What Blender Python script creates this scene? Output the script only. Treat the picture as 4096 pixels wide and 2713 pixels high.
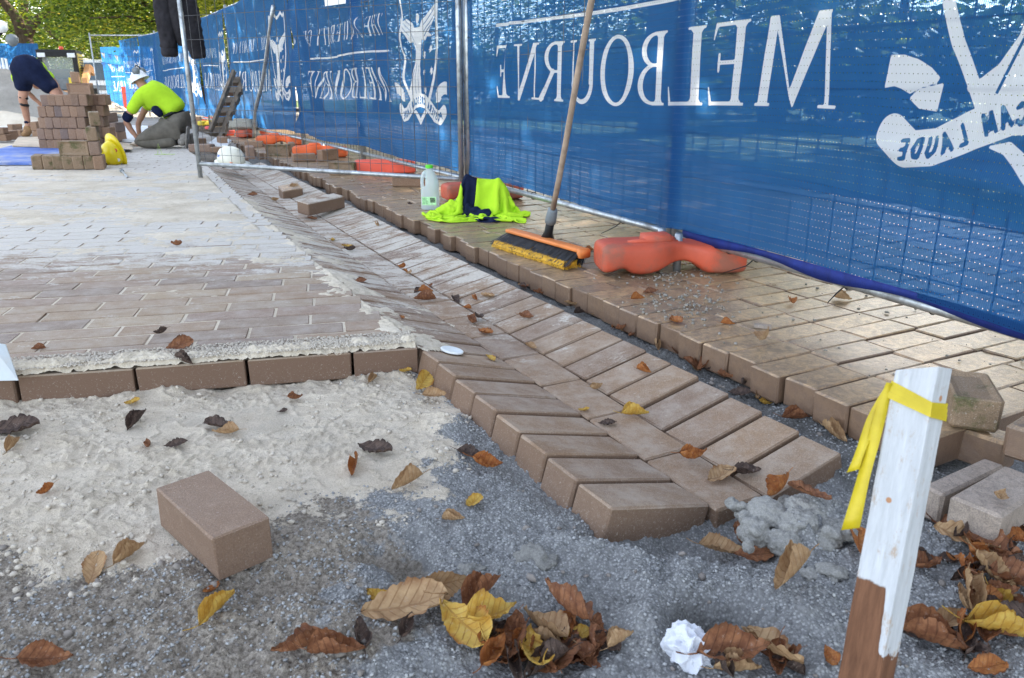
import bpy, bmesh, math, random
import numpy as np
from mathutils import Vector, Matrix
random.seed(7); RS = np.random.RandomState(11)
for o in list(bpy.data.objects): bpy.data.objects.remove(o)
S = bpy.context.scene; COL = S.collection; PI = math.pi; rad = math.radians
# ---------------------------------------------------------------- camera, sky, sun, exposure
CH = 0.745; PITCH = math.atan((1356.5-345)/3124)
cd = bpy.data.cameras.new('camera'); cam = bpy.data.objects.new('camera', cd); COL.objects.link(cam)
cd.sensor_width = 36; cd.lens = 36*3124/4096; cd.clip_start = .02; cd.clip_end = 1500
cam.location = (0, 0, CH); cam.rotation_euler = (PI/2-PITCH, 0, 0); S.camera = cam
cd.dof.use_dof = True; cd.dof.focus_distance = 2.7; cd.dof.aperture_fstop = 11.0
S.render.resolution_x = 1024; S.render.resolution_y = 678
SUN_EL, SUN_AZ = 29.0, 42.0          # azimuth clockwise from +Y
W = bpy.data.worlds.new('World'); S.world = W; W.use_nodes = True
wn = W.node_tree; bg = wn.nodes['Background']; sky = wn.nodes.new('ShaderNodeTexSky')
sky.sky_type = 'NISHITA'; sky.sun_disc = False; sky.sun_elevation = rad(SUN_EL); sky.sun_rotation = rad(SUN_AZ)
sky.air_density = 1.0; sky.dust_density = 1.5
hs = wn.nodes.new('ShaderNodeHueSaturation'); hs.inputs['Saturation'].default_value = .56
wn.links.new(sky.outputs[0], hs.inputs['Color']); wn.links.new(hs.outputs[0], bg.inputs[0]); bg.inputs[1].default_value = 0.15
sl = bpy.data.lights.new('sun', 'SUN'); so = bpy.data.objects.new('sun', sl); COL.objects.link(so)
sl.energy = 4.2; sl.angle = rad(.55); sl.color = (1, .9, .74)
sd = Vector((math.sin(rad(SUN_AZ))*math.cos(rad(SUN_EL)), math.cos(rad(SUN_AZ))*math.cos(rad(SUN_EL)), math.sin(rad(SUN_EL))))
so.rotation_euler = sd.to_track_quat('Z', 'Y').to_euler(); so.location = sd*30
S.view_settings.view_transform = 'Standard'; S.view_settings.look = 'None'
S.view_settings.exposure = 2.45; S.view_settings.gamma = 1; S.view_settings.use_curve_mapping = False
# ---------------------------------------------------------------- pixel -> point on a level plane
_c, _s = math.cos(PITCH), math.sin(PITCH)
def ray(px, py):
    x = (px-2048)/3124; v = (1356.5-py)/3124
    return Vector((x, _c+v*_s, -_s+v*_c))
def at(px, py, z=0):
    r = ray(px, py); t = (z-CH)/r.z
    return Vector((r.x*t, r.y*t, z))
def atY(px, py, Y):
    r = ray(px, py); t = Y/r.y
    return Vector((r.x*t, Y, CH+r.z*t))
# ---------------------------------------------------------------- node helper
class NB:
    def __init__(s, name, rough=.8, spec=.3):
        s.m = bpy.data.materials.new(name); s.m.use_nodes = True; s.nt = s.m.node_tree
        s.b = s.nt.nodes['Principled BSDF']; s.out = s.nt.nodes['Material Output']
        s.b.inputs['Roughness'].default_value = rough; s.b.inputs['Specular IOR Level'].default_value = spec
    def n(s, t, ins=None, **p):
        q = s.nt.nodes.new('ShaderNode'+t)
        for k, v in p.items(): setattr(q, k, v)
        for k, v in (ins or {}).items(): s.set(q.inputs[k], v)
        return q
    def set(s, sock, v):
        if isinstance(v, bpy.types.NodeSocket): s.nt.links.new(v, sock)
        elif isinstance(v, tuple) and len(v) == 3 and sock.type == 'RGBA': sock.default_value = (*v, 1)
        else: sock.default_value = v
    def pos(s): return s.n('NewGeometry').outputs['Position']
    def nz(s):
        return s.n('SeparateXYZ', {0: s.n('NewGeometry').outputs['Normal']}).outputs[2]
    def xyz(s, v): return s.n('SeparateXYZ', {0: v}).outputs
    def obj(s): return s.n('TexCoord').outputs['Object']
    def ma(s, op, a, b=0., c=None, clamp=False):
        i = {0: a, 1: b}
        if c is not None: i[2] = c
        return s.n('Math', i, operation=op, use_clamp=clamp).outputs[0]
    def no(s, sc, det=4, ro=.6, vec=None, dist=0., col=False):
        i = {'Scale': sc, 'Detail': det, 'Roughness': ro, 'Distortion': dist}
        if vec is not None: i['Vector'] = vec
        return s.n('TexNoise', i).outputs[1 if col else 0]
    def vo(s, sc, vec=None, feat='F1', out=0):
        i = {'Scale': sc}
        if vec is not None: i['Vector'] = vec
        return s.n('TexVoronoi', i, feature=feat).outputs[out]
    def rmp(s, f, stops, interp='LINEAR'):
        q = s.n('ValToRGB', {0: f}); e = q.color_ramp.elements; q.color_ramp.interpolation = interp
        while len(e) < len(stops): e.new(.5)
        for k, (p, c) in enumerate(stops):
            e[k].position = p; e[k].color = (*c, 1) if isinstance(c, tuple) else (c, c, c, 1)
        return q.outputs[0]
    def st(s, f, a, b):                     # smooth step
        return s.n('MapRange', {0: f, 1: a, 2: b}, interpolation_type='SMOOTHSTEP').outputs[0]
    def mix(s, f, a, b, mode='MIX'):
        q = s.n('Mix', data_type='RGBA', blend_type=mode)
        s.set(q.inputs[0], f); s.set(q.inputs[6], a); s.set(q.inputs[7], b); return q.outputs[2]
    def base(s, c): s.set(s.b.inputs['Base Color'], c); return s
    def rough(s, c): s.set(s.b.inputs['Roughness'], c); return s
    def bump(s, h, st=.3, d=.01):
        q = s.n('Bump', {'Height': h, 'Strength': st, 'Distance': d})
        s.nt.links.new(q.outputs[0], s.b.inputs['Normal']); return s
    def at_(s, name): return s.n('Attribute', attribute_name=name).outputs['Fac']
def simple(name, c, rough=.7, var=.25, sc=8, bump=.15, bsc=60, spec=.3, metal=0, dirt=None):
    k = NB(name, rough, spec); v = k.obj()
    n1 = k.no(sc, 5, .6, v)
    lo = tuple(x*(1-var) for x in c); hi = tuple(min(1, x*(1+var)) for x in c)
    col = k.rmp(n1, [(.3, lo), (.7, hi)])
    if dirt:
        dn = k.st(k.no(sc*.7, 8, .7, k.n('VectorMath', {0: v, 1: (3.1, 1.7, 9.2)}).outputs[0]), .48, .66)
        col = k.mix(k.ma('MULTIPLY', dn, dirt[1]), col, dirt[0])
        k.rough(k.ma('MULTIPLY_ADD', dn, .25, rough))
    k.base(col); k.b.inputs['Metallic'].default_value = metal
    if bump: k.bump(k.no(bsc, 4, .6, v), bump, .004)
    return k.m
# ---------------------------------------------------------------- object helpers
def link(name, me, parent=None, mat=None, smooth=False):
    o = bpy.data.objects.new(name, me); COL.objects.link(o)
    if mat is not None and not me.materials: me.materials.append(mat)
    if smooth: me.polygons.foreach_set('use_smooth', [True]*len(me.polygons))
    if parent: o.parent = parent
    return o
def pyd(name, v, f, mat=None, parent=None, smooth=False):
    me = bpy.data.meshes.new(name); me.from_pydata([tuple(x) for x in v], [], [tuple(x) for x in f]); me.update()
    return link(name, me, parent, mat, smooth)
def npmesh(name, V, F, mat=None, parent=None, smooth=True, attrs=None, uv=None):
    me = bpy.data.meshes.new(name); n = len(V); m, k = F.shape
    me.vertices.add(n); me.vertices.foreach_set('co', V.astype(np.float32).ravel())
    me.loops.add(m*k); me.loops.foreach_set('vertex_index', F.astype(np.int32).ravel())
    me.polygons.add(m); me.polygons.foreach_set('loop_start', np.arange(0, m*k, k, dtype=np.int32))
    me.polygons.foreach_set('loop_total', np.full(m, k, dtype=np.int32))
    me.polygons.foreach_set('use_smooth', np.full(m, smooth))
    for a, d in (attrs or {}).items():
        q = me.attributes.new(a, 'FLOAT', 'POINT'); q.data.foreach_set('value', d.astype(np.float32).ravel())
    if uv is not None:
        l = me.uv_layers.new(name='UVMap'); l.data.foreach_set('uv', uv[F.ravel()].astype(np.float32).ravel())
    me.update(); me.validate()
    return link(name, me, parent, mat)
def grid_faces(nx, ny):
    i = np.arange(nx-1)[None, :]+np.arange(ny-1)[:, None]*nx
    return np.stack([i, i+1, i+1+nx, i+nx], -1).reshape(-1, 4)
def empty(name, loc=(0, 0, 0), rz=0):
    o = bpy.data.objects.new(name, None); COL.objects.link(o); o.location = loc; o.rotation_euler = (0, 0, rz)
    o.empty_display_size = .1; return o
def tag(o, label=None, cat=None, group=None, kind=None):
    if label: o['label'] = label
    if cat: o['category'] = cat
    if group: o['group'] = group
    if kind: o['kind'] = kind
    return o
class MB:
    """collects shapes into one mesh"""
    def __init__(s): s.v = []; s.f = []
    def add(s, v, f):
        k = len(s.v); s.v += [tuple(x) for x in v]; s.f += [tuple(i+k for i in q) for q in f]; return s
    def box(s, c, d, rz=0, rx=0, ry=0, top=None):
        M = Matrix.Rotation(rz, 3, 'Z') @ Matrix.Rotation(ry, 3, 'Y') @ Matrix.Rotation(rx, 3, 'X'); c = Vector(c); v = []
        for z in (-.5, .5):
            for x, y in ((-.5, -.5), (.5, -.5), (.5, .5), (-.5, .5)):
                t = top if (top and z > 0) else (1, 1)
                v.append(c+M@Vector((x*d[0]*t[0], y*d[1]*t[1], z*d[2])))
        return s.add(v, [(3, 2, 1, 0), (4, 5, 6, 7), (0, 1, 5, 4), (1, 2, 6, 5), (2, 3, 7, 6), (3, 0, 4, 7)])
    def tube(s, pts, r, n=10, cap=True, sq=1.0):
        pts = [Vector(p) for p in pts]; R = r if isinstance(r, (list, tuple)) else [r]*len(pts)
        up = Vector((0, 0, 1)); v = []; f = []; prev = None
        for i, p in enumerate(pts):
            d = (pts[min(i+1, len(pts)-1)]-pts[max(i-1, 0)]).normalized()
            if prev is None:
                a = d.cross(up); a = a if a.length > .05 else d.cross(Vector((1, 0, 0)))
            else: a = prev-d*prev.dot(d)
            a.normalize(); prev = a; b = d.cross(a)
            for k in range(n):
                t = 2*PI*k/n; v.append(p+(a*math.cos(t)+b*math.sin(t)*sq)*R[i])
        for i in range(len(pts)-1):
            for k in range(n):
                f.append((i*n+k, i*n+(k+1) % n, (i+1)*n+(k+1) % n, (i+1)*n+k))
        if cap: f.append(tuple(range(n))[::-1]); f.append(tuple((len(pts)-1)*n+k for k in range(n)))
        return s.add(v, f)
    def lathe(s, prof, n=24, c=(0, 0, 0), M=None):
        v = []; f = []
        for r, z in prof:
            for k in range(n):
                q = Vector((r*math.cos(2*PI*k/n), r*math.sin(2*PI*k/n), z))
                v.append((M@q if M else q)+Vector(c))
        for i in range(len(prof)-1):
            for k in range(n): f.append((i*n+k, i*n+(k+1) % n, (i+1)*n+(k+1) % n, (i+1)*n+k))
        return s.add(v, f)
    def build(s, name, mat, parent=None, smooth=False, bevel=0, seg=2, sub=0):
        o = pyd(name, s.v, s.f, mat, parent, smooth)
        if bevel:
            b = o.modifiers.new('b', 'BEVEL'); b.width = bevel; b.segments = seg; b.limit_method = 'ANGLE'; b.angle_limit = rad(35)
            b.harden_normals = False
        if sub:
            b = o.modifiers.new('s', 'SUBSURF'); b.levels = sub; b.render_levels = sub
        return o
# value noise on arrays
_T = RS.rand(256, 256)
def vnoise(x, y, seed=0):
    x = x+seed*17.31; y = y+seed*7.77
    xi = np.floor(x).astype(int); yi = np.floor(y).astype(int); fx = x-xi; fy = y-yi
    fx = fx*fx*(3-2*fx); fy = fy*fy*(3-2*fy); a = xi & 255; b = yi & 255; a1 = (a+1) & 255; b1 = (b+1) & 255
    return (_T[a, b]*(1-fx)+_T[a1, b]*fx)*(1-fy)+(_T[a, b1]*(1-fx)+_T[a1, b1]*fx)*fy-.5
def fbm(x, y, oct=4, seed=0, g=.5):
    t = 0; a = 1
    for k in range(oct): t = t+a*vnoise(x*2**k, y*2**k, seed+k*3); a *= g
    return t
def sstep(x, a, b):
    t = np.clip((x-a)/(b-a), 0, 1); return t*t*(3-2*t)
# ================================================================ materials
def brick_mat(name, stops, dust=0.,  dustc=(.52, .475, .42), fy=None, rough=.8, grime=0., speck=.5, bumpk=.35, face_dark=0, spec=.3):
    k = NB(name, rough, spec); P = k.pos()
    rnd = k.ma('FRACT', k.ma('ADD', k.n('ObjectInfo').outputs['Random'], k.at_('tint')))
    col = k.rmp(rnd, stops)
    big = k.no(9, 4, .6, P); col = k.mix(k.ma('MULTIPLY', k.st(big, .35, .7), .35), col, k.mix(.5, col, (.2, .15, .12)))
    grain = k.no(420, 3, .7, P); col = k.mix(.7, col, k.rmp(grain, [(.3, (.08, .06, .05)), (.7, (.78, .66, .55))]), 'SOFT_LIGHT'); mo = k.no(35, 6, .75, P); col = k.mix(k.ma('MULTIPLY', k.st(mo, .5, .7), .4), col, k.mix(.5, col, (.45, .34, .25)))
    if grime:
        g = k.st(k.no(26, 10, .75, P, 1.2), .5-.12*grime, .62)
        cr = k.vo(38, k.n('VectorMath', {0: P, 1: k.n('VectorMath', {0: k.no(60, 3, .6, P, col=True), 3: .02}, operation='SCALE').outputs[0]}).outputs[0], 'DISTANCE_TO_EDGE')
        g2 = k.ma('MULTIPLY', k.st(cr, .06, .0), k.st(k.no(14, 3, .6, P), .45, .6))
        g = k.ma('MAXIMUM', k.ma('MULTIPLY', g, .65), k.ma('MULTIPLY', g2, .7))
        col = k.mix(k.ma('MULTIPLY', g, grime), col, (.05, .042, .036))
    sp = k.st(k.no(300, 2, .5, P), .63, .70); sp = k.ma('MAXIMUM', sp, k.st(k.no(110, 2, .4, P), .72, .76))
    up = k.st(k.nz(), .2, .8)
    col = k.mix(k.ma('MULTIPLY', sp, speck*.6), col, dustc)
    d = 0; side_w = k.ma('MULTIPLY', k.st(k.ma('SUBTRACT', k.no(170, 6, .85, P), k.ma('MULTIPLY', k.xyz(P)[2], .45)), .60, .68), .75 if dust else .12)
    if dust:
        xyz = k.xyz(P)
        st = k.n('VectorMath', {0: P, 1: (1.0, 1.9, 1.0)}, operation='MULTIPLY').outputs[0]
        n1 = k.no(5.5, 9, .72, st, .5); n2 = k.no(95, 5, .8, P)
        f = k.ma('MULTIPLY_ADD', n2, .32, k.ma('MULTIPLY', n1, .85))
        if fy: f = k.ma('ADD', f, k.n('MapRange', {0: xyz[1], 1: fy[0], 2: fy[1], 3: fy[2], 4: fy[3]}).outputs[0])
        d = k.ma('MULTIPLY', k.st(f, .62, .76), k.ma('MULTIPLY', up, dust))
        film = k.ma('MULTIPLY', up, k.ma('MULTIPLY', k.st(k.no(11, 7, .75, P), .35, .75), .42*dust))
        col = k.mix(film, col, dustc); col = k.mix(d, col, k.rmp(n2, [(.3, tuple(x*.82 for x in dustc)), (.7, tuple(x*1.12 for x in dustc))]))
        side = k.ma('MULTIPLY', k.st(k.no(150, 6, .8, P), .56, .64), k.ma('SUBTRACT', 1., up))
        col = k.mix(k.ma('MULTIPLY', side, .55*dust), col, dustc)
    if face_dark: col = k.mix(k.ma('MULTIPLY', k.ma('SUBTRACT', 1., up), face_dark), col, k.mix(side_w, (.15, .09, .06), dustc))  # sides browner than the dusty tops, with some shade painted in
    k.base(col)
    h = k.ma('ADD', k.ma('MULTIPLY', grain, .35), k.ma('MULTIPLY', k.no(60, 6, .7, P), .7))
    if dust: h = k.ma('ADD', h, k.ma('MULTIPLY', d, .8))
    k.bump(h, bumpk, .0035); return k.m
PAVE = [(0, (.28, .205, .155)), (.25, (.33, .26, .19)), (.5, (.235, .19, .165)), (.72, (.36, .29, .21)), (1, (.275, .21, .175))]
M = {}
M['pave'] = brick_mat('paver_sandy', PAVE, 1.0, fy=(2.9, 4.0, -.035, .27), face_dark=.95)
M['pave'].name = 'paver_sandy'
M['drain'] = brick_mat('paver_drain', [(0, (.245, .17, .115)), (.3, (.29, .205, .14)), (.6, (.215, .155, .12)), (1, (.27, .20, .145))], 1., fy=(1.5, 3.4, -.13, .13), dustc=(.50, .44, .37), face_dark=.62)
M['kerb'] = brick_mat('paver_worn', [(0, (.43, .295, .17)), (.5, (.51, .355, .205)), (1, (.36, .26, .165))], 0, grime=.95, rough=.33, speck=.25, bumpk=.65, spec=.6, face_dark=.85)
M['block'] = brick_mat('block_new', [(0, (.25, .165, .115)), (.3, (.30, .20, .14)), (.55, (.19, .15, .14)), (.8, (.34, .225, .15)), (1, (.22, .15, .11))], .25, speck=.6)
M['loosep'] = brick_mat('paver_loose', [(0, (.225, .165, .125)), (1, (.235, .17, .13))], .12, speck=.5, face_dark=.4)
M['moss'] = brick_mat('block_mossy', [(0, (.22, .165, .11)), (1, (.27, .20, .14))], .2, grime=.0, speck=.6)
M['greyb'] = brick_mat('block_grey', [(0, (.33, .29, .26)), (1, (.36, .315, .28))], 0, grime=.5, speck=.5, rough=.75)
def mossify(m):
    nt = m.node_tree; b = nt.nodes['Principled BSDF']; l = b.inputs['Base Color'].links[0].from_socket
    k = NB.__new__(NB); k.nt = nt; k.b = b; P = k.pos()
    f = k.st(k.no(9, 6, .7, P), .5, .62); c = k.mix(k.ma('MULTIPLY', f, .75), l, k.rmp(k.no(120, 3, .6, P), [(.3, (.03, .035, .01)), (.7, (.09, .10, .03))]))
    k.base(c)
mossify(M['moss'])
def ground_mat():
    k = NB('sand_and_gravel', .95, .15); P = k.pos()
    s = k.at_('sand'); so_ = k.at_('soil'); dk = k.at_('damp')
    f1 = k.no(520, 2, .6, P); f2 = k.no(110, 5, .7, P); f3 = k.no(14, 5, .65, P)
    sand = k.mix(k.st(f3, .3, .7), (.53, .46, .375), (.64, .565, .475)); g4 = k.no(210, 4, .8, P); sand = k.mix(k.ma('MULTIPLY', k.st(g4, .52, .66), .55), sand, (.33, .285, .235)); sand = k.mix(k.ma('MULTIPLY', k.st(k.no(6, 6, .7, P), .5, .62), .35), sand, (.40, .37, .33)); sand = k.mix(.75, sand, k.rmp(f1, [(.3, (.25, .23, .2)), (.7, (.8, .75, .68))]), 'SOFT_LIGHT')
    v = k.vo(170, P, out=1); gr = k.mix(k.xyz(v)[0], (.24, .24, .24), (.52, .515, .50))
    gr = k.mix(k.st(k.vo(170, P), .25, .55), gr, (.09, .09, .09)); gr = k.mix(.55, gr, k.rmp(f2, [(.3, (.24, .235, .23)), (.7, (.46, .45, .44))]))
    soil = k.mix(k.st(f2, .35, .65), (.17, .14, .11), (.37, .32, .265)); soil = k.mix(k.st(k.no(22, 8, .85, P), .58, .66), soil, (.50, .46, .41))
    a = k.ma('ADD', s, k.ma('MULTIPLY', k.ma('SUBTRACT', f2, .5), 1.1)); a = k.ma('ADD', a, k.ma('MULTIPLY', k.ma('SUBTRACT', k.no(38, 7, .8, P), .5), .9)); a = k.st(a, .40, .60)
    b = k.st(k.ma('ADD', so_, k.ma('MULTIPLY', k.ma('SUBTRACT', f3, .5), 1.2)), .4, .6)
    col = k.mix(b, gr, soil); col = k.mix(a, col, sand)
    col = k.mix(k.ma('MULTIPLY', k.st(k.no(75, 8, .8, P), .62, .7), k.ma('MULTIPLY', a, .45)), col, (.2, .19, .18))
    col = k.mix(k.ma('MULTIPLY', dk, .7), col, (.075, .07, .062))  # shade painted into hollows, gutter flank and kerb channel
    k.base(col)
    k.bump(k.ma('ADD', k.ma('ADD', k.ma('MULTIPLY', f1, .3), k.ma('MULTIPLY', g4, .9)), k.ma('ADD', f2, k.ma('MULTIPLY', k.vo(170, P), k.ma('SUBTRACT', 1., a)))), .8, .006)
    return k.m
M['ground'] = ground_mat()
def sand_mat(name, c, c2, sc=1.):
    k = NB(name, .95, .1); P = k.pos(); f1 = k.no(420*sc, 2, .6, P); f2 = k.no(70*sc, 6, .7, P); f3 = k.no(3.5*sc, 5, .6, P)
    col = k.mix(k.st(f3, .3, .7), c, c2); col = k.mix(.8, col, k.rmp(k.no(190*sc, 4, .8, P), [(.3, (.22, .20, .17)), (.7, (.78, .75, .70))]), 'SOFT_LIGHT')
    k.base(col); k.bump(k.ma('ADD', f1, f2), .5, .006); return k.m
M['sand'] = sand_mat('loose_sand', (.50, .435, .35), (.64, .57, .475))
M['road'] = sand_mat('dusty_road', (.26, .24, .22), (.42, .39, .36), .3)
M['grass'] = simple('lawn_green', (.07, .12, .025), .9, .5, 3, .4, 30)
M['mortar'] = sand_mat('grey_mortar', (.22, .218, .212), (.34, .335, .325), 1.3)
M['stone'] = NB('gravel_stone', .85, .3).m
def stone_mat():
    k = NB('gravel_stone2', .85, .3); f = k.at_('tint')
    k.base(k.rmp(f, [(0, (.20, .20, .20)), (.3, (.38, .375, .37)), (.6, (.28, .28, .275)), (.85, (.44, .43, .41)), (1, (.32, .26, .2))])); return k.m
M['stone'] = stone_mat()
M['pebble'] = simple('brown_pebble', (.23, .20, .175), .85, .45, 45, .3, 200)
M['grit'] = simple('dry_grit', (.26, .235, .20), .95, .4, 90, .3, 200)
M['crumb'] = simple('sand_crumb', (.50, .44, .365), .95, .15, 30, .3, 200)
M['galv'] = simple('galvanised_steel', (.42, .44, .45), .38, .3, 14, .1, 80, .5, .75, dirt=((.16, .14, .12), .6))
M['wire'] = simple('mesh_wire', (.11, .11, .115), .6, .25, 20, 0, metal=.3)
M['orange'] = simple('orange_plastic', (.50, .085, .04), .5, .18, 6, .12, 90, .35, dirt=((.20, .11, .075), .7))
M['orange2'] = simple('bright_orange_plastic', (.80, .13, .03), .5, .15, 6, .12, 90, .35, dirt=((.30, .12, .06), .4))
M['hiorange'] = simple('red_orange_plastic', (.85, .12, .07), .5, .12, 6, .1, 90, .35)
M['yplastic'] = simple('yellow_plastic', (.75, .58, .04), .45, .1, 6, .05, 90, .4, dirt=((.3, .24, .08), .4))
M['pinkp'] = simple('pink_red_plastic', (.8, .12, .12), .5, .1, 6, .1, 90)
M['woodw'] = simple('weathered_wood', (.17, .135, .105), .85, .35, 12, .5, 50)
M['wood'] = simple('plywood', (.52, .42, .31), .8, .2, 6, .2, 70)
M['handle'] = simple('broom_wood', (.36, .27, .20), .7, .3, 18, .3, 60)
M['black'] = simple('black_plastic', (.009, .0095, .011), .5, .3, 10, .1)
M['dgrey'] = simple('grey_plastic', (.18, .2, .21), .5, .2, 10, .1)
M['hoodie'] = simple('charcoal_fleece', (.030, .028, .032), .95, .35, 9, .8, 260, .1)
M['navy'] = simple('navy_fabric', (.008, .013, .038), .9, .35, 9, .6, 200, .15)
M['hivis'] = simple('hi_vis_fabric', (.42, .66, .03), .85, .12, 7, .35, 220, .1)
M['trouser'] = simple('olive_trousers', (.13, .115, .095), .9, .25, 9, .4, 120, .1)
M['skin'] = simple('skin', (.42, .215, .14), .55, .15, 9, .15, 200, .4)
M['boot'] = simple('tan_boot', (.30, .17, .08), .8, .4, 20, .4, 90)
M['bootg'] = simple('dusty_boot_sole', (.20, .18, .16), .9, .4, 20, .6, 60)
M['white'] = simple('white_paint', (.72, .73, .73), .35, .06, 4, .02, 40, .5)
M['bluebd'] = simple('blue_board', (.10, .17, .45), .8, .2, 3, .3, 40, dirt=((.42, .42, .44), .8))
M['whitebd'] = sand_mat('white_slab', (.60, .61, .62), (.70, .70, .70))
M['yel'] = simple('yellow_helmet', (.80, .62, .01), .32, .06, 6, .02, 40, .5)
M['cream'] = simple('cream_helmet', (.72, .69, .58), .4, .08, 6, .02, 40, .5)
M['tyre'] = simple('rubber', (.018, .018, .018), .9, .3, 12, .4, 60)
M['glass'] = simple('dark_glass', (.05, .08, .10), .12, .1, 3, 0, spec=.8)
M['lime'] = simple('lime_string', (.42, .62, .10), .7, .1, 8, 0)
def bark():
    k = NB('bark', .95, .1); v = k.n('VectorMath', {0: k.obj(), 1: (1, 1, .25)}, operation='MULTIPLY').outputs[0]
    n = k.no(9, 6, .7, v, .4); k.base(k.rmp(n, [(.3, (.035, .024, .016)), (.7, (.13, .095, .07))])); k.bump(n, .8, .05); return k.m
M['bark'] = bark()
def leafm(name, stops, trans=.45, rough=.6):
    k = NB(name, rough, .25); rnd = k.at_('tint'); col = k.rmp(rnd, stops); k.base(col)
    t = k.n('BsdfTranslucent', {0: k.mix(.6, col, (.55, .65, .05), 'OVERLAY')}); mx = k.n('MixShader', {0: trans, 1: k.b.outputs[0], 2: t.outputs[0]})
    k.nt.links.new(mx.outputs[0], k.out.inputs[0]); return k.m
M['crown'] = leafm('tree_leaves', [(0, (.035, .065, .012)), (.4, (.075, .125, .018)), (.75, (.20, .24, .03)), (.92, (.42, .38, .05)), (1, (.5, .26, .03))], .42)
M['crowny'] = leafm('yellowing_tree_leaves', [(0, (.05, .08, .012)), (.35, (.15, .18, .02)), (.75, (.38, .38, .04)), (1, (.68, .52, .07))], .5)
def dryleaf(name, a, b, vein, edge):
    k = NB(name, .7, .3); v = k.obj(); X = k.xyz(v)
    n = k.no(55, 5, .7, v); col = k.mix(k.st(n, .35, .65), a, b)
    s = k.ma('ABSOLUTE', X[1]); w = k.ma('SINE', k.ma('MULTIPLY', k.ma('SUBTRACT', X[0], k.ma('MULTIPLY', s, .8)), 620.))
    vv = k.ma('MAXIMUM', k.st(w, .8, 1.), k.st(s, .0016, .0004)); col = k.mix(k.ma('MULTIPLY', vv, .5), col, vein)
    e = k.st(k.ma('ADD', s, k.ma('MULTIPLY', n, .02)), .026, .036); col = k.mix(e, col, edge)
    dr = k.st(k.no(160, 4, .8, v), .6, .66); col = k.mix(k.ma('MULTIPLY', dr, .3), col, (.45, .4, .35))
    k.base(col); k.bump(k.ma('ADD', vv, n), .5, .002)
    t = k.n('BsdfTranslucent', {0: col}); mx = k.n('MixShader', {0: .2, 1: k.b.outputs[0], 2: t.outputs[0]})
    k.nt.links.new(mx.outputs[0], k.out.inputs[0]); return k.m
LEAFM = {'brown': dryleaf('leaf_brown', (.16, .06, .028), (.30, .13, .06), (.10, .04, .02), (.07, .03, .016)),
         'rust': dryleaf('leaf_rust', (.28, .085, .022), (.42, .17, .05), (.16, .05, .02), (.12, .04, .016)),
         'tan': dryleaf('leaf_tan', (.34, .20, .10), (.46, .30, .16), (.24, .12, .05), (.22, .10, .04)),
         'yellow': dryleaf('leaf_yellow', (.50, .27, .04), (.58, .39, .09), (.34, .15, .03), (.28, .10, .02)),
         'dark': dryleaf('leaf_dark', (.05, .033, .028), (.13, .085, .065), (.03, .02, .015), (.04, .025, .02))}
# ================================================================ bricks
def brick_mesh(name, L, Wd, T, bev=.004, jit=.0012, mat=None, frog=False, seed=0):
    r = random.Random(seed); bm = bmesh.new(); bmesh.ops.create_cube(bm, size=1)
    bmesh.ops.scale(bm, vec=(L, Wd, T), verts=bm.verts)
    if frog:
        f = max(bm.faces, key=lambda q: q.normal.z)
        a = bmesh.ops.inset_region(bm, faces=[f], thickness=min(L, Wd)*.2)
        bmesh.ops.translate(bm, vec=(0, 0, -T*.16), verts=f.verts)
        bmesh.ops.scale(bm, vec=(.93, .86, 1), verts=f.verts)
    ed = [e for e in bm.edges if e.calc_length() > 0 and len(e.link_faces) == 2 and e.calc_face_angle() > .6 and (not frog or max(abs(abs(v.co.x)-L/2) for v in e.verts) < 1e-5 or max(abs(abs(v.co.y)-Wd/2) for v in e.verts) < 1e-5)]
    bmesh.ops.bevel(bm, geom=ed, offset=bev, segments=1, affect='EDGES', clamp_overlap=True)
    for v in bm.verts: v.co += Vector((r.uniform(-jit, jit), r.uniform(-jit, jit), r.uniform(-jit, jit)*.7))
    me = bpy.data.meshes.new(name); bm.to_mesh(me); bm.free()
    if mat: me.materials.append(mat)
    return me
def place(me, name, loc, X, Zup=Vector((0, 0, 1)), parent=None):
    """object with its long axis along X and top along Zup"""
    X = X.normalized(); Y = Zup.cross(X).normalized(); Z = X.cross(Y)
    o = bpy.data.objects.new(name, me); COL.objects.link(o)
    m = Matrix((X, Y, Z)).transposed().to_4x4(); m.translation = loc; o.matrix_world = m
    if parent: o.parent = parent; o.matrix_parent_inverse = parent.matrix_world.inverted()
    return o
def join_bricks(name, items, parent, mat):
    """items: (mesh, matrix, tint) -> one 'stuff' part"""
    vs = []; fs = []; tn = []; n = 0
    for me, m, t in items:
        for v in me.vertices: vs.append(m@v.co)
        for p in me.polygons: fs.append([i+n for i in p.vertices])
        tn += [t]*len(me.vertices); n += len(me.vertices)
    o = pyd(name, vs, fs, mat, parent); a = o.data.attributes.new('tint', 'FLOAT', 'POINT'); a.data.foreach_set('value', tn)
    o['kind'] = 'stuff'; return o
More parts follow.
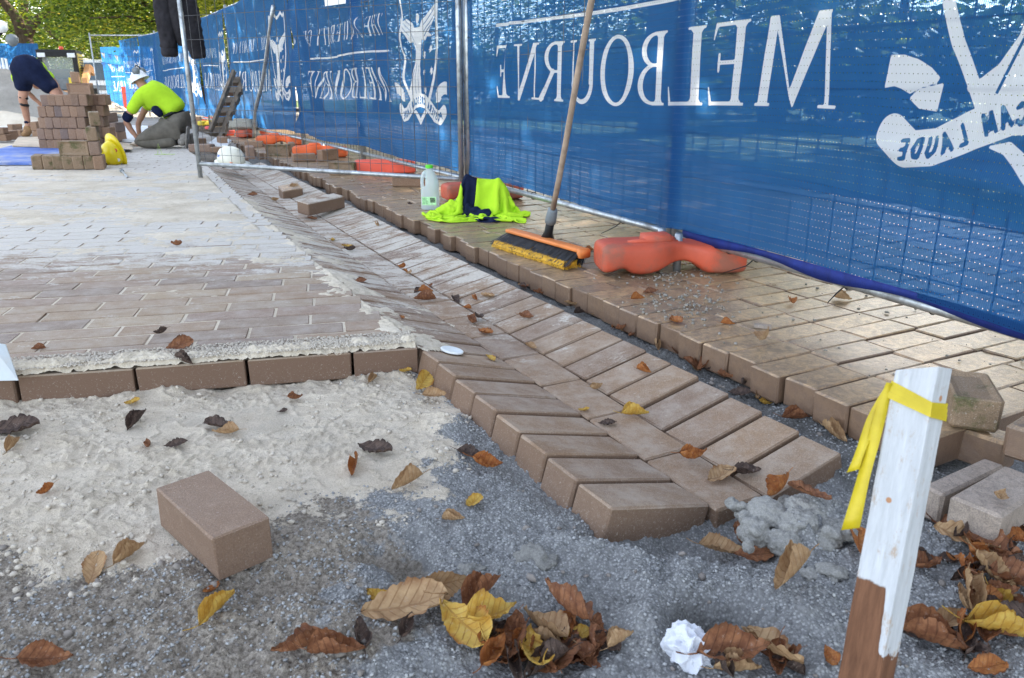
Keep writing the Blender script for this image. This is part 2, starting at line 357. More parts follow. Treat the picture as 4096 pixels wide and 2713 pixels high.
# ================================================================ the ground: levels in metres, paving tops at 0
LA = [(817,651),(918,752),(1254,1031),(1362,1126),(1476,1227),(1681,1403),(1758,1455),(1820,1509),(1888,1573),(1979,1643),(2080,1722),(2177,1809),(2287,1912),(2414,2020)]
LB = [(937,682),(1090,796),(1203,872),(1305,955),(1450,1075),(1765,1256),(1861,1330),(1991,1418),(2056,1473),(2136,1526),(2231,1589),(2322,1656),(2440,1737),(2559,1814),(2680,1913),(2833,2011)]
LC = [(975,679),(1083,746),(1185,812),(1267,860),(1343,910),(1482,993),(1612,1073),(1724,1150),(1896,1250),(2014,1322),(2085,1369),(2151,1412),(2228,1457),(2313,1510),(2417,1573),(2506,1628),(2624,1705),(2756,1777),(2883,1872),(3021,1960)]
LD = [(1088,663),(1210,735),(1348,798),(1600,913),(1783,1008),(1890,1058),(1978,1091),(2079,1150),(2132,1176),(2197,1209),(2262,1241),(2333,1274),(2416,1318),(2506,1363),(2594,1409),(2698,1460),(2806,1521),(2927,1586),(3068,1648),(3213,1721),(3378,1801)]
LE = [(1026,602),(1190,673),(1312,724),(1430,776),(1600,860),(1665,890),(1721,919),(1783,946),(1848,972),(1922,1002),(2008,1043),(2100,1067),(2206,1114),(2259,1132),(2318,1153),(2451,1218),(2522,1250),(2605,1286),(2688,1321),(2777,1357),(2843,1383),(2995,1453),(3113,1500),(3242,1553),(3360,1612),(3519,1683)]
def zoff(name, y):
    e = -.030*(1-float(sstep(np.array(y), 1.2, 2.3)))
    return e+{'A': -.006, 'B': -.078, 'C': -.084, 'D': -.030, 'E': 0.-e}[name]
def fitline(L, nm, deg=3):
    P = []
    for a, b in L:
        z = zoff(nm, 2); q = at(a, b, z)
        for _ in range(3): q = at(a, b, zoff(nm, q.y))
        P.append((q.x, q.y))
    P = np.array(P); w = 1/(.3+P[:, 1]); c = np.polyfit(P[:, 1], P[:, 0], deg, w=w); return c
CA, CB, CC, CD_, CE = fitline(LA, 'A'), fitline(LB, 'B'), fitline(LC, 'C'), fitline(LD, 'D'), fitline(LE, 'E')
pv = np.polyval
def march(c, y0, pitch, n, up=True):
    """points along x=c(y) at equal spacing"""
    out = [(pv(c, y0), y0)]; y = y0
    for _ in range(n):
        dx = (pv(c, y+.01)-pv(c, y))/.01; y += (pitch/math.hypot(1, dx))*(1 if up else -1); out.append((pv(c, y), y))
    return out
def hit(c, p, v, t0=.23):
    t = t0
    for _ in range(12):
        x, y = p[0]+v[0]*t, p[1]+v[1]*t; t += (pv(c, y)-x)/(v[0]-v[1]*(pv(c, y+.01)-pv(c, y))/.01)
    return t
rL = Vector((.974, .226)).normalized(); nL = Vector((-rL.y, rL.x)); Fp = Vector((-.289, 2.208))
rG = Vector((.872, .49)).normalized(); rR = Vector((.878, .478)).normalized(); nR = Vector((-rR.y, rR.x))
# --- far ground sheet, sloping gently away
def zg(y): return -.24 if y < 10.7 else (-.02 if y < 22 else -.02-.017*(y-22))
def base_sheet():
    ys = [-6, .4, 2, 5, 8, 10.6, 11.2, 14, 18, 22, 26, 32, 40, 60, 120, 600]; xs = [-400, -80, -30, -16, -10, -6, -3, 0, 3, 6, 10, 16, 30, 80, 400]
    v = [(x, y, zg(y) if y < 60 else zg(60)) for y in ys for x in xs]
    f = grid_faces(len(xs), len(ys)).tolist(); o = pyd('ground', v, f, M['road']); tag(o, kind='structure')
base_sheet()
# --- gutter of pavers
gut = empty('gutter', (0, 0, 0)); tag(gut, kind='structure')
ML = [brick_mesh('drain_brick%d' % i, .24, .1165, .08, .0045, .0013, M['drain'], seed=i) for i in range(4)]
def lay(me, p, q, wdir, zp, zq, name, parent, L=.24, T=.08, gap=.005, dz=0, wscale=1):
    a = Vector((p[0], p[1], zp)); b = Vector((q[0], q[1], zq)); X = (b-a); c = (a+b)/2+Vector((wdir[0], wdir[1], 0))
    Z = X.normalized().cross(Vector((-X.y, X.x, 0)).normalized()); Z = Z if Z.z > 0 else -Z
    o = place(me, name, c-Z*(T/2)+Vector((0, 0, dz)), X, Z, parent); o.scale = ((X.length-gap)/L, wscale, 1); return o
YE = 1.335
pa = march(CA, YE, .1265, 62)
for k in range(len(pa)-1):
    p = pa[k]; u = (pa[k+1][0]-p[0], pa[k+1][1]-p[1]); t = hit(CB, p, rG, .26); q = (p[0]+rG.x*t, p[1]+rG.y*t)
    if t < .1: continue
    lay(ML[random.randrange(4)], p, q, (u[0]/2, u[1]/2), zoff('A', p[1]), zoff('B', q[1]), 'brick', gut, dz=random.uniform(-.0025, .0015))
pc = march(CC, 1.505, .1255, 62)
for k in range(len(pc)-1):
    p = pc[k]; u = (pc[k+1][0]-p[0], pc[k+1][1]-p[1]); t = hit(CD_, p, rR, .245); q = (p[0]+rR.x*t, p[1]+rR.y*t)
    lay(ML[random.randrange(4)], p, q, (u[0]/2, u[1]/2), zoff('C', p[1]), zoff('D', q[1]), 'brick', gut, dz=random.uniform(-.002, .0015))
pb = march(CB, 1.455, .249, 30)
for k in range(len(pb)-1):
    p, q = pb[k], pb[k+1]; u = Vector((q[0]-p[0], q[1]-p[1])).normalized(); v = Vector((u.y, -u.x)); w = hit(CC, p, v, .13)
    lay(ML[random.randrange(4)], p, q, (v.x*w/2, v.y*w/2), zoff('B', p[1])-.003, zoff('B', q[1])-.003, 'brick', gut, wscale=max(.6, (w-.005)/.1165), dz=random.uniform(-.001, .001))
# --- left paving in running bond
pav = pyd('brick_paving', [(-12, 1.90-2.4, -.0045)], [], M['sand'])
bpy.data.objects.remove(pav)
def yfront(x): return Fp.y+(x-Fp.x)*rL.y/rL.x
ysx = np.linspace(2.25, 11, 60); pts = [(pv(CA, y)-.004, y, -.0032) for y in ysx]; pts += [(-14, 11, -.0032), (-14, yfront(-14)+.012, -.0032), (Fp.x-.02, Fp.y+.012, -.0032)]
pav = pyd('brick_paving', pts, [tuple(range(len(pts)))[::-1]], M['sand']); tag(pav, kind='structure')
if pav.data.polygons[0].normal.z < 0: pav.data.flip_normals()
PL, PW, PT = .297, .1125, .08
MP = [brick_mesh('paving_brick%d' % i, PL-.009, PW-.007, PT, .0035, .0014, M['pave'], seed=20+i) for i in range(4)]
s0 = (at(536, 1483).xy-Fp).dot(rL); items = []
for i in range(78):
    off = s0+(i % 2)*PL*.5+random.uniform(-.03, .03)+(i//2)*.011
    org = Fp+nL*(i+.5)*PW
    t_end = hit(CA, org, rL, .0); k = math.ceil((t_end-off)/PL)
    while True:
        b0, b1 = off+(k-1)*PL, min(off+k*PL, t_end); k -= 1
        if b1-b0 < .035: continue
        c = org+rL*((b0+b1)/2)
        if c.x < -.70*c.y-.5: break
        Z = Vector((random.uniform(-.007, .007), random.uniform(-.009, .009), 1)).normalized(); ang = random.uniform(-.006, .006)
        X = Vector((rL.x*math.cos(ang)-rL.y*math.sin(ang), rL.y*math.cos(ang)+rL.x*math.sin(ang), 0))
        dz = random.uniform(-.0014, .0010); X = (X-Z*X.dot(Z)).normalized(); Y = Z.cross(X)
        m = Matrix((X, Y, Z)).transposed().to_4x4() @ Matrix.Diagonal(((b1-b0-.006)/(PL-.007), 1, 1, 1)); m.translation = Vector((c.x, c.y, -PT/2+dz))
        items.append((c.length, random.randrange(4), m))
items.sort(key=lambda q: q[0])
def scatter_bricks(items, meshes, parent, mat, nmax=298):
    for d, j, m in items[:nmax]:
        o = bpy.data.objects.new('brick', meshes[j]); COL.objects.link(o); o.matrix_world = m; o.parent = parent
    if len(items) > nmax: join_bricks('bricks', [(meshes[j], m, random.random()) for d, j, m in items[nmax:]], parent, mat)
scatter_bricks(items, MP, pav, M['pave'])
# --- right-hand worn paving whose cut ends make the kerb step
ysx = np.linspace(1.62, 17, 80); pts = [(pv(CE, y)+.03 if y < 10 else pv(CE, 10)-(y-10)*.55, y, -.011) for y in ysx]
pts += [(9, 17, -.011), (9, 1.6+8*.54, -.011), (pv(CE, 1.6)+2.2, 1.6+2.2*.54, -.011)]
kp = pyd('kerb_paving', pts, [tuple(range(len(pts)))], M['soil'] if 'soil' in M else sand_mat('joint_dirt', (.07, .055, .04), (.13, .10, .075))); tag(kp, kind='structure')
if kp.data.polygons[0].normal.z < 0: kp.data.flip_normals()
MK = [brick_mesh('kerb_brick%d' % i, .235, .1065, .08, .0042, .0022, M['kerb'], seed=40+i) for i in range(6)]
items = []
pe = march(CE, 1.575, .1105, 76)+[(pv(CE, 9.2)-.05*k-.02, 9.2+.1*k) for k in range(1, 50)]
for k in range(len(pe)-1):
    p = Vector(pe[k]); u = Vector(pe[k+1])-p; mid = p+u/2; jag = random.uniform(-.010, .010) if p.y < 3.6 else random.uniform(-.03, .035)
    if k < 0: continue
    t = jag; first = random.choice((.235, .235, .16, .20)) if k % 2 else .235
    tmax = 2.9 if p.y < 8 else 3.6
    if p.y < 1.75: t += .0
    while t < tmax:
        L = first if t == jag else .238; c = mid+rR*(t+L/2)
        ang = random.uniform(-.012, .012) if t > jag else random.uniform(-.02, .02)
        X = Vector((rR.x*math.cos(ang)-rR.y*math.sin(ang), rR.y*math.cos(ang)+rR.x*math.sin(ang), 0))
        Z = Vector((random.uniform(-.014, .014), random.uniform(-.014, .014), 1)).normalized(); X = (X-Z*X.dot(Z)).normalized(); Y = Z.cross(X)
        m = Matrix((X, Y, Z)).transposed().to_4x4() @ Matrix.Diagonal(((L-.006)/.235, .982, 1, 1)); m.translation = Vector((c.x, c.y, -.04+random.uniform(-.003, .002)))
        items.append((c.length+(3 if c.x > .66*c.y+.4 else 0)-(1.0 if t == jag else 0), random.randrange(6), m)); t += L
items.sort(key=lambda q: q[0]); scatter_bricks(items, MK, kp, M['kerb'])
# ================================================================ sand and gravel bed: one heightfield
def gz(px, py): q = at(px, py, -.09); return (q.x, q.y)
BUMPS = [(3110, 2060, .070, .055), (3290, 2090, .066, .055), (3190, 2150, .05, .05), (2560, 2240, .020, .05), (2750, 2200, .026, .06), (2380, 2190, .016, .04), (3330, 2230, .02, .05), (3400, 2080, .02, .06), (2950, 2090, .018, .05),
         (2500, 2290, .014, .09), (2750, 2330, .022, .09), (3050, 2380, .020, .08), (2350, 2230, .020, .05), (3300, 2480, .012, .10), (2620, 2500, .02, .07),
         (2100, 2350, .012, .09), (1500, 2600, .012, .10), (2250, 2160, .012, .04), (1740, 2010, .016, .05), (1790, 1700, .022, .06), (1760, 1850, .018, .06),
         (1640, 2260, -.030, .050), (1530, 2230, -.015, .045), (1560, 2440, -.018, .05), (1640, 2380, -.012, .05), (2800, 2480, -.042, .050), (2920, 2500, -.040, .050), (2750, 2560, -.02, .05),
         (2250, 2560, -.022, .07), (2420, 2420, -.014, .05), (700, 2150, -.004, .1), (3600, 2000, -.02, .1), (1050, 2330, -.010, .06)]
SANDPOLY = [(-400, 1500), (1700, 1520), (1800, 1700), (1830, 1850), (1740, 1960), (1560, 2020), (1600, 2090), (1180, 2010), (1080, 2100), (760, 2260), (560, 2230), (330, 2230), (-500, 2290)]
def polydist(X, Y, P):
    """signed distance, negative inside"""
    n = len(P); d = np.full(X.shape, 1e9); ins = np.zeros(X.shape, bool)
    for i in range(n):
        ax, ay = P[i]; bx, by = P[(i+1) % n]; ex, ey = bx-ax, by-ay; L = ex*ex+ey*ey+1e-18
        t = np.clip(((X-ax)*ex+(Y-ay)*ey)/L, 0, 1); d = np.minimum(d, (X-ax-t*ex)**2+(Y-ay-t*ey)**2)
        c = ((ay > Y) != (by > Y)); xi = ax+(Y-ay)/(ey if abs(ey) > 1e-12 else 1e-12)*ex; ins ^= c & (X < xi)
    d = np.sqrt(d); return np.where(ins, -d, d)
def bed(X, Y):
    sd_ = polydist(X, Y, [gz(*p) for p in SANDPOLY]); nz_ = fbm(X*9, Y*9, 4, 5)
    sand = 1-sstep(sd_+nz_*.13+fbm(X*30, Y*30, 2, 15)*.04, -.075, .085)
    soil = (1-sstep(X+.2*nz_, -.42, -.02))*(1-sand*.8)
    dfr = (Fp.x-X)*0+(yfront(X)-Y); inleft = X < pv(CA, np.clip(Y, 1.3, 12))
    z = -.086+fbm(X*2.2, Y*2.2, 3, 1)*.014
    z = np.where(inleft, z+.020*np.exp(-np.clip(dfr, 0, 9)/.05)*(.6+fbm(X*14, Y*14, 3, 8)*1.4), z)
    # trowelled sand: flat pans with little raised rims
    w1 = fbm(X*4+3, Y*6, 3, 21); rim = np.exp(-(w1/.025)**2); w2 = fbm(X*8+1.3*Y, Y*11, 3, 33); rim2 = np.exp(-(w2/.03)**2)
    zs = rim*.0075*(.5+vnoise(X*6, Y*6, 4))+rim2*.0045+fbm(X*18, Y*26, 4, 9)*.004+np.clip(fbm(X*70, Y*70, 3, 12)+.08, 0, 1)*.013*np.clip(fbm(X*6, Y*6, 2, 44)*3+.35, .08, 1)
    zgv = fbm(X*11, Y*11, 3, 31)*.016+fbm(X*22, Y*22, 4, 3)*.014+np.abs(fbm(X*80, Y*80, 2, 17))*.014+fbm(X*150, Y*150, 1, 19)*.003+fbm(X*8, Y*8, 3, 6)*.012-.004
    dd = np.zeros(X.shape)
    for a, b, h, r in BUMPS:
        x0, y0 = gz(a, b); g = np.exp(-(((X-x0)**2+(Y-y0)**2)/(r*r))**1.3); k = 1+fbm(X*28+a, Y*28, 3, 2)*.9 if h > .02 else 1
        z = z+h*g*k
        if h < -.011: dd = np.maximum(dd, g*np.clip(-h*22, 0, .95))
    z = z+sand*zs+(1-sand)*zgv
    # lower towards the end of the gutter, higher bedding against its flank
    ex, ey = .35, 1.33; z = z-.074*np.exp(-((((X-.48)*.87+(Y-1.42)*.5)/.30)**4+((-(X-.48)*.5+(Y-1.42)*.87)/.13)**2))
    xa = pv(CA, np.clip(Y, 1.3, 9)); side = np.exp(-((X-xa+.03)/.05)**2)*(Y > 1.3)*(Y < 2.2); z = z-.006*side; dd = np.maximum(dd, side*.35*(1-sand))
    # channel between gutter and kerb
    xd = pv(CD_, np.clip(Y, 1.5, 10)); xe = pv(CE, np.clip(Y, 1.5, 10)); ch = (X > xd-.02)*(X < xe+.05)*(Y > 1.55)
    z = np.where(ch, -.086+zgv, z); dd = np.where(ch, .85, dd); sand = np.where(ch, 0, sand); soil = np.where(ch, .25, soil)
    under = (dfr < -.02) & inleft; z = np.where(under, -.1, z)
    ug = (X > xa+.02)*(X < pv(CD_, np.clip(Y, 1.5, 10))-.02)*(Y > 1.36+.5*(X-.18)); z = np.where(ug, np.minimum(z, -.19), z)
    uk = (X > xe+.06)*(Y > 1.5); z = np.where(uk, -.11, z)
    return z, np.clip(sand, 0, 1), np.clip(soil, 0, 1), np.clip(dd, 0, 1)
def make_bed(name, x0, x1, y0, y1, st, cull=False):
    xs = np.arange(x0, x1, st); ys = np.arange(y0, y1, st); X, Y = np.meshgrid(xs, ys); z, s_, o_, d_ = bed(X, Y)
    V = np.stack([X, Y, z], -1).reshape(-1, 3); F = grid_faces(len(xs), len(ys)); at_ = [q.reshape(-1) for q in (s_, o_, d_)]
    if cull:
        F = F[(np.abs(V[F[:, 0], 0]) < .70*V[F[:, 0], 1]+.42)]; us = np.unique(F); mp = np.zeros(len(V), int); mp[us] = np.arange(len(us)); V = V[us]; F = mp[F]; at_ = [q[us] for q in at_]
    o = npmesh(name, V, F, M['ground'], attrs={'sand': at_[0], 'soil': at_[1], 'damp': at_[2]})
    tag(o, kind='structure'); return o
bed_o = make_bed('sand_bed', -1.95, 1.75, .62, 2.62, .0038, True)
make_bed('gutter_trench', -4.6, .62, 2.60, 10.9, .02)
# --- loose sand lying on the paving: ridge on the front course, drift beside the gutter, patches further off
def surf(X, Y):
    xa, xb, xc, xd, xe = [pv(c, np.clip(Y, 1.3, 9)) for c in (CA, CB, CC, CD_, CE)]
    z = np.where(X < xa, 0, -.006-.072*np.clip((X-xa)/(xb-xa), 0, 1)); z = np.where(X > xb, -.081, z)
    return np.where(X > xc, -.084+.054*np.clip((X-xc)/(xd-xc), 0, 1), z)
def drift(name, X, Y, h):
    z = surf(X, Y)+h; V = np.stack([X, Y, z], -1).reshape(-1, 3); ny, nx = X.shape; F = grid_faces(nx, ny)
    keep = (h.reshape(-1)[F] > -.0012).any(1); F = F[keep]; us = np.unique(F); mp = np.full(len(V), -1); mp[us] = np.arange(len(us))
    o = npmesh(name, V[us], mp[F], M['sand']); tag(o, kind='stuff'); return o
ss = np.arange(-1.85, .004, .004); nn = np.arange(.004, .30, .004); SS, NN = np.meshgrid(ss, nn)
X = Fp.x+rL.x*SS+nL.x*NN; Y = Fp.y+rL.y*SS+nL.y*NN
wid = .115+.045*fbm(SS*5, SS*0+2, 3, 4)+.05*sstep(-SS, .2, 1.2)-.03*sstep(-SS, 1.2, 1.5)
h = .026*(1-sstep(NN, wid*.35, wid))*sstep(NN, -.006, .025)*(.75+fbm(SS*9, NN*9, 3, 3)*.9)
h = h+(h > .002)*(fbm(X*60, Y*60, 3, 2)*.011+np.abs(fbm(X*120, Y*120, 2, 8))*.009)-.002-.006*np.exp(-(((SS+.86)/.09)**2+((NN-.1)/.05)**2))
drift('sand_ridge', X, Y, h)
ys = np.arange(2.05, 5.6, .0065); ds = np.arange(-.22, .40, .0065); DD, Y = np.meshgrid(ds, ys); X = pv(CA, Y)+DD
h = -.010+.016*np.exp(-((DD-.03)/.10)**2)*(.7+fbm(Y*3, DD*3, 3, 5))+fbm(X*7, Y*7, 3, 9)*.016+fbm(X*45, Y*45, 4, 2)*.008
h = np.where(Y < 2.35, h-.02*(1-sstep(Y, 2.05, 2.35)), h)
h = np.minimum(h, .010); drift('sand_drift', X, Y, h)
ys = np.arange(2.75, 7.4, .011); xs = np.arange(-4.6, -.3, .011); X, Y = np.meshgrid(xs, ys)
h = -.0105+.012*sstep(Y+.25*X, 2.1, 4.3)+fbm(X*3, Y*5, 4, 14)*.011+fbm(X*40, Y*40, 3, 6)*.005; h = np.minimum(h, .006)
h = np.where((X > pv(CA, Y)-.1) | (X < -.7*Y-.2), -.02, h); drift('sand_patches', X, Y, h)
# --- stones and crumbs
def dirt_bits(name, pts, sizes, tints, mat, flat=.7, smooth=True):
    t = (1+5**.5)/2; base = np.array([(-1, t, 0), (1, t, 0), (-1, -t, 0), (1, -t, 0), (0, -1, t), (0, 1, t), (0, -1, -t), (0, 1, -t), (t, 0, -1), (t, 0, 1), (-t, 0, -1), (-t, 0, 1)])/1.9
    F = np.array([(0, 11, 5), (0, 5, 1), (0, 1, 7), (0, 7, 10), (0, 10, 11), (1, 5, 9), (5, 11, 4), (11, 10, 2), (10, 7, 6), (7, 1, 8), (3, 9, 4), (3, 4, 2), (3, 2, 6), (3, 6, 8), (3, 8, 9), (4, 9, 5), (2, 4, 11), (6, 2, 10), (8, 6, 7), (9, 8, 1)])
    n = len(pts); j = 1+RS.uniform(-.28, .28, (n, 12, 3)); V = base[None]*j*np.array([1, 1, flat])
    a = RS.uniform(0, 6.28, n); c, s_ = np.cos(a), np.sin(a); asp = RS.uniform(.7, 1.35, n)
    x = V[:, :, 0]*asp[:, None]; y = V[:, :, 1]/asp[:, None]
    V = np.stack([x*c[:, None]-y*s_[:, None], x*s_[:, None]+y*c[:, None], V[:, :, 2]], -1)*sizes[:, None, None]+pts[:, None, :]
    FF = (F[None]+(np.arange(n)*12)[:, None, None]).reshape(-1, 3)
    o = npmesh(name, V.reshape(-1, 3), FF, mat, smooth=smooth, attrs={'tint': np.repeat(tints, 12)}); return tag(o, kind='stuff')
def rnd_bed(n, want, box=(-1.5, 1.5, .68, 2.3)):
    x = RS.uniform(box[0], box[1], n); y = box[2]+(box[3]-box[2])*RS.rand(n)**1.25; k = np.abs(x) < .72*y+.12; x, y = x[k], y[k]
    z, s_, o_, d_ = bed(x[None], y[None]); z, s_, o_ = z[0], s_[0], o_[0]
    ok = (z > -.0985) & want(x, y, s_, o_) & ~((x > pv(CA, np.clip(y, 1.3, 3))) & (x < pv(CD_, np.clip(y, 1.5, 3))) & (y > 1.36+.5*(x-.18)*(x > .18))) & (y < yfront(x)+(x > -.27)*9)
    return x[ok], y[ok], z[ok], s_[ok], o_[ok]
x, y, z, s_, o_ = rnd_bed(52000, lambda x, y, s, o: (RS.rand(len(x)) < (1-s)*np.clip(.75+fbm(x*6, y*6, 2, 40)*1.3, .1, 1)))
r = .0016+.0022*RS.rand(len(x))**2
dirt_bits('gravel', np.stack([x, y, z+r*.35], -1), r, RS.rand(len(x))*.8, M['stone'], .8)
x, y, z, s_, o_ = rnd_bed(5200, lambda x, y, s, o: (s < .6) & (RS.rand(len(x)) < .1+.9*o*np.clip(.5+fbm(x*5, y*5, 2, 60)*2, 0, 1)))
r = .003+.0065*RS.rand(len(x))**2.5; dirt_bits('pebbles', np.stack([x, y, z+r*.25], -1), r, .3+.7*RS.rand(len(x)), M['pebble'], .7)
x, y, z, s_, o_ = rnd_bed(34000, lambda x, y, s, o: (RS.rand(len(x)) < np.clip(1.15-np.abs(s-.6)*2.2, 0, 1)*np.clip(fbm(x*7, y*7, 3, 70)*2+.35, 0, 1)))
r = .0018+.0055*RS.rand(len(x))**3; dirt_bits('sand_crumbs', np.stack([x, y, z+r*.35], -1), r, RS.rand(len(x)), M['crumb'], .8)
# crumbs on the front sand ridge, grit and pebbles on the worn paving
n = 9000; s1 = RS.uniform(-1.8, .0, n); n1 = RS.uniform(0, .17, n); X = Fp.x+rL.x*s1+nL.x*n1; Y = Fp.y+rL.y*s1+nL.y*n1
r = .0016+.0028*RS.rand(n)**2; dirt_bits('sand_crumbs', np.stack([X, Y, .003+.016*(1-sstep(n1, .03, .15))+r*.2], -1), r, RS.rand(n), M['crumb'], .8)
gp = []
for _ in range(420):
    q = at(random.gauss(2740, 110), random.gauss(1215, 42)); gp.append((q.x, q.y, .001))
for _ in range(130):
    q = at(random.uniform(2600, 4096), random.uniform(1120, 1560)); gp.append((q.x, q.y, .001))
for _ in range(130):
    q = at(random.gauss(2650, 90), random.gauss(1110, 14)); gp.append((q.x, q.y, .001))
gp = np.array([p for p in gp if p[0] > pv(CE, p[1])+.01]); r = .0015+.006*RS.rand(len(gp))**3
gp[:, 2] += r*.4; dirt_bits('grit', gp, r, RS.rand(len(gp))*.7+.1, M['grit'], .75)
bpy.context.view_layer.update()
# ================================================================ printed banners (distance-field print on a knitted cloth grid)
class Ink:
    def __init__(s, L, z0, z1, st):
        s.us = np.linspace(0, L, int(L/st)+1); s.zs = np.linspace(z0, z1, int((z1-z0)/st)+1)
        s.U, s.Z = np.meshgrid(s.us, s.zs); s.D = np.full(s.U.shape, .2)
    def win(s, u0, u1, z0, z1, m=.03):
        a, b = np.searchsorted(s.us, (u0-m, u1+m)); c, d = np.searchsorted(s.zs, (z0-m, z1+m)); return slice(c, d), slice(a, b)
    def add(s, fn, bb, sub=False):
        w = s.win(*bb); 
        if s.U[w].size == 0: return
        d = fn(s.U[w], s.Z[w]); s.D[w] = np.maximum(s.D[w], -d) if sub else np.minimum(s.D[w], d)
def d_box(x0, y0, x1, y1):
    cx, cy, hx, hy = (x0+x1)/2, (y0+y1)/2, (x1-x0)/2, (y1-y0)/2
    return lambda X, Y: np.maximum(np.abs(X-cx)-hx, np.abs(Y-cy)-hy)
def d_seg(a, b, w0, w1=None):
    w1 = w0 if w1 is None else w1; ex, ey = b[0]-a[0], b[1]-a[1]; L = ex*ex+ey*ey+1e-12
    def f(X, Y):
        t = np.clip(((X-a[0])*ex+(Y-a[1])*ey)/L, 0, 1); return np.hypot(X-a[0]-t*ex, Y-a[1]-t*ey)-(w0+(w1-w0)*t)
    return f
def d_ell(cx, cy, a, b):
    def f(X, Y):
        x, y = (X-cx)/a, (Y-cy)/b; k = np.sqrt(x*x+y*y)+1e-9; g = np.sqrt((x/a)**2+(y/b)**2)+1e-9; return k*(k-1)/g
    return f
def U_(*fs): return lambda X, Y: np.minimum.reduce([f(X, Y) for f in fs])
def I_(*fs): return lambda X, Y: np.maximum.reduce([f(X, Y) for f in fs])
def N_(f): return lambda X, Y: -f(X, Y)
def d_pl(pts, w): return U_(*[d_seg(pts[i], pts[i+1], w[i] if isinstance(w, list) else w, w[i+1] if isinstance(w, list) else w) for i in range(len(pts)-1)])
def d_poly(P): return lambda X, Y: polydist(X, Y, P)
TK, TN = .066, .024
def stem(x): return U_(d_box(x-TK, 0, x+TK, 1), d_box(x-.15, 0, x+.15, .035), d_box(x-.15, .965, x+.15, 1), d_poly([(x-.12, .02), (x+.12, .02), (x+TK, .08), (x-TK, .08)]), d_poly([(x-.12, .98), (x+.12, .98), (x+TK, .92), (x-TK, .92)]))
def sf(x, y): return d_box(x-.11, y-.0175, x+.11, y+.0175)
def arm(x0, x1, y, t): return U_(d_box(x0, y-TN, x1, y+TN), d_seg((x1-.03, y), (x1+.02, y+t), .028, .012))
def bowl(x0, x1, y0, y1, tk=.125):
    cy, r = (y0+y1)/2, (y1-y0)/2; cx = x0+.12; a = x1-cx
    out = U_(d_ell(cx, cy, a, r), d_box(x0, y0, cx, y1)); inn = U_(d_ell(cx, cy, a-tk, r-.045), d_box(x0, y0+.045, cx, y1-.045)); return I_(out, N_(inn), lambda X, Y: x0-X)
GL = {
 'E': (.66, U_(stem(.17), arm(.17, .60, .976, -.17), arm(.17, .50, .52, .0), d_seg((.50, .42), (.50, .62), .02), arm(.17, .66, .024, .20))),
 'F': (.60, U_(stem(.17), arm(.17, .58, .976, -.17), arm(.17, .48, .50, .0), d_seg((.48, .40), (.48, .60), .02))),
 'L': (.66, U_(stem(.17), arm(.17, .64, .024, .22))),
 'I': (.34, stem(.17)),
 'H': (.90, U_(stem(.17), stem(.73), d_box(.17, .49, .73, .535))),
 'T': (.80, U_(stem(.40), d_box(.05, .955, .75, 1), d_seg((.06, .98), (.03, .80), .026, .012), d_seg((.74, .98), (.77, .80), .026, .012))),
 'U': (.90, U_(d_box(.17-TK, .30, .17+TK, 1), sf(.17, .9825), sf(.74, .9825), d_box(.715, .30, .765, 1), I_(d_ell(.44, .32, .336, .335), N_(d_ell(.46, .34, .255, .28)), lambda X, Y: Y-.34))),
 'O': (1.0, I_(d_ell(.5, .5, .47, .52), N_(d_ell(.5, .5, .335, .468)))),
 'B': (.74, U_(stem(.17), bowl(.17, .63, .53, .995), bowl(.17, .70, .005, .575, .135))),
 'R': (.84, U_(stem(.17), bowl(.17, .66, .48, .995), d_seg((.38, .50), (.78, .03), .05, .06), sf(.80, .0175))),
 'N': (.98, U_(d_box(.145, 0, .195, 1), sf(.17, .0175), sf(.12, .9825), d_box(.775, .02, .825, 1), sf(.80, .9825), d_poly([(.08, 1), (.25, 1), (.83, .06), (.83, -.04), (.76, -.04)]))),
 'M': (1.18, U_(d_poly([(.10, 0), (.15, 0), (.25, .98), (.20, 1)]), sf(.12, .0175), d_poly([(.18, 1), (.34, 1), (.64, .16), (.57, -.02)]), d_poly([(.57, -.02), (.63, .10), (.93, 1), (.87, 1)]), d_poly([(.87, 1), (1.0, 1), (1.08, 0), (.94, 0)]), sf(1.01, .0175))),
 'V': (.92, U_(d_poly([(.06, 1), (.22, 1), (.54, .12), (.48, -.03)]), d_poly([(.48, -.03), (.53, .05), (.86, 1), (.81, 1)]), sf(.14, .9825), sf(.83, .9825))),
 'Y': (.86, U_(d_box(.37, 0, .50, .48), sf(.435, .0175), d_poly([(.04, 1), (.20, 1), (.50, .46), (.38, .46)]), d_poly([(.43, .44), (.49, .46), (.82, 1), (.77, 1)]), sf(.12, .9825), sf(.80, .9825))),
 'S': (.62, d_pl([(.52, .80), (.44, .95), (.28, .965), (.14, .87), (.14, .72), (.26, .60), (.42, .48), (.52, .36), (.51, .16), (.38, .035), (.20, .04), (.09, .20)], [.015, .022, .026, .045, .062, .068, .068, .062, .05, .028, .022, .015])),
}
def put(ink, ch, tl, w, z, cap, uR):
    """letter whose natural left edge is tl metres from the word start; printed mirrored, word start at uR"""
    gw, f = GL[ch]; sx = w/gw
    ink.add(lambda U, Z: f((uR-U-tl)/sx, (Z-z)/cap)*min(cap, sx), (uR-tl-w-.03, uR-tl+.03, z-.03, z+cap+.03))
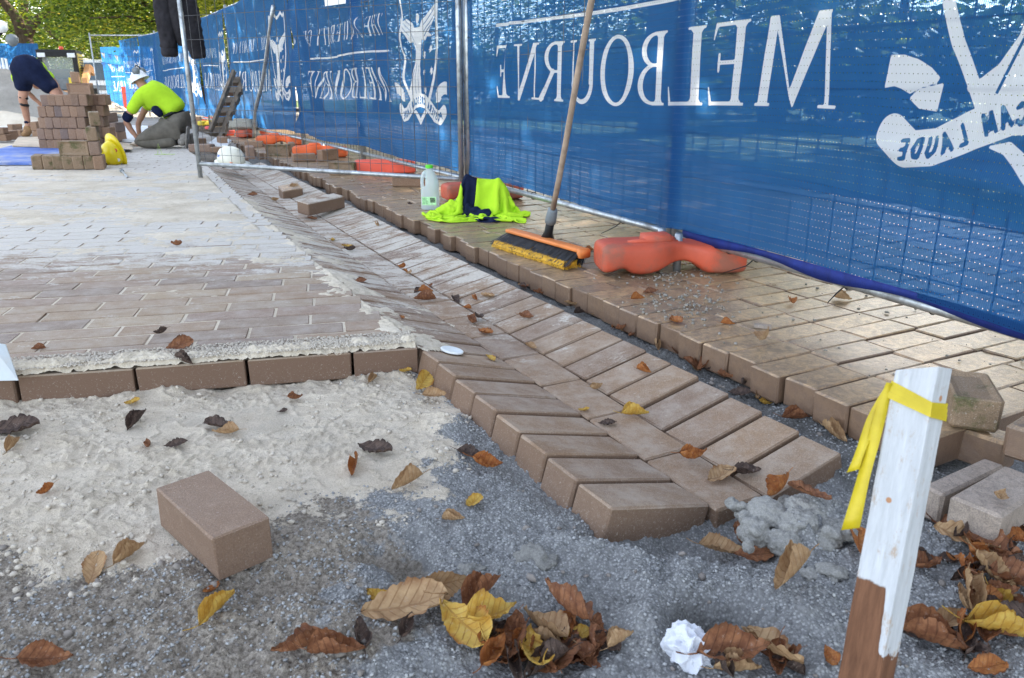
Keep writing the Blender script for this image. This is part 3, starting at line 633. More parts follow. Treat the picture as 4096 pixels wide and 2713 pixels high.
SAN = {'P': [[(0, 0), (0, 1), (.5, .95), (.6, .75), (.5, .52), (0, .5)]], 'O': [[(.3, 0), (.05, .2), (0, .5), (.05, .8), (.3, 1), (.6, .85), (.68, .5), (.6, .15), (.3, 0)]], 'S': [[(.55, .85), (.3, 1), (.05, .8), (.1, .6), (.5, .4), (.55, .2), (.3, 0), (0, .15)]],
 'T': [[(0, 1), (.6, 1)], [(.3, 1), (.3, 0)]], 'E': [[(.5, 1), (0, 1), (0, 0), (.5, 0)], [(0, .5), (.42, .5)]], 'R': [[(0, 0), (0, 1), (.5, .95), (.58, .75), (.5, .52), (0, .5)], [(.25, .5), (.6, 0)]], 'A': [[(0, 0), (.32, 1), (.64, 0)], [(.12, .35), (.52, .35)]],
 'C': [[(.6, .8), (.35, 1), (.08, .8), (0, .5), (.08, .2), (.35, 0), (.6, .2)]], 'M': [[(0, 0), (.05, 1), (.36, .2), (.68, 1), (.74, 0)]], 'L': [[(0, 1), (0, 0), (.48, 0)]], 'U': [[(0, 1), (0, .25), (.28, 0), (.56, .25), (.56, 1)]], 'D': [[(0, 0), (0, 1), (.35, .95), (.6, .5), (.35, .05), (0, 0)]]}
def crest(ink, c, dz=0):
    A = lambda f, bb, sub=False: ink.add(lambda U, Z: f(U-c, Z-dz), (c+bb[0], c+bb[1], bb[2]+dz, bb[3]+dz), sub)
    for s in (-1, 1):
        A(d_pl([(s*.16, 1.62), (s*.28, 1.57), (s*.37, 1.60), (s*.365, 1.40), (s*.37, 1.10), (s*.352, .97), (s*.30, .86), (s*.235, .76), (s*.19, .69)], .019), (-.4, .4, .66, 1.64))
    A(d_pl([(-.16, 1.62), (0, 1.56), (.16, 1.62)], .019), (-.2, .2, 1.5, 1.66))
    q = lambda L: [((x-1945)*.00267, 1.366-y*.00094) for x, y in L]
    for P in ([(1915, 290), (1962, 290), (1955, 420), (1964, 560), (1957, 690), (1930, 705), (1905, 690), (1880, 705), (1850, 665), (1882, 595), (1898, 520), (1906, 400)], [(1890, 140), (1985, 140), (1962, 300), (1912, 300)],
              [(1792, 30), (1812, 70), (1850, 55), (1905, 100), (1925, 160), (1900, 250), (1878, 250), (1850, 190), (1812, 140), (1800, 90)], [(1975, 90), (2072, -10), (2078, 60), (2050, 130), (2030, 180), (2000, 250), (1975, 240), (1962, 160)], [(1978, 170), (2010, 175), (2048, 215), (2040, 225), (1990, 215)]):
        P = q(P); A(d_poly(P), (min(p[0] for p in P), max(p[0] for p in P), min(p[1] for p in P), max(p[1] for p in P)))
    A(d_ell(-.01, 1.30, .035, .035), (-.05, .04, 1.25, 1.35))
    for a, b in (((1815, 85), (1885, 150)), ((1815, 120), (1880, 190)), ((1840, 70), (1895, 120)), ((2066, 20), (1990, 130)), ((2066, 70), (1995, 180)), ((2040, 140), (1995, 215)), ((1912, 460), (1885, 670)), ((1925, 420), (1915, 680)), ((1945, 430), (1940, 690)), ((1890, 150), (1925, 290))):
        a, b = q([a, b]); A(d_seg(a, b, .0045), (min(a[0], b[0]), max(a[0], b[0]), min(a[1], b[1]), max(a[1], b[1])), True)
    for x, y, r in ((2035, 315, .042), (1990, 360, .045), (1990, 492, .033), (2042, 485, .042), (1992, 635, .042)):
        (x, y), = q([(x, y)]); P = []
        for k in range(14):
            rr = r if k % 2 == 0 else r*.42; P.append((x+rr*math.sin(PI*k/7), y+rr*math.cos(PI*k/7)))
        A(d_poly(P), (x-r, x+r, y-r, y+r))
    cl = [(-.47, .615), (-.40, .570), (-.31, .585), (-.21, .64), (-.11, .685), (0, .698), (.11, .685), (.21, .64), (.31, .585), (.40, .570), (.47, .615)]
    A(d_pl(cl, .052), (-.54, .54, .5, .76))
    for s in (-1, 1): A(d_poly([(s*.515, .80), (s*.70, .80), (s*.70, .45), (s*.54, .45)]), (-.6, .6, .45, .72), True)
    for s in (-1, 1):
        P = [(s*.525, .738), (s*.518, .832), (s*.47, .832), (s*.42, .82), (s*.37, .797), (s*.34, .772), (s*.345, .757), (s*.39, .744), (s*.43, .724), (s*.465, .738), (s*.49, .744)]; A(d_poly(P), (-.53, .52, .70, .84))
        P = [(s*.43, .712), (s*.40, .738), (s*.325, .757), (s*.332, .68), (s*.39, .685)]; A(d_poly(P), (-.45, .45, .66, .77))
    A(d_pl([(-.15, .60), (-.10, .60), (0, .53), (.10, .60), (.15, .60)], [.004, .018, .022, .018, .004]), (-.17, .17, .5, .63))
    txt = 'POSTERA CRESCAM LAUDE'; cp = [Vector(p) for p in cl]; seg = [(cp[i+1]-cp[i]).length for i in range(len(cp)-1)]; tot = sum(seg)
    for i, ch in enumerate(txt):
        if ch == ' ': continue
        s = tot*(.955-.91*(i+.1)/len(txt)); k = 0
        while k < len(seg)-1 and s > seg[k]: s -= seg[k]; k += 1
        t = (cp[k+1]-cp[k]).normalized(); o = cp[k]+t*s; n = Vector((-t.y, t.x)); hgt = .052
        for L in SAN[ch]:
            pts = [o-t*(x*hgt*.72)+n*((y-.5)*hgt) for x, y in L]
            A(d_pl([tuple(p) for p in pts], .0062), (o.x-.06, o.x+.05, o.y-.06, o.y+.06), True)
def print_banner(ink, uR=3.38, dz=0, cc=4.12, pos=None, cap=.287):
    for ch, t, w in pos or (('M', 0, .374), ('E', .405, .20), ('L', .645, .195), ('B', .88, .235), ('O', 1.126, .325), ('U', 1.475, .315), ('R', 1.825, .285), ('N', 2.13, .36), ('E', 2.51, .20)):
        put(ink, ch, t, w, .668+dz, cap, uR)
    ink.add(d_box(uR-2.74, 1.083+dz, uR, 1.100+dz), (uR-2.74, uR, 1.07+dz, 1.11+dz))
    x = 0; txt = 'THE UNIVERSITY OF'; tw = sum(GL[c][0]+.14 if c != ' ' else .5 for c in txt)-.14; k = 2.72/tw
    for c in txt:
        if c == ' ': x += .5*k; continue
        put(ink, c, x, GL[c][0]*k, 1.225+dz, .17, uR); x += (GL[c][0]+.14)*k
    crest(ink, cc, dz)
def banner_mat():
    k = NB('banner_knit', .75, .2); uv = k.n('UVMap').outputs[0]; X = k.xyz(uv)
    ink = k.st(k.at_('ink'), .0012, -.0012)
    line = k.ma('MULTIPLY_ADD', k.ma('SINE', k.ma('MULTIPLY', X[0], 2*PI/.0062)), .5, .5)
    fold = k.no(3.0, 4, .5, k.n('Combine' 'XYZ', {0: X[0], 1: k.ma('MULTIPLY', X[1], .4)}).outputs[0])
    blue = k.mix(k.st(fold, .3, .7), (.011, .066, .19), (.015, .085, .24)); blue = k.mix(k.ma('MULTIPLY', line, .35), blue, (.03, .14, .38))
    # needle holes in rows
    row = k.ma('MULTIPLY', X[1], 1/.024); ri = k.ma('FLOOR', row); a = k.ma('ABSOLUTE', k.ma('SUBTRACT', k.ma('FRACT', row), .5))
    cx = k.ma('ADD', k.ma('MULTIPLY', X[0], 1/.0155), k.ma('MULTIPLY', k.ma('MODULO', ri, 2.), .5)); b = k.ma('ABSOLUTE', k.ma('SUBTRACT', k.ma('FRACT', cx), .5))
    hole = k.ma('MULTIPLY', k.st(a, .075, .04), k.st(b, .11, .06))
    k.base(k.mix(ink, blue, (.62, .64, .68)))
    t = k.n('BsdfTranslucent', {0: k.mix(ink, k.mix(k.ma('MULTIPLY', line, .5), (.020, .13, .37), (.045, .23, .54)), (.70, .72, .77))})
    mx = k.n('MixShader', {0: .55, 1: k.b.outputs[0], 2: t.outputs[0]})
    tr = k.n('BsdfTransparent', {0: k.mix(hole, (.45, .70, 1.), (1., 1., 1.))})
    op = k.ma('MAXIMUM', hole, k.ma('MULTIPLY', k.ma('MULTIPLY_ADD', line, .15, .05), k.ma('MULTIPLY_ADD', ink, -.8, 1.)))
    m2 = k.n('MixShader', {0: op, 1: mx.outputs[0], 2: tr.outputs[0]}); k.nt.links.new(m2.outputs[0], k.out.inputs[0])
    k.bump(line, .25, .002); return k.m
M['banner'] = banner_mat()
BL = 4.97
def banner(p0, p1, st, disp, zb, ink, z1=1.93, name='banner', sc=1.0):
    """p0 = left end as the camera sees it; disp(u, z) pushes the cloth towards the site; zb(u) bottom edge"""
    p0, p1 = Vector(p0).to_2d(), Vector(p1).to_2d(); d = (p1-p0); L = d.length; d.normalize(); n = Vector((-d.y, d.x)); n = n if n.dot(-p0) > 0 else -n
    U, Z = ink.U, ink.Z; lo = ink.zs[0]
    b = zb(U); z = b+(Z-lo)/(z1-lo)*(z1-b); w = disp(U, Z); s = U*L/BL
    V = np.stack([p0.x+d.x*s+n.x*w, p0.y+d.y*s+n.y*w, z], -1).reshape(-1, 3)
    return npmesh(name, V, grid_faces(len(ink.us), len(ink.zs)), M['banner'], attrs={'ink': ink.D}, uv=np.stack([U, Z], -1).reshape(-1, 2))
# ---------------------------------------------------------------- fence line
FB = at(4096, 1342, .12).xy; F1 = at(2685, 932, .12).xy; F2 = at(1868, 716, .12).xy; F4 = at(1210, 556, .12).xy
F0 = F1+(FB-F1).normalized()*2.55; F3 = (F2+F4)/2; F5 = at(947, 500, .12).xy; F6 = at(836, 478, .12).xy; F7 = at(657, 452, .12).xy; F8 = at(596, 446, .12).xy; F9 = F8+(F8-F7)*1.4
def out_n(a, b):
    d = (b-a).normalized(); n = Vector((-d.y, d.x)); return n if n.dot(-a) < 0 else -n      # away from the camera side
def panel(a, b, label, group, z0=.0, top=2.0, wires=True, shift=.010, legs=.0, wr=.0029):
    """temporary fence panel: two posts, rails and welded mesh"""
    sh = out_n(a, b)*shift; a, b = a+sh, b+sh; d = (b-a); L = d.length; d.normalize()
    e = empty('temporary_fence', (a.x, a.y, z0)); tag(e, label, 'fence', group)
    def T(nm, pts, r, m='galv', n=10):
        o = MB().tube([Vector(p)-Vector((a.x, a.y, z0)) for p in pts], r, n).build(nm, M[m], e, True); return o
    P = lambda s, z: (a.x+d.x*s, a.y+d.y*s, z0+z)
    T('post', [P(.02, legs), P(.02, top)], .019); T('post', [P(L-.02, legs), P(L-.02, top)], .019)
    T('bottom_rail', [P(.04, .12), P(L-.04, .12)], .017); T('top_rail', [P(.04, top-.06), P(L-.04, top-.06)], .017)
    if wires:
        m = MB(); nx = int(L/.1); 
        for k in range(1, nx): m.tube([P(k*L/nx, .12), P(k*L/nx, top-.06)], wr, 4, False)
        k = .20
        while k < top-.1: m.tube([P(.02, k), P(L-.02, k)], wr, 4, False); k += .18
        m.v = [(x-a.x, y-a.y, z-z0) for x, y, z in m.v]; tag(m.build('wire_mesh', M['wire'], e, True), kind='stuff')
    return e
GP = 'temporary fence panels along the kerb'
eB = panel(F1, F0, 'galvanised fence panel behind the large lettered banner, nearest the camera on the right', GP)
eA = panel(F2, F1, 'galvanised mesh panel behind the nearest banner between the tall post and the broom', GP)
panel(F3, F2, 'galvanised panel right half behind the second banner with the full crest', GP)
panel(F4, F3, 'galvanised panel left half behind the second banner, ending at the seam', GP)
panel(F5, F4, 'fence panel behind the third banner, to the right of the leaning pallet', GP)
panel(F6, F5, 'fence panel behind the narrow folded banner and the leaning pallet', GP)
panel(F7, F6, 'fence panel beyond the kneeling worker under the darker blue banner', GP, wires=False)
panel(F8, F7, 'second farthest fence panel of the long blue line', GP, wires=False)
CF = at(796, 712, 0).xy
eC = panel(CF, F2+Vector((-.02, -.03)), 'bare wire mesh panel jutting into the site without a banner', GP, shift=0, z0=.0, wr=.0019)
for o in eC.children:
    if o.name.startswith('bottom_rail') or 1: pass
# the short stub of the site-side post stands on the paving, rail flattened at its ends
# cable ties round the near bottom rail
def tie(a, b, t, tail, lab):
    n = -out_n(a, b); d = (b-a); p = a+d*t+out_n(a, b)*.018; q = Vector((p.x, p.y, .12)); dn = d.normalized(); m = MB()
    ring = [q+Vector((n.x*math.cos(w)*.021, n.y*math.cos(w)*.021, math.sin(w)*.021)) for w in [k*PI/6 for k in range(13)]]
    m.tube(ring, .0028, 5, False)
    if tail:
        s = q+Vector((n.x*.02, n.y*.02, -.012)); m.tube([s, s+Vector((n.x*.03, n.y*.03, -.02)), s+Vector((n.x*.05-dn.x*tail*.8, n.y*.05-dn.y*tail*.8, -.05-abs(tail)*.15))], [.0028, .0024, .0018], 5)
    tag(m.build('cable_tie', M['black'], None, True), lab, 'cable tie', 'cable ties on the bottom rail')
tie(F1, F0, .22, .14, 'black cable tie with a long tail on the rail right of the orange foot')
tie(F1, F0, .155, 0, 'short black cable tie on the rail just left of the long tailed one')
tie(F1, F0, .40, .015, 'black cable tie with a stubby downward tail on the nearest rail')
tie(F1, F0, .53, 0, 'plain rusty tie ring on the rail furthest to the right')
tie(F2, F1, .83, .12, 'black cable tie with a slanting tail on the rail behind the orange foot')
tie(F2, F1, .42, 0, 'black cable tie on the rail just left of the broom handle')
# ---------------------------------------------------------------- the banners
def gau(x, c, w): return np.exp(-((x-c)/w)**2)
i1 = Ink(BL, .15, 1.93, .0068); print_banner(i1, 3.267, 0, 3.97, (('M', 0, .428), ('E', .46, .23), ('L', .735, .24), ('B', 1.0, .23), ('O', 1.244, .313), ('U', 1.585, .29), ('R', 1.913, .284), ('N', 2.198, .327), ('E', 2.56, .18)), .306)
def disp1(u, z):
    k = .006+.005*np.sin(u*2.3+z*1.2)*sstep(1.93-z, 0, .8)+.006*fbm(u*3, z*1.1, 3, 2)
    k = k+.030*gau(u-.25*(z-.6), .62, .05)+.020*gau(u-.30*(z-.6), .40, .07)+.016*gau(u, .16, .05)           # gathered folds at the left end
    k = k+.026*gau(u, 2.36, .055)*(.6+.4*np.sin(z*5))-.012*gau(u, 2.50, .06)                                # over the post pair
    t = (u-2.4); y = .62-.17*(t-.9)+.03*np.sin(t*4); k = k+.030*gau(z-y, 0, .045)*sstep(u, 3.0, 3.7)-.014*gau(z-y+.09, 0, .06)*sstep(u, 3.0, 3.7)
    y2 = .30-.02*(t-1)+.02*np.sin(t*5+1); k = k+.022*gau(z-y2, 0, .03)*sstep(u, 3.1, 3.8)
    return k+.006*fbm(u*14, z*5, 2, 7)+.022*sstep(.30-z, 0, .15)*(.5+.5*np.sin(u*3.2))
b1 = banner(F2+Vector((.03, 0)), F2+(F1-F2), .0068, disp1, lambda u: u*0+.15, i1) if False else None
# the near banner follows the bend between two panels
def bent_banner(ink, disp, zb, a, m, b, z1=1.93):
    U, Z = ink.U, ink.Z; L1 = (m-a).length; L2 = (b-m).length; s = U/BL*(4.97); lo = ink.zs[0]
    d1, d2 = (m-a).normalized(), (b-m).normalized(); n1, n2 = -out_n(a, m), -out_n(m, b)
    f = sstep(s, L1-.10, L1+.10); w = disp(U, Z); B = zb(U); z = B+(Z-lo)/(z1-lo)*(z1-B)
    x1, y1 = a.x+d1.x*s, a.y+d1.y*s; x2, y2 = m.x+d2.x*(s-L1), m.y+d2.y*(s-L1)
    V = np.stack([x1*(1-f)+x2*f+(n1.x*(1-f)+n2.x*f)*w, y1*(1-f)+y2*f+(n1.y*(1-f)+n2.y*f)*w, z], -1).reshape(-1, 3)
    return npmesh('banner', V, grid_faces(len(ink.us), len(ink.zs)), M['banner'], attrs={'ink': ink.D}, uv=np.stack([U, Z], -1).reshape(-1, 2))
GB = 'blue lettered banners tied to the fence'
b1 = bent_banner(i1, disp1, lambda u: .150+.012*np.sin(u*2.6)-.012*sstep(u, 3, 4.5), F2+Vector((.02, .0)), F1, F0)
tag(b1, 'big blue mesh banner with mirrored white lettering and crest, nearest, behind the broom', 'banner', GB)
# turned-up hem of the near banner, hanging behind the rail side
hm = MB(); aa = F1+(F0-F1)*.02; pts = []
for k in range(60):
    s = 2.2*k/59; p = F1+(F0-F1).normalized()*(s+.1)-out_n(F1, F0)*.012; w = .035+.012*math.sin(k*.35); pts.append((Vector((p.x, p.y, .158)), Vector((p.x, p.y, .158-w))))
v = []; f = []
for k, (p, q) in enumerate(pts): v += [p, q+Vector((0, 0, 0))]
f = [(2*k, 2*k+1, 2*k+3, 2*k+2) for k in range(len(pts)-1)]
hem = pyd('hem', v, f, simple('banner_hem', (.008, .02, .14), .7, .3, 20, .3, 200), b1, True)
sm = hem.modifiers.new('s', 'SOLIDIFY'); sm.thickness = .003
i2 = Ink(BL, .12, 1.93, .0095); print_banner(i2, 3.44, -.095, 4.19)
def disp2(u, z):
    k = .03+.02*fbm(u*2, z*2, 3, 4)
    r = np.hypot((u-4.0)*.55, z-2.3); k = k+.030*np.sin(r*17+fbm(u*1.5, z*1.5, 2, 6)*4)*sstep(4.6-u, 0, 1.5)*sstep(r, .3, .9)
    k = k+.028*np.sin((u*.55+z*1.3)*9+fbm(u*2, z*2, 2, 8)*3)*gau(u, 2.6, .8)*sstep(z, .4, 1.2)
    return k+.012*fbm(u*5, z*8, 3, 5)+.02*gau(u, 1.1, .15)*np.sin(z*7)+.03*sstep(.35-z, 0, .2)
b2 = banner(F4, F2, .0095, disp2, lambda u: .19+.015*np.sin(u*3)-.03*sstep(u, 3.5, 5), i2)
tag(b2, 'blue draped banner with full winged crest and mirrored lettering, left of the tall post', 'banner', GB)
i3 = Ink(BL, .12, 1.93, .019); print_banner(i3, 3.44, -.02, 4.19)
def dispf(sd):
    return lambda u, z: .035+.03*fbm(u*2+sd, z*1.2, 3, 4)+.02*np.sin(u*4+z*3+sd)+.03*sstep(.4-z, 0, .3)*np.sin(u*1.5+sd)
for a, b, sd, lab in ((F5, F4, 1, 'blue banner with a small crest between the pallet and the draped banner'), (F6, F5, 2.5, 'narrow folded blue banner directly behind the leaning pallet'),
                      (F7, F6, 4, 'violet blue banner seen through the bare mesh beside the hanging jacket'), (F8, F7, 5.5, 'dim blue banner with a faint crest just right of the kneeling worker'), (F9, F8, 7, 'last thin sliver of blue banner at the far end of the line')):
    o = banner(a, b, .019, dispf(sd), lambda u: .18+.03*np.sin(u*1.3+a.x), i3); tag(o, lab, 'banner', GB)
# ================================================================ bricks lying about
def box3(D, A, C, T, mat, name='brick', frog=False, seed=1, bev=.005, dz=0):
    """brick from three top corners: D common corner, A along its length, C across; T thick downwards"""
    X = A-D; Y = C-D; L, Wd = X.length, Y.length; Z = X.cross(Y).normalized()
    if Z.z < 0: Z = -Z
    me = brick_mesh(name, L, Wd, T, bev, .0016, mat, frog, seed)
    return place(me, name, (A+C)/2-Z*(T/2)+Vector((0, 0, dz)), X, Z)
GLB = 'loose pavers lying near the gutter'
b = box3(at(847, 2154, .0), at(619, 1947, .0), at(1085, 2071, .0), .086, M['loosep'], seed=3, bev=.003)
tag(b, 'single new brown paver lying askew on the sand in the left foreground', 'paver', GLB)
b = box3(at(3820, 1577, .085), at(3770, 1466, .085), at(4025, 1602, .085), .082, M['greyb'] if 0 else M['moss'], frog=True, seed=4, bev=.008)
tag(b, 'paver with its hollow frog upward, resting on the worn paving behind the stake', 'paver', GLB)
b = box3(at(4022, 1772, -.004), at(3805, 1704, -.004), at(4085, 1742, -.004), .08, M['kerb'], seed=5, bev=.007); tag(b, 'dark stained paver tipped at the broken kerb end under the frogged paver', 'paver', GLB)
b = box3(at(3813, 1995, -.03), at(3720, 1955, -.03), at(3990, 1850, -.03), .07, M['greyb'], seed=6, bev=.006)
b = b if 0 else b; tag(b, 'mottled light grey paver half hidden behind the stake, left of its twin', 'paver', GLB)
b = box3(at(4011, 2068, -.006), at(3810, 1988, -.006), at(4200, 1925, -.006), .062, M['greyb'], seed=7, bev=.006); tag(b, 'mottled light grey paver at the right edge, overlapping the one behind the stake', 'paver', GLB)
b = box3(at(4045, 1700, .07), at(4250, 1760, .07), at(4085, 1640, .07), .075, M['kerb'], seed=8, bev=.008); tag(b, 'worn paver standing at the far right edge above the two grey ones', 'paver', GLB)
MBk = {k: [brick_mesh('block_%s%d' % (k, i), .275, .1265, .090, .008, .0025, M[k], False, 60+i) for i in range(3)] for k in ('block', 'moss')}
MBf = {k: brick_mesh('frog_%s' % k, .275, .13, .095, .006, .002, M[k], True, 70) for k in ('block', 'moss')}
def blk(x, y, z, mode, mat='block', label='', group='loose pavers dotted along the site', yaw=0, sc=1., cat='paver'):
    """mode: end = long axis away from us, on edge; frog = hollow face to us; long = side to us; flat"""
    c, s = math.cos(rad(yaw)), math.sin(rad(yaw)); ax, ay = Vector((c, s, 0)), Vector((-s, c, 0)); r = random.uniform
    if mode == 'end': X, Z, h = ay, ax, .065
    elif mode == 'frog': X, Z, h = ax, -ay, .065
    elif mode == 'long': X, Z, h = ax, Vector((0, 0, 1)), .0475
    else: X, Z, h = ay, Vector((0, 0, 1)), .0475
    me = MBf[mat] if mode == 'frog' else MBk[mat][random.randrange(3)]
    o = place(me, 'brick', Vector((x+r(-.002, .002), y+r(-.01, .01), z+h*sc)), X, Z); o.scale = (sc,)*3
    tag(o, label, cat, group); return o
ORD = ['leftmost', 'second', 'third', 'fourth', 'fifth', 'sixth', 'seventh']
X_ = lambda px, Y, z=0: (px-2048)/3124*(Y*_c-(z-CH)*_s)
GS = 'pavers stacked on the left by the blue board'
def ordl(k, n): return 'rightmost' if k == n-1 else (ORD[k] if k == 0 else ORD[k]+' from left')
for k in range(7): blk(X_(150+41.3*k, 7.42)-.055, 7.56, 0, 'end', 'moss' if k < 6 else 'block', '%s end of the seven mossy pavers forming the lowest front course' % ordl(k, 7), GS, yaw=24+random.uniform(-2, 2))
blk(X_(307, 7.45), 7.50, .13, 'frog', 'moss', 'frogged mossy paver lying on the front course of the stack', GS)
blk(X_(389, 7.42)-.055, 7.56, .13, 'end', 'block', 'end of the paver right of the frogged one on the front course', GS, yaw=24)
blk(X_(389, 7.42)-.055, 7.56, .26, 'end', 'moss', 'mossy third-high paver above the right end of the front course', GS, yaw=22)
blk(X_(392, 7.42)-.055, 7.60, .39, 'end', 'moss', 'topmost paver of the front right column of the stack', GS, yaw=28)
for r_, (st, n) in enumerate(((174, 7), (167, 7), (170, 6), (172, 6), (179, 6))):
    nm = ('ground', 'second', 'third', 'fourth', 'top')[r_]
    for k in range(n): blk(X_(st+31*k, 9.7, .13*r_)-.03, 9.84, .13*r_, 'end', 'block', '%s of the paver ends in the %s row of the tall stack' % (ordl(k, n), nm), GS, yaw=13+random.uniform(-1.5, 1.5))
    for k in (n-2, n-1): blk(X_(st+31*k+16, 9.7, .13*r_), 10.13, .13*r_, 'end', 'block', '%s back paver behind the right end of the tall stack, %s row' % ('inner' if k < n-1 else 'outer', nm), GS, yaw=13)
blk(X_(313, 9.75, .7), 9.80, .65, 'frog', 'block', 'frogged paver side-on across the top row of the tall stack', GS)
blk(X_(292, 9.9, .85), 9.95, .78, 'end', 'block', 'single paver end crowning the tall stack beneath the loader', GS, yaw=25)
for i, (px, z) in enumerate(((406, 0), (432, 0), (459, 0), (406, .13), (432, .13), (459, .13), (434, .26), (408, .26))):
    blk(X_(px, 11.3), 11.45, z, 'end', 'block', ('left', 'middle', 'right', 'left', 'middle', 'right', 'right', 'left')[i]+' paver of the '+('ground', 'second', 'top')[i//3]+' row in the small stack on plywood', GS)
for i in range(2): blk(X_(141, 11.6), 11.75, .13*i, 'end', 'block', ('lower', 'upper')[i]+' of two pavers beside the standing worker\'s boot', GS)
for i, (px, Y, z, md, lb_) in enumerate(((-2, 11.5, 0, 'long', 'lower paver of the low pile cut by the left edge'), (-6, 11.5, .095, 'long', 'upper paver of the low pile cut by the left edge'), (44, 11.7, 0, 'end', 'paver end just right of the low pile at the left edge'),
                                        (63, 13.4, .02, 'end', 'lone paver standing on the white slab left of the boot'), (60, 12.6, 0, 'long', 'flat paver in front of the white slab near the boot'), (85, 12.7, 0, 'flat', 'small flat paver touching the standing worker\'s boot'))):
    blk(X_(px, Y), Y, z, md, 'block', lb_, GS)
GD = 'loose pavers dotted along the site'
blk(X_(640, 11.2), 11.25, 0, 'frog', 'block', 'frogged paver with lime string in front of the kneeling worker', GD, sc=.97)
blk(X_(640, 11.2), 11.25, .127, 'long', 'block', 'plain paver lying on the one wrapped with lime string', GD)
for px, py, md, mt, z, yaw, sc, lb_ in ((1110, 625, 'frog', 'moss', 0, -4, .95, 'frogged paver on the kerb left of the second orange foot'), (1162, 606, 'end', 'block', 0, 20, .8, 'end of a paver tucked behind the frogged one on the kerb'),
    (1210, 648, 'long', 'block', 0, 25, .85, 'small plain paver on the kerb in front of an orange foot'), (1308, 645, 'end', 'block', 0, -30, .9, 'upright tan paver standing between two orange feet'),
    (1368, 702, 'frog', 'moss', 0, -8, .84, 'dark frogged paver beside the bright boxy orange foot'), (1637, 750, 'long', 'block', 0, -3, .95, 'dark paver lying left of the milk bottle behind the rail'),
    (995, 636, 'end', 'block', 0, 20, 1., 'paver end just right of the white helmet'), (932, 668, 'long', 'block', 0, 0, .9, 'paver under the white helmet and trowel'),
    (785, 577, 'long', 'block', 0, 20, .8, 'tilted paver right of the kneeling worker\'s boot'), (800, 610, 'long', 'block', 0, -5, 1., 'paver behind the tall wire panel post'), (884, 588, 'end', 'block', .0, 30, .95, 'upper paver behind the white helmet'),
    (870, 612, 'long', 'block', 0, 8, .7, 'paver lying left of the white helmet'), (770, 500, 'long', 'block', .0, 0, 1., 'far paver above the kneeling worker\'s hip'), (775, 485, 'long', 'block', .1, 0, .9, 'far paver set on another above the worker\'s hip'),
    (1010, 590, 'long', 'block', 0, 10, .8, 'paver beneath the two concrete lumps'), (1940, 862, 'long', 'moss', .0, 12, .8, 'paver weighing down the hi-vis jacket')):
    p = at(px, py, z); blk(p.x, p.y+.06, z, md, mt, lb_, GD, yaw, sc)
p, q = at(1210, 862, -.05), at(1358, 836, -.045); X = (q-p); b = place(brick_mesh('brick', X.length, .115, .082, .005, .0014, M['drain'], seed=9), 'brick', (p+q)/2+Vector((-.01, .055, .043)), X+Vector((0, 0, .012)), Vector((.1, -.02, 1)).normalized())
tag(b, 'single dusty paver lying loose across the gutter pavers in the middle distance', 'paver', GLB)
p = at(1160, 770, -.04); b = place(brick_mesh('brick', .16, .115, .09, .006, .002, M['kerb'], seed=10), 'brick', p+Vector((.0, .02, .0)), Vector((.8, .5, .1)), Vector((.15, -.3, 1)).normalized())
tag(b, 'broken dark paver wedged in the gap between gutter and kerb', 'paver', GLB)
p = at(3050, 1312, 0); b = place(brick_mesh('paver_chip', .055, .022, .012, .002, .0015, M['greyb'], seed=12), 'paver_chip', p+Vector((0, .0, .006)), Vector((.95, -.3, 0)), Vector((0, 0, 1))); tag(b, 'thin grey chip of broken paver on the worn paving', 'paver chip')
# ================================================================ orange fence feet
def loft(secs, n=24, pw=4.6):
    """rounded-rect sections (x, ycentre, halfwidth, zlow, zhigh)"""
    v = []; f = []
    for x, yc, hw, z0, z1 in secs:
        for k in range(n):
            t = 2*PI*k/n; c, s = math.cos(t), math.sin(t); v.append((x, yc+hw*math.copysign(abs(c)**(2/pw), c), (z0+z1)/2+(z1-z0)/2*math.copysign(abs(s)**(2/pw), s)))
    for i in range(len(secs)-1):
        for k in range(n): f.append((i*n+k, (i+1)*n+k, (i+1)*n+(k+1) % n, i*n+(k+1) % n))
    f.append(tuple(range(n))); f.append(tuple(((len(secs)-1)*n+k) for k in range(n))[::-1]); return v, f
def make_foot(mat, boxy=False):
    if boxy: v, f = loft([(-.30, 0, .05, .03, .09), (-.29, 0, .10, .005, .125), (-.27, 0, .11, 0, .13), (.26, 0, .115, 0, .13), (.285, 0, .105, .005, .12), (.295, 0, .05, .03, .09)], 20, 7)
    else: v, f = loft([(-.306, 0, .07, .045, .09), (-.305, 0, .095, .022, .112), (-.298, 0, .112, .014, .126), (-.27, 0, .118, .012, .132), (-.235, 0, .12, .030, .134), (-.205, 0, .12, .032, .134), (-.19, 0, .12, .004, .135), (-.10, 0, .122, 0, .136), (-.04, 0, .112, .03, .142), (.0, 0, .085, .052, .138), (.05, 0, .078, .056, .130),
                        (.09, 0, .095, .04, .126), (.13, 0, .118, .006, .122), (.15, 0, .122, .002, .122), (.26, 0, .122, 0, .120), (.295, 0, .116, .004, .116), (.304, 0, .095, .016, .100), (.306, 0, .07, .035, .08)])
    o = pyd('foot_block', v, f, mat, None, True)
    o.data.polygons.foreach_set('use_smooth', [True]*len(o.data.polygons)); b = o.modifiers.new('s', 'SUBSURF'); b.levels = b.render_levels = 1
    return o
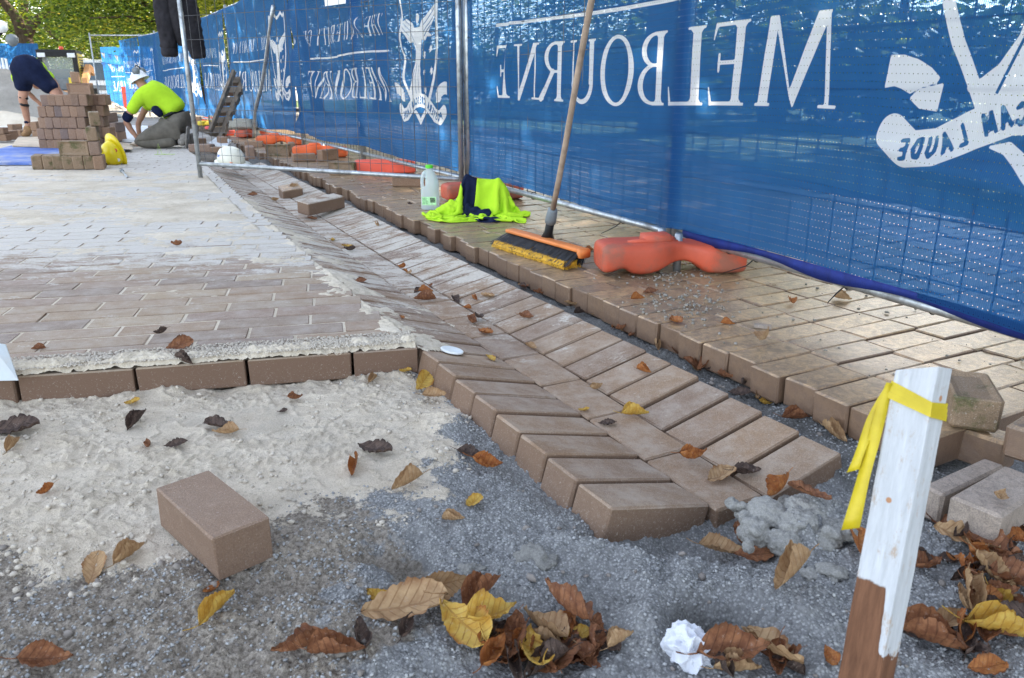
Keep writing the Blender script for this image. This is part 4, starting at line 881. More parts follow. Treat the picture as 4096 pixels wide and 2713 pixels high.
def foot(a, b, mat, label, boxy=False, z=0, sc=1.):
    c = (a+b)/2; d = b-a; t = empty('ballast_block', (c.x, c.y, z), math.atan2(d.y, d.x)); tag(t, label, 'fence weight', 'plastic feet weighing down the fence')
    o = make_foot(M[mat], boxy); o.parent = t
    if not boxy:
        m = MB(); v, f = loft([(-.13, -.01, .02, .13, .140), (-.12, -.01, .05, .125, .162), (-.02, -.01, .055, .12, .166), (.01, -.01, .03, .12, .150)], 16, 4); m.add(v, f); m.build('ridge', M[mat], t, True)
        m = MB(); v, f = loft([(-.19, -.035, .012, .128, .139), (-.13, -.045, .016, .128, .148), (-.05, -.05, .014, .128, .146), (.02, -.04, .01, .128, .139)], 12, 3); m.add(v, f); m.build('carry_handle', M[mat], t, True)
        m = MB(); m.tube([(.03, -.02, .0), (.03, -.02, .16)], .017, 12); m.build('pin', M['galv'], t, True)
        if sc == 1.: m = MB(); m.tube([(-.02, .06, .10), (-.02, .06, .17)], .017, 12); m.build('pin', M['galv'], t, True)
    t.scale = (sc,)*3; return t
pt = lambda a, b: (at(*a), at(*b))
foot(*pt((2382, 1090), (2958, 1076)), 'orange', 'scuffed orange plastic foot on the near paving beside the broom')
foot(*pt((1775, 806), (2080, 790)), 'orange', 'orange plastic foot partly covered by the hi-vis jacket', sc=.9)
foot(*pt((1425, 694), (1660, 690)), 'hiorange', 'bright smooth boxy orange foot left of the milk bottle', True, sc=.92)
foot(*pt((1178, 630), (1388, 628)), 'orange2', 'orange foot standing behind two tan pavers', sc=.95)
foot(*pt((1030, 582), (1208, 580)), 'orange2', 'orange foot under the bent pipe behind the frogged paver', sc=.95)
foot(*pt((905, 543), (960, 540)), 'hiorange', 'red-orange foot at the bottom of the pallet', True, sc=.6)
foot(*pt((948, 555), (1080, 545)), 'orange', 'faded orange foot behind the concrete lumps', sc=.9)
foot(*pt((794, 490), (835, 488)), 'hiorange', 'far red foot between the kneeling worker and the pallet', True, sc=.8)
foot(*pt((806, 503), (856, 500)), 'yplastic', 'yellow plastic foot left of the leaning pallet', True, sc=.7)
foot(*pt((832, 518), (849, 516)), 'pinkp', 'small pinkish red block at the foot of the pallet', True, sc=.42)
# ================================================================ broom
def broom():
    a, b = at(2000, 985, .0), at(2295, 1078, .0); c = (a+b)/2; d = (b-a).to_2d(); L = d.length; t = empty('broom', (c.x, c.y, 0), math.atan2(d.y, d.x))
    tag(t, 'yard broom with orange head and black and yellow bristles leaning upright', 'broom')
    H = L/2; m = MB(); v, f = loft([(-H, .055, .012, .108, .128), (-H+.008, .055, .028, .104, .134), (H-.008, .055, .028, .104, .134), (H, .055, .012, .108, .128)], 14, 5); m.add(v, f)
    m.add(*loft([(H-.016, .055, .03, .08, .136), (H-.008, .055, .032, .065, .137), (H+.004, .055, .03, .068, .134)], 14, 5)); hd = m.build('head', simple('broom_orange', (.70, .22, .06), .5, .15, 9, .1, 60), t, True)
    rg = random.Random(3); mk, my = MB(), MB()
    for i in range(1500):
        x = rg.uniform(-H+.01, H-.01); y = rg.uniform(.032, .078); w = .0015; fl = rg.uniform(-.012, .012)+x*.07; e = y-.085 if y < .05 else y-.03
        z1 = rg.uniform(.018, .04); mk.add([(x-w, y, .106), (x+w, y, .106), (x+fl+w, e, z1), (x+fl-w, e, z1)], [(0, 1, 2, 3)])
    for i in range(2600):
        x = rg.uniform(-H+.015, H-.02); y = rg.uniform(-.052, .045); w = .0014; fl = x*.05+rg.uniform(-.006, .006); z1 = rg.uniform(0, .008)
        my.add([(x-w, y+.01, .055), (x+w, y+.01, .055), (x+fl+w, y, z1), (x+fl-w, y, z1)], [(0, 1, 2, 3)])
    my.add(*loft([(-H+.02, -.002, .046, .008, .046), (H-.02, -.002, .046, .008, .046)], 12, 4))
    hd.scale = (1, 1, .62); b1_ = mk.build('dark_bristles', simple('dark_bristle', (.012, .013, .016), .55, .5, 200, 0, spec=.4), t); b2_ = my.build('yellow_bristles', simple('yellow_bristle', (.62, .34, .03), .7, .35, 200, .5, 300), t)
    for q in (b1_, b2_): q['kind'] = 'stuff'; q.scale = (1, 1, .62)
    inv = t.matrix_basis.inverted() if False else Matrix.Translation((c.x, c.y, 0)) @ Matrix.Rotation(math.atan2(d.y, d.x), 4, 'Z')
    inv = inv.inverted(); q0 = inv@atY(2190, 975, c.y+.06); s = inv@(atY(2205, 905, c.y+.03)); top = inv@atY(2376, 0, c.y-.48); q0.z = .080; ax = (top-s).normalized()
    m = MB(); m.tube([q0+Vector((0, 0, -.004)), q0+ax*.03, q0+ax*.10], [.032, .02, .019], 16); m.build('socket', M['black'], t, True)
    m = MB(); g = q0+ax*.085; m.tube([g, g+ax*.005, g+ax*.03, g+ax*.075, g+ax*.08], [.018, .026, .025, .022, .018], 16); m.build('collar', M['dgrey'], t, True)
    L2 = 1.35; m = MB(); pts = [g+ax*(.07+L2*k/8)+Vector((.004*math.sin(k), 0, 0)) for k in range(9)]; m.tube(pts, .0125, 14); m.build('pole', M['handle'], t, True)
broom()
# ================================================================ milk bottle
def milk_mat():
    k = NB('milky_plastic', .35, .4); k.base((.72, .78, .76)); k.b.inputs['Transmission Weight'].default_value = .25; k.b.inputs['Subsurface Weight'].default_value = .3
    t = k.n('BsdfTranslucent', {0: (.8, .86, .84)}); mx = k.n('MixShader', {0: .35, 1: k.b.outputs[0], 2: t.outputs[0]}); tr = k.n('BsdfTransparent'); m2 = k.n('MixShader', {0: .22, 1: mx.outputs[0], 2: tr.outputs[0]})
    k.nt.links.new(m2.outputs[0], k.out.inputs[0]); return k.m
def bottle():
    p = at(1722, 836); t = empty('milk_bottle', (p.x, p.y, 0), rad(-8)); tag(t, 'empty two litre plastic milk bottle with green cap beside the hi-vis jacket', 'bottle'); mm = milk_mat()
    S_ = [(.006, .048, .038), (0, .052, .042), (.004, .056, .046), (.05, .056, .046), (.12, .055, .045), (.15, .056, .046), (.175, .054, .044), (.205, .045, .036), (.232, .028, .024), (.245, .020, .019), (.262, .020, .019)]
    v = []; f = []; n = 24
    for z, a, b in S_:
        for k in range(n):
            w = 2*PI*k/n; c, s = math.cos(w), math.sin(w); x = a*math.copysign(abs(c)**.6, c); y = b*math.copysign(abs(s)**.6, s)
            if .13 < z < .23 and x < -.01: x = x*.35 - .004       # hollow behind the handle
            v.append((x, y, z))
    for i in range(len(S_)-1):
        for k in range(n): f.append((i*n+k, i*n+(k+1) % n, (i+1)*n+(k+1) % n, (i+1)*n+k))
    f.append(tuple(range(n))[::-1]); pyd('body', v, f, mm, t, True)
    m = MB(); m.tube([(-.02, 0, .235), (-.038, 0, .222), (-.047, 0, .20), (-.05, 0, .16), (-.048, 0, .13), (-.03, 0, .118)], [.012, .012, .011, .011, .013, .018], 12); m.build('grip', mm, t, True)
    m = MB(); m.lathe([(0, .275), (.021, .275), (.0235, .272), (.0235, .256), (.021, .254)], 24); m.build('cap', simple('green_cap', (.12, .62, .04), .4, .05, 5, 0), t)
    lb = pyd('label', [(-.042, -.0475, .03), (.050, -.0475, .03), (.050, -.0475, .082), (-.042, -.0475, .082)], [(0, 1, 2, 3)], simple('pale_green_label', (.42, .70, .38), .5, .25, 60, 0), t)
    m = MB()
    for k in range(14): x = .012+.0023*k; m.box((x, -.0482, .062), (.0011 if k % 3 else .0016, .0004, .030))
    m.box((.026, -.0479, .062), (.040, .0003, .036)) if False else None
    m.build('barcode', M['black'], lb)
    m = MB()
    for r in range(5): m.box((-.022, -.0482, .040+.008*r), (.034-.006*(r % 2), .0004, .0022))
    m.build('print', simple('label_print', (.05, .28, .08), .5, 0, 5, 0), lb)
bottle()
# ================================================================ hi-vis jacket in a heap
def heap(name, tubes, mat, parent, vox=.007, seed=0, amp=1.):
    m = MB()
    for pts, r in tubes: m.tube(pts, r, 10)
    o = m.build(name, mat, parent, True); a = o.modifiers.new('r', 'REMESH'); a.mode = 'VOXEL'; a.voxel_size = vox; a.use_smooth_shade = True
    a = o.modifiers.new('s', 'SMOOTH'); a.iterations = 7; a.factor = .6
    tx = bpy.data.textures.new('folds', 'CLOUDS'); tx.noise_scale = .035; tx.noise_depth = 0
    a = o.modifiers.new('d', 'DISPLACE'); a.texture = tx; a.strength = .026*amp; a.mid_level = .5; a.texture_coords = 'LOCAL'
    tx = bpy.data.textures.new('creases', 'MUSGRAVE' if False else 'CLOUDS'); tx.noise_scale = .018; tx.noise_depth = 1
    a = o.modifiers.new('d2', 'DISPLACE'); a.texture = tx; a.strength = .010; a.mid_level = .5
    a = o.modifiers.new('s2', 'SMOOTH'); a.iterations = 1
    return o
def drape(nu, nv, w, h, place_fn, cols, steps=260, seed=1, ztop=.34):
    """small position-based cloth: a sheet let fall over ellipsoids onto the paving"""
    r = np.random.RandomState(seed); U, V = np.meshgrid(np.linspace(0, 1, nu), np.linspace(0, 1, nv)); P = place_fn(U, V, r); O = P.copy()
    dx, dy = w/(nu-1), h/(nv-1); dg = math.hypot(dx, dy)
    cons = [((slice(None), slice(0, -1)), (slice(None), slice(1, None)), dx, .5), ((slice(0, -1), slice(None)), (slice(1, None), slice(None)), dy, .5), ((slice(0, -1), slice(0, -1)), (slice(1, None), slice(1, None)), dg, .35), ((slice(1, None), slice(0, -1)), (slice(0, -1), slice(1, None)), dg, .35),
            ((slice(None), slice(0, -2)), (slice(None), slice(2, None)), 2*dx, .10), ((slice(0, -2), slice(None)), (slice(2, None), slice(None)), 2*dy, .10)]
    for it in range(steps):
        v = (P-O)*.93; O = P.copy(); P = P+v; P[..., 2] -= .0011
        for _ in range(9):
            for a, b, L, kk in cons:
                for par in (0, 1):
                    d = P[b]-P[a]; ln = np.linalg.norm(d, axis=-1, keepdims=True)+1e-9; c = d*(1-L/ln)*kk
                    ax = 1 if a[1] != slice(None) else 0; m = np.zeros(c.shape[:2]); 
                    if ax == 1: m[:, par::2] = 1
                    else: m[par::2, :] = 1
                    c = c*m[..., None]; P[a] += c; P[b] -= c
            for cx, cy, cz, rx, ry, rz in cols:
                q = (P-np.array([cx, cy, cz]))/np.array([rx, ry, rz]); n = np.linalg.norm(q, axis=-1); k = n < 1
                P[k] = np.array([cx, cy, cz])+(q[k]/n[k][:, None])*np.array([rx, ry, rz]); O[k] = O[k]*.3+P[k]*.7
            lo = P[..., 2] < .004; P[..., 2] = np.maximum(P[..., 2], .004); O[lo] = O[lo]*.4+P[lo]*.6
    return P
def jacket():
    p = at(1888, 868); t = empty('hi_vis_jacket', (p.x, p.y+.03, 0)); tag(t, 'fluorescent yellow and navy fleece jacket dropped in a heap beside the milk bottle', 'jacket')
    nu, nv = 74, 60; cols = [(-.03, .03, .05, .04, .035, .205), (.035, .0, .05, .03, .03, .15), (.09, .05, .05, .035, .035, .17), (.16, .02, .05, .035, .035, .185), (.06, .04, .02, .12, .06, .09), (-.10, -.01, 0, .06, .05, .06), (.08, -.07, 0, .04, .04, .045), (.20, -.03, 0, .03, .03, .05)]
    def pf(U, V, r):
        x = (U-.5)*.50+.02+.03*np.sin(V*9+U*3); y = (V-.55)*.30+.02*np.sin(U*17+V*4); z = .34+.055*np.sin(U*26+V*6+np.sin(V*8)*1.5)+.03*np.sin(V*24+U*7); return np.stack([x, y, z+r.rand(*x.shape)*.004], -1)
    P = drape(nu, nv, .98, .80, pf, cols)
    F = grid_faces(nu, nv); ui = (F[:, 0] % nu)/nu; vi = (F[:, 0]//nu)/nv; nav = ((ui > .42) & (ui < .53)) | ((vi < .10) & (ui > .38) & (ui < .66)); V = P.reshape(-1, 3)
    for nm, sel, mt in (('lime_cloth', ~nav, M['hivis']), ('navy_panel', nav, M['navy'])):
        Fs = F[sel]; us = np.unique(Fs); mp = np.zeros(len(V), int); mp[us] = np.arange(len(us)); o = npmesh(nm, V[us], mp[Fs], mt, t)
        a = o.modifiers.new('t', 'SOLIDIFY'); a.thickness = .005; a.offset = 0; a = o.modifiers.new('s', 'SUBSURF'); a.levels = a.render_levels = 1
    heap('cuff', [([(-.03, -.055, .045), (.02, -.085, .036), (.08, -.105, .028), (.118, -.115, .024)], [.034, .036, .031, .027])], M['navy'], t, .006)
    heap('sleeve', [([(-.06, -.03, .06), (-.12, -.04, .045), (-.18, -.03, .03), (-.235, -.02, .014)], [.04, .05, .036, .015])], M['hivis'], t, .006)
jacket()
# ================================================================ painted survey stake with tape
def stake():
    k = NB('stake_paint', .7, .3); o3 = k.obj(); X = k.xyz(o3)
    n = k.no(22, 7, .7, o3); w = k.st(k.ma('ADD', X[2], k.ma('MULTIPLY_ADD', n, .02, k.ma('MULTIPLY', k.ma('MULTIPLY', k.st(X[0], .012, .02), n), .16))), -.2545, -.251)
    g = k.n('VectorMath', {0: o3, 1: (1, 1, .12)}, operation='MULTIPLY').outputs[0]; gr = k.no(130, 5, .7, g)
    wood = k.rmp(gr, [(.3, (.09, .036, .016)), (.7, (.19, .085, .042))]); sc = k.st(k.no(40, 8, .8, k.n('VectorMath', {0: o3, 1: (1, 1, .5)}, operation='MULTIPLY').outputs[0]), .54, .64)
    white = k.mix(k.ma('MULTIPLY', sc, .75), k.rmp(gr, [(.3, (.40, .405, .41)), (.7, (.55, .555, .565))]), (.36, .25, .16)); chips = k.ma('MAXIMUM', k.st(k.vo(18, o3), .09, .07), k.st(k.no(28, 9, .8, o3), .64, .67)); white = k.mix(chips, white, (.40, .20, .10))
    k.base(k.mix(w, wood, white)); k.bump(k.ma('ADD', gr, k.ma('MULTIPLY', w, .5)), .5, .003); mt = k.m
    P1 = ray(3695, 1480)*.935+Vector((0, 0, CH)); P2 = ray(3462, 2713)*.955+Vector((0, 0, CH)); ax = (P1-P2).normalized()
    vd = (P1-Vector((0, 0, CH))); vd.z = 0; vd.normalize(); fr = -vd; fr.rotate(Matrix.Rotation(rad(-24), 3, 'Z')); Z = ax; Y = (fr-Z*fr.dot(Z)).normalized(); Xa = Y.cross(Z)   # Y = towards viewer
    M4 = Matrix((-Xa, -Y, Z)).transposed().to_4x4(); M4.translation = P1; L = .78; hx, hy = .0245, .019
    t = empty('survey_stake'); t.matrix_world = M4; tag(t, 'white painted timber stake with yellow tape, bare brown at its foot, right foreground', 'stake')
    bm = bmesh.new(); rings = []; r = random.Random(5)
    for i in range(27):
        z = -L*i/26; rings.append([bm.verts.new((sx*hx+r.uniform(-.0004, .0004), sy*hy+r.uniform(-.0004, .0004), z+(sx*.006+r.uniform(-.001, .001) if i == 0 else 0))) for sx, sy in ((-1, -1), (1, -1), (1, 1), (-1, 1))])
    for a, b in zip(rings, rings[1:]):
        for q in range(4): bm.faces.new((a[q], b[q], b[(q+1) % 4], a[(q+1) % 4]))
    bm.faces.new(rings[0][::-1]); bm.faces.new(rings[-1]); bmesh.ops.recalc_face_normals(bm, faces=bm.faces)
    me = bpy.data.meshes.new('post'); bm.to_mesh(me); bm.free(); o = link('post', me, t, mt); b = o.modifiers.new('b', 'BEVEL'); b.width = .0016; b.segments = 2; b.limit_method = 'ANGLE'
    tm = NB('yellow_tape', .35, .4); tm.base(tm.rmp(tm.no(30, 4, .6, tm.obj()), [(.3, (.58, .44, .01)), (.7, (.76, .60, .03))])); tt = tm.n('BsdfTranslucent', {0: (.8, .62, .02)}); mx = tm.n('MixShader', {0: .25, 1: tm.b.outputs[0], 2: tt.outputs[0]}); tm.nt.links.new(mx.outputs[0], tm.out.inputs[0])
    e = .0012; m = MB()
    for j, (zc, hh) in enumerate(((-.030, .0055), (-.036, .005), (-.0415, .004))):
        c4 = [(-hx-e, -hy-e), (hx+e, -hy-e), (hx+e, hy+e), (-hx-e, hy+e)]; e += .0006; zt = (-.006, .012-.002*j, .012, -.006)   # slants down to the right corner
        v = []
        for (x, y), dz in zip(c4, zt): v += [(x, y, zc-dz*.9-hh), (x, y, zc-dz*.9+hh)]
        m.add(v, [(2*i, (2*i+2) % 8, (2*i+3) % 8, 2*i+1) for i in range(4)])
    tp = m.build('tape_band', tm.m, t); s = tp.modifiers.new('s', 'SOLIDIFY'); s.thickness = .0005
    for tl, x1, sw, nm in ((.115, -.046, .007, 'a'), (.185, -.036, .009, 'b')):
        v = []; f = []
        for i in range(15):
            q = i/14; cx = -hx-.002+(x1+hx)*q**.8; cz = -.022-tl*q; wv = .003*math.sin(q*7+tl*20); w_ = sw*(.35+.65*min(1, q*2.2)); v += [(cx-w_*.9, -hy-.004-.008*q+wv, cz-.004*q), (cx+w_*.9, -hy-.002-.004*q-wv, cz+.004*q)]
        f = [(2*i, 2*i+1, 2*i+3, 2*i+2) for i in range(14)]; o = pyd('tape_tail', v, f, tm.m, t, True); s = o.modifiers.new('s', 'SOLIDIFY'); s.thickness = .0006
stake()
# ================================================================ crumpled paper, lid, scoop, tools
def paper():
    p = at(2750, 2625, -.09); bm = bmesh.new(); bmesh.ops.create_icosphere(bm, subdivisions=5, radius=.036); from mathutils import noise as nz
    pl = [(Vector((random.gauss(0, 1), random.gauss(0, 1), random.gauss(0, 1))).normalized(), random.uniform(.74, 1.0)) for _ in range(46)]
    cells = [Vector((random.gauss(0, 1), random.gauss(0, 1), random.gauss(0, 1))).normalized() for _ in range(64)]
    for v in bm.verts:
        d = v.co.normalized(); v.co = d*(.042+.010*nz.noise(d*1.1)-.022*abs(nz.noise(d*1.5+Vector((1, 4, 2))))-.012*abs(nz.noise(d*2.7+Vector((3, 1, 2))))-.002*abs(nz.noise(d*7)))
    me = bpy.data.meshes.new('paper_ball'); bm.to_mesh(me); bm.free(); k = NB('white_paper', .8, .2); k.base((.70, .71, .76)); t = k.n('BsdfTranslucent', {0: (.85, .86, .92)}); mx = k.n('MixShader', {0: .2, 1: k.b.outputs[0], 2: t.outputs[0]}); k.nt.links.new(mx.outputs[0], k.out.inputs[0])
    o = link('paper_ball', me, None, k.m); o.location = (p.x, p.y, -.075); tag(o, 'crumpled ball of white paper in the gravel at the bottom of the picture', 'paper')
paper()
def lid():
    p = at(1807, 1404, -.02); m = MB(); m.lathe([(0, .006), (.028, .006), (.033, .0075), (.036, .006), (.036, .001), (.033, 0), (0, 0)], 36); o = m.build('white_disc', M['white'], None, True); p = at(1807, 1404, -.03); o.location = (p.x, p.y, float(surf(np.array(p.x), np.array(p.y)))+.001); o.rotation_euler = (0, rad(13), .35)
    tag(o, 'round white plastic lid lying on the gutter pavers', 'lid')
lid()
p0 = at(-60, 1520, .008); p1 = at(75, 1517, .008); p2 = at(8, 1383, .0)
m = MB(); zt = .085; a = Vector((p0.x, p0.y, .004)); b = Vector((p1.x, p1.y, .004)); c = Vector((p1.x-.055, p1.y+.06, zt)); d = Vector((p0.x, p0.y+.05, zt+.012)); n = Vector((0, -.003, .0015))
m.add([a, b, c, d, a+n, b+n, c+n, d+n], [(0, 1, 2, 3), (7, 6, 5, 4), (0, 4, 5, 1), (1, 5, 6, 2), (2, 6, 7, 3), (3, 7, 4, 0)]); o = m.build('plastic_scoop', simple('scoop_plastic', (.52, .56, .58), .35, .12, 9, .1, 60, .4, dirt=((.5, .46, .4), .5)), None, bevel=.001); tag(o, 'pale plastic scoop blade stuck in the sand ridge at the left edge', 'scoop')
def helmet(loc, rot, mat, label, sticker=None, sc=1.):
    t = empty('hard_hat', loc); t.rotation_euler = rot; t.scale = (sc,)*3; tag(t, label, 'hard hat')
    prof = [(.0, .145), (.03, .143), (.06, .134), (.09, .113), (.108, .080), (.116, .040), (.120, .0)]
    M_ = Matrix.Diagonal((1.18, .95, 1)); m = MB(); m.lathe(prof, 30, M=M_); o = m.build('shell', M[mat], t, True); s = o.modifiers.new('s', 'SOLIDIFY'); s.thickness = .003
    m = MB(); v = []; f = []; n = 30
    for k in range(n):
        w = 2*PI*k/n; ex = .028+.03*max(0, math.cos(w))**2
        for r_, z in ((.120, .002), (.120+ex, -.010), (.120+ex, -.014), (.120, -.003)): v.append((r_*math.cos(w)*1.18, r_*math.sin(w)*.95, z))
    for k in range(n):
        for j in range(3): q = (k+1) % n; f.append((4*k+j, 4*q+j, 4*q+j+1, 4*k+j+1))
    m.add(v, f); m.build('brim', M[mat], t, True)
    m = MB(); m.tube([(-.10+.2*k/10, 0, .148-.6*(.1-.02*k)**2*2.2) for k in range(11)], .008, 8, sq=.6); m.build('crest_rib', M[mat], t, True)
    m = MB(); m.tube([(.128*math.cos(w), .1*math.sin(w), -.004) for w in [2*PI*k/20 for k in range(21)]], .008, 6, False)
    m.tube([(-.12, 0, -.01), (-.135, 0, -.05), (-.10, 0, -.075), (-.05, .02, -.06)], .011, 6); m.build('harness', M['black'], t, True)
    for k, (w, z, c) in enumerate(sticker or []):
        r_ = .121; m = MB(); m.lathe([(0, .001), (.021, .001), (.021, -.001), (0, -.001)], 16); o = m.build('sticker', c, t); nn = Vector((math.cos(w)*.9, math.sin(w), .55)).normalized(); o.rotation_euler = nn.to_track_quat('Z', 'Y').to_euler(); o.location = Vector((r_*1.18*math.cos(w)*.93, r_*.95*math.sin(w)*.93, z))
    return t
sw = simple('sticker_white', (.8, .8, .8), .5, .02, 4, 0); sr = simple('sticker_red', (.5, .06, .04), .5, .5, 60, 0); sor = simple('sticker_orange', (.9, .15, .02), .5, .1, 4, 0); sb = simple('sticker_blue', (.12, .2, .5), .5, .6, 80, 0)
p = at(470, 657); helmet((p.x, p.y, .115), Vector((-.45, -.80, -.28)).to_track_quat('Z', 'X').to_euler(), 'yel', 'yellow hard hat with stickers tipped on its side by the paver stack', [(-2.0, .07, sw), (-1.2, .06, sr), (-2.6, .045, sb)], .92)
p = at(925, 648, .08); helmet((p.x, p.y, .085), (rad(8), rad(8), rad(-15)), 'cream', 'cream hard hat with an orange sticker sitting on a paver', [(-1.05, .035, sor), (-2.2, .07, sb)], .92)
def trowel():
    p = at(884, 655, .03); q = at(925, 657, .03); t = empty('trowel', (p.x, p.y-.1, .02), math.atan2(q.y-p.y, q.x-p.x)); tag(t, 'trowel with an orange handle lying by the wire panel rail', 'trowel')
    m = MB(); m.tube([(0, 0, .03), (.03, 0, .034), (.08, 0, .034), (.115, 0, .03)], [.013, .016, .015, .012], 12); m.build('handle', simple('orange_grip', (.75, .30, .02), .5, .1, 4, 0), t, True)
    m = MB(); m.tube([(.115, 0, .03), (.15, 0, .03), (.155, 0, .0), (.17, 0, -.012)], .005, 8); m.build('tang', M['galv'], t, True)
    m = MB(); m.add([(.15, -.05, -.016), (.15, .05, -.016), (.34, 0, -.012), (.15, -.05, -.013), (.15, .05, -.013), (.34, 0, -.009)], [(0, 2, 1), (3, 4, 5), (0, 3, 5, 2), (2, 5, 4, 1), (1, 4, 3, 0)]); m.build('blade', M['galv'], t)
trowel()
def chisel():
    p = at(488, 690); q = at(510, 712); d = q-p; t = empty('steel_bolster', (p.x, p.y, .014), math.atan2(d.y, d.x)); tag(t, 'small grey steel tool lying on the sandy pavers below the yellow hard hat', 'hand tool')
    m = MB(); m.tube([(0, 0, 0), (.05, 0, 0)], [.02, .018], 8); m.build('grip', M['dgrey'], t, True); m = MB(); m.tube([(.05, 0, 0), (d.length, 0, -.006)], .009, 8); m.build('shank', M['galv'], t, True)
chisel()
GM = 'clods of grey mortar in the foreground gravel'
def clod(loc, r, label, seed):
    bm = bmesh.new(); bmesh.ops.create_icosphere(bm, subdivisions=4, radius=1); from mathutils import noise as nz; o3 = Vector((seed*5.1, seed*2.3, seed))
    for v in bm.verts:
        d = v.co.normalized(); e = nz.noise(d*1.3+o3)*.45+nz.noise(d*3.1+o3)*.28+nz.noise(d*8+o3)*.13+nz.noise(d*19+o3)*.07; v.co = d*(.95+e); v.co.z *= .62; v.co.x *= 1.15
    me = bpy.data.meshes.new('mortar_clod'); bm.to_mesh(me); bm.free(); o = link('mortar_clod', me, None, M['mortar'], True); o.location = loc; o.scale = (r,)*3; o.rotation_euler = (0, 0, seed*1.7); tag(o, label, 'mortar clod', GM); return o
def mortar_heap():
    rg = random.Random(8); bm = bmesh.new(); from mathutils import noise as nz; c = at(3175, 2120, -.08)
    L = [(-.045, .035, .016, .040), (.035, .040, .020, .042), (.005, -.005, .012, .040), (.075, .005, .004, .036), (-.08, -.01, .0, .032), (.05, -.04, .0, .03), (-.03, -.045, -.004, .03)]
    L += [(rg.gauss(0, .062), rg.gauss(0, .042), rg.uniform(-.008, .03), rg.uniform(.009, .022)) for _ in range(46)]
    for x, y, z, r in L:
        M_ = Matrix.Translation((x, y, z*(1.2-abs(x)*6) if z > 0 else z)) @ Matrix.Rotation(rg.uniform(0, 6), 4, 'Z') @ Matrix.Diagonal((rg.uniform(.8, 1.3), rg.uniform(.8, 1.2), rg.uniform(.6, .95), 1)); bmesh.ops.create_icosphere(bm, subdivisions=2, radius=r, matrix=M_)
    me = bpy.data.meshes.new('mortar_heap'); bm.to_mesh(me); bm.free(); o = link('mortar_heap', me, None, M['mortar'], True); o.location = c; a = o.modifiers.new('r', 'REMESH'); a.mode = 'VOXEL'; a.voxel_size = .0024; a.use_smooth_shade = True
    for sc_, st_ in ((.03, .016), (.010, .009), (.004, .0035)):
        tx = bpy.data.textures.new('m', 'CLOUDS'); tx.noise_scale = sc_; tx.noise_depth = 2; a = o.modifiers.new('d', 'DISPLACE'); a.texture = tx; a.strength = st_; a.mid_level = .5
    tag(o, 'crumbly heap of grey mortar beside the last gutter pavers, left of the stake', 'mortar heap')
mortar_heap()
def lump(loc, size, mat, label, cat, name, seed, amp=.22, sub=3, rz=0):
    bm = bmesh.new(); bmesh.ops.create_cube(bm, size=1); bmesh.ops.bevel(bm, geom=bm.edges[:], offset=.16, segments=2, affect='EDGES'); bmesh.ops.subdivide_edges(bm, edges=bm.edges[:], cuts=sub, use_grid_fill=True); from mathutils import noise as nz
    for v in bm.verts: v.co += v.co.normalized()*(nz.noise(v.co*2.3+Vector((seed, 0, 0)))*amp+nz.noise(v.co*7+Vector((0, seed, 0)))*amp*.35)
    for v in bm.verts: v.co = Vector((v.co.x*size[0], v.co.y*size[1], v.co.z*size[2]))
    me = bpy.data.meshes.new(name); bm.to_mesh(me); bm.free(); o = link(name, me, None, mat, True); o.location = loc; o.rotation_euler = (0, 0, rz); tag(o, label, cat); return o
conc = sand_mat('rough_concrete', (.26, .25, .225), (.40, .385, .34), .4)
p = at(985, 552); lump((p.x, p.y+.1, .07), (.36, .24, .13), conc, 'lower rough concrete lump beneath a bigger one, right of the pallet', 'concrete lump', 'concrete_lump', 3, .12)
lump((p.x-.03, p.y+.08, .20), (.42, .26, .15), conc, 'upper rough concrete lump balanced on another, right of the pallet', 'concrete lump', 'concrete_lump', 9, .12)
for px, py, z, s, sd_, lb_ in ((2150, 2245, -.085, .036, 1, 'largest flat grey mortar clod in the gravel below the gutter end'), (1880, 2290, -.09, .024, 2, 'mortar clod left of the largest flat clod'), (1895, 2370, -.095, .017, 3, 'small square clod just above the curled tan leaves'),
    (1880, 2610, -.09, .021, 4, 'round grey clod beside the yellow leaf at the bottom'), (1800, 2655, -.09, .013, 5, 'small pale clod lower left of the round one'),
    (3330, 2290, -.085, .022, 9, 'low clod at the foot of the grey heap'), (3240, 2300, -.09, .015, 10, 'tiny clod left of the low clod at the heap foot'), (1950, 2075, -.092, .016, 12, 'crumb of mortar close to the green speck below the gutter flank')):
    p = at(px, py, z); clod((p.x, p.y, z), s, lb_, sd_)
# ================================================================ boards, slab, pallet, pipe, hanging jacket, sign
def sheet(pts, z, th, mat, name, label, cat):
    P = [at(a, b, z) for a, b in pts]; n = len(P); v = [Vector((q.x, q.y, z)) for q in P]+[Vector((q.x, q.y, z-th)) for q in P]; f = [tuple(range(n)), tuple(range(n, 2*n))[::-1]]+[(i, i+n, (i+1) % n+n, (i+1) % n) for i in range(n)]
    o = pyd(name, v, f, mat); bm = bmesh.new(); bm.from_mesh(o.data); bmesh.ops.recalc_face_normals(bm, faces=bm.faces); bm.to_mesh(o.data); bm.free(); tag(o, label, cat)
sheet([(-160, 652), (415, 650), (488, 630), (503, 590), (46, 582), (-140, 628)], .030, .022, M['bluebd'], 'blue_board', 'dusty blue plywood sheet lying behind the mossy pavers', 'board')
sheet([(48, 580), (530, 592), (512, 572), (415, 566), (160, 546), (72, 549)], .055, .018, M['wood'], 'plywood_sheet', 'pale plywood sheet lying across the blue one under the worker\'s boot', 'board')
sheet([(518, 575), (583, 575), (600, 560), (560, 556)], .035, .022, M['wood'], 'plywood_offcut', 'small plywood offcut by the kneeling worker\'s hand', 'board')
sheet([(-120, 520), (150, 524), (472, 558), (597, 560), (590, 503), (150, 493), (-120, 493)], .025, .035, M['whitebd'], 'white_slab', 'broad white slab across the site behind the workers', 'slab')
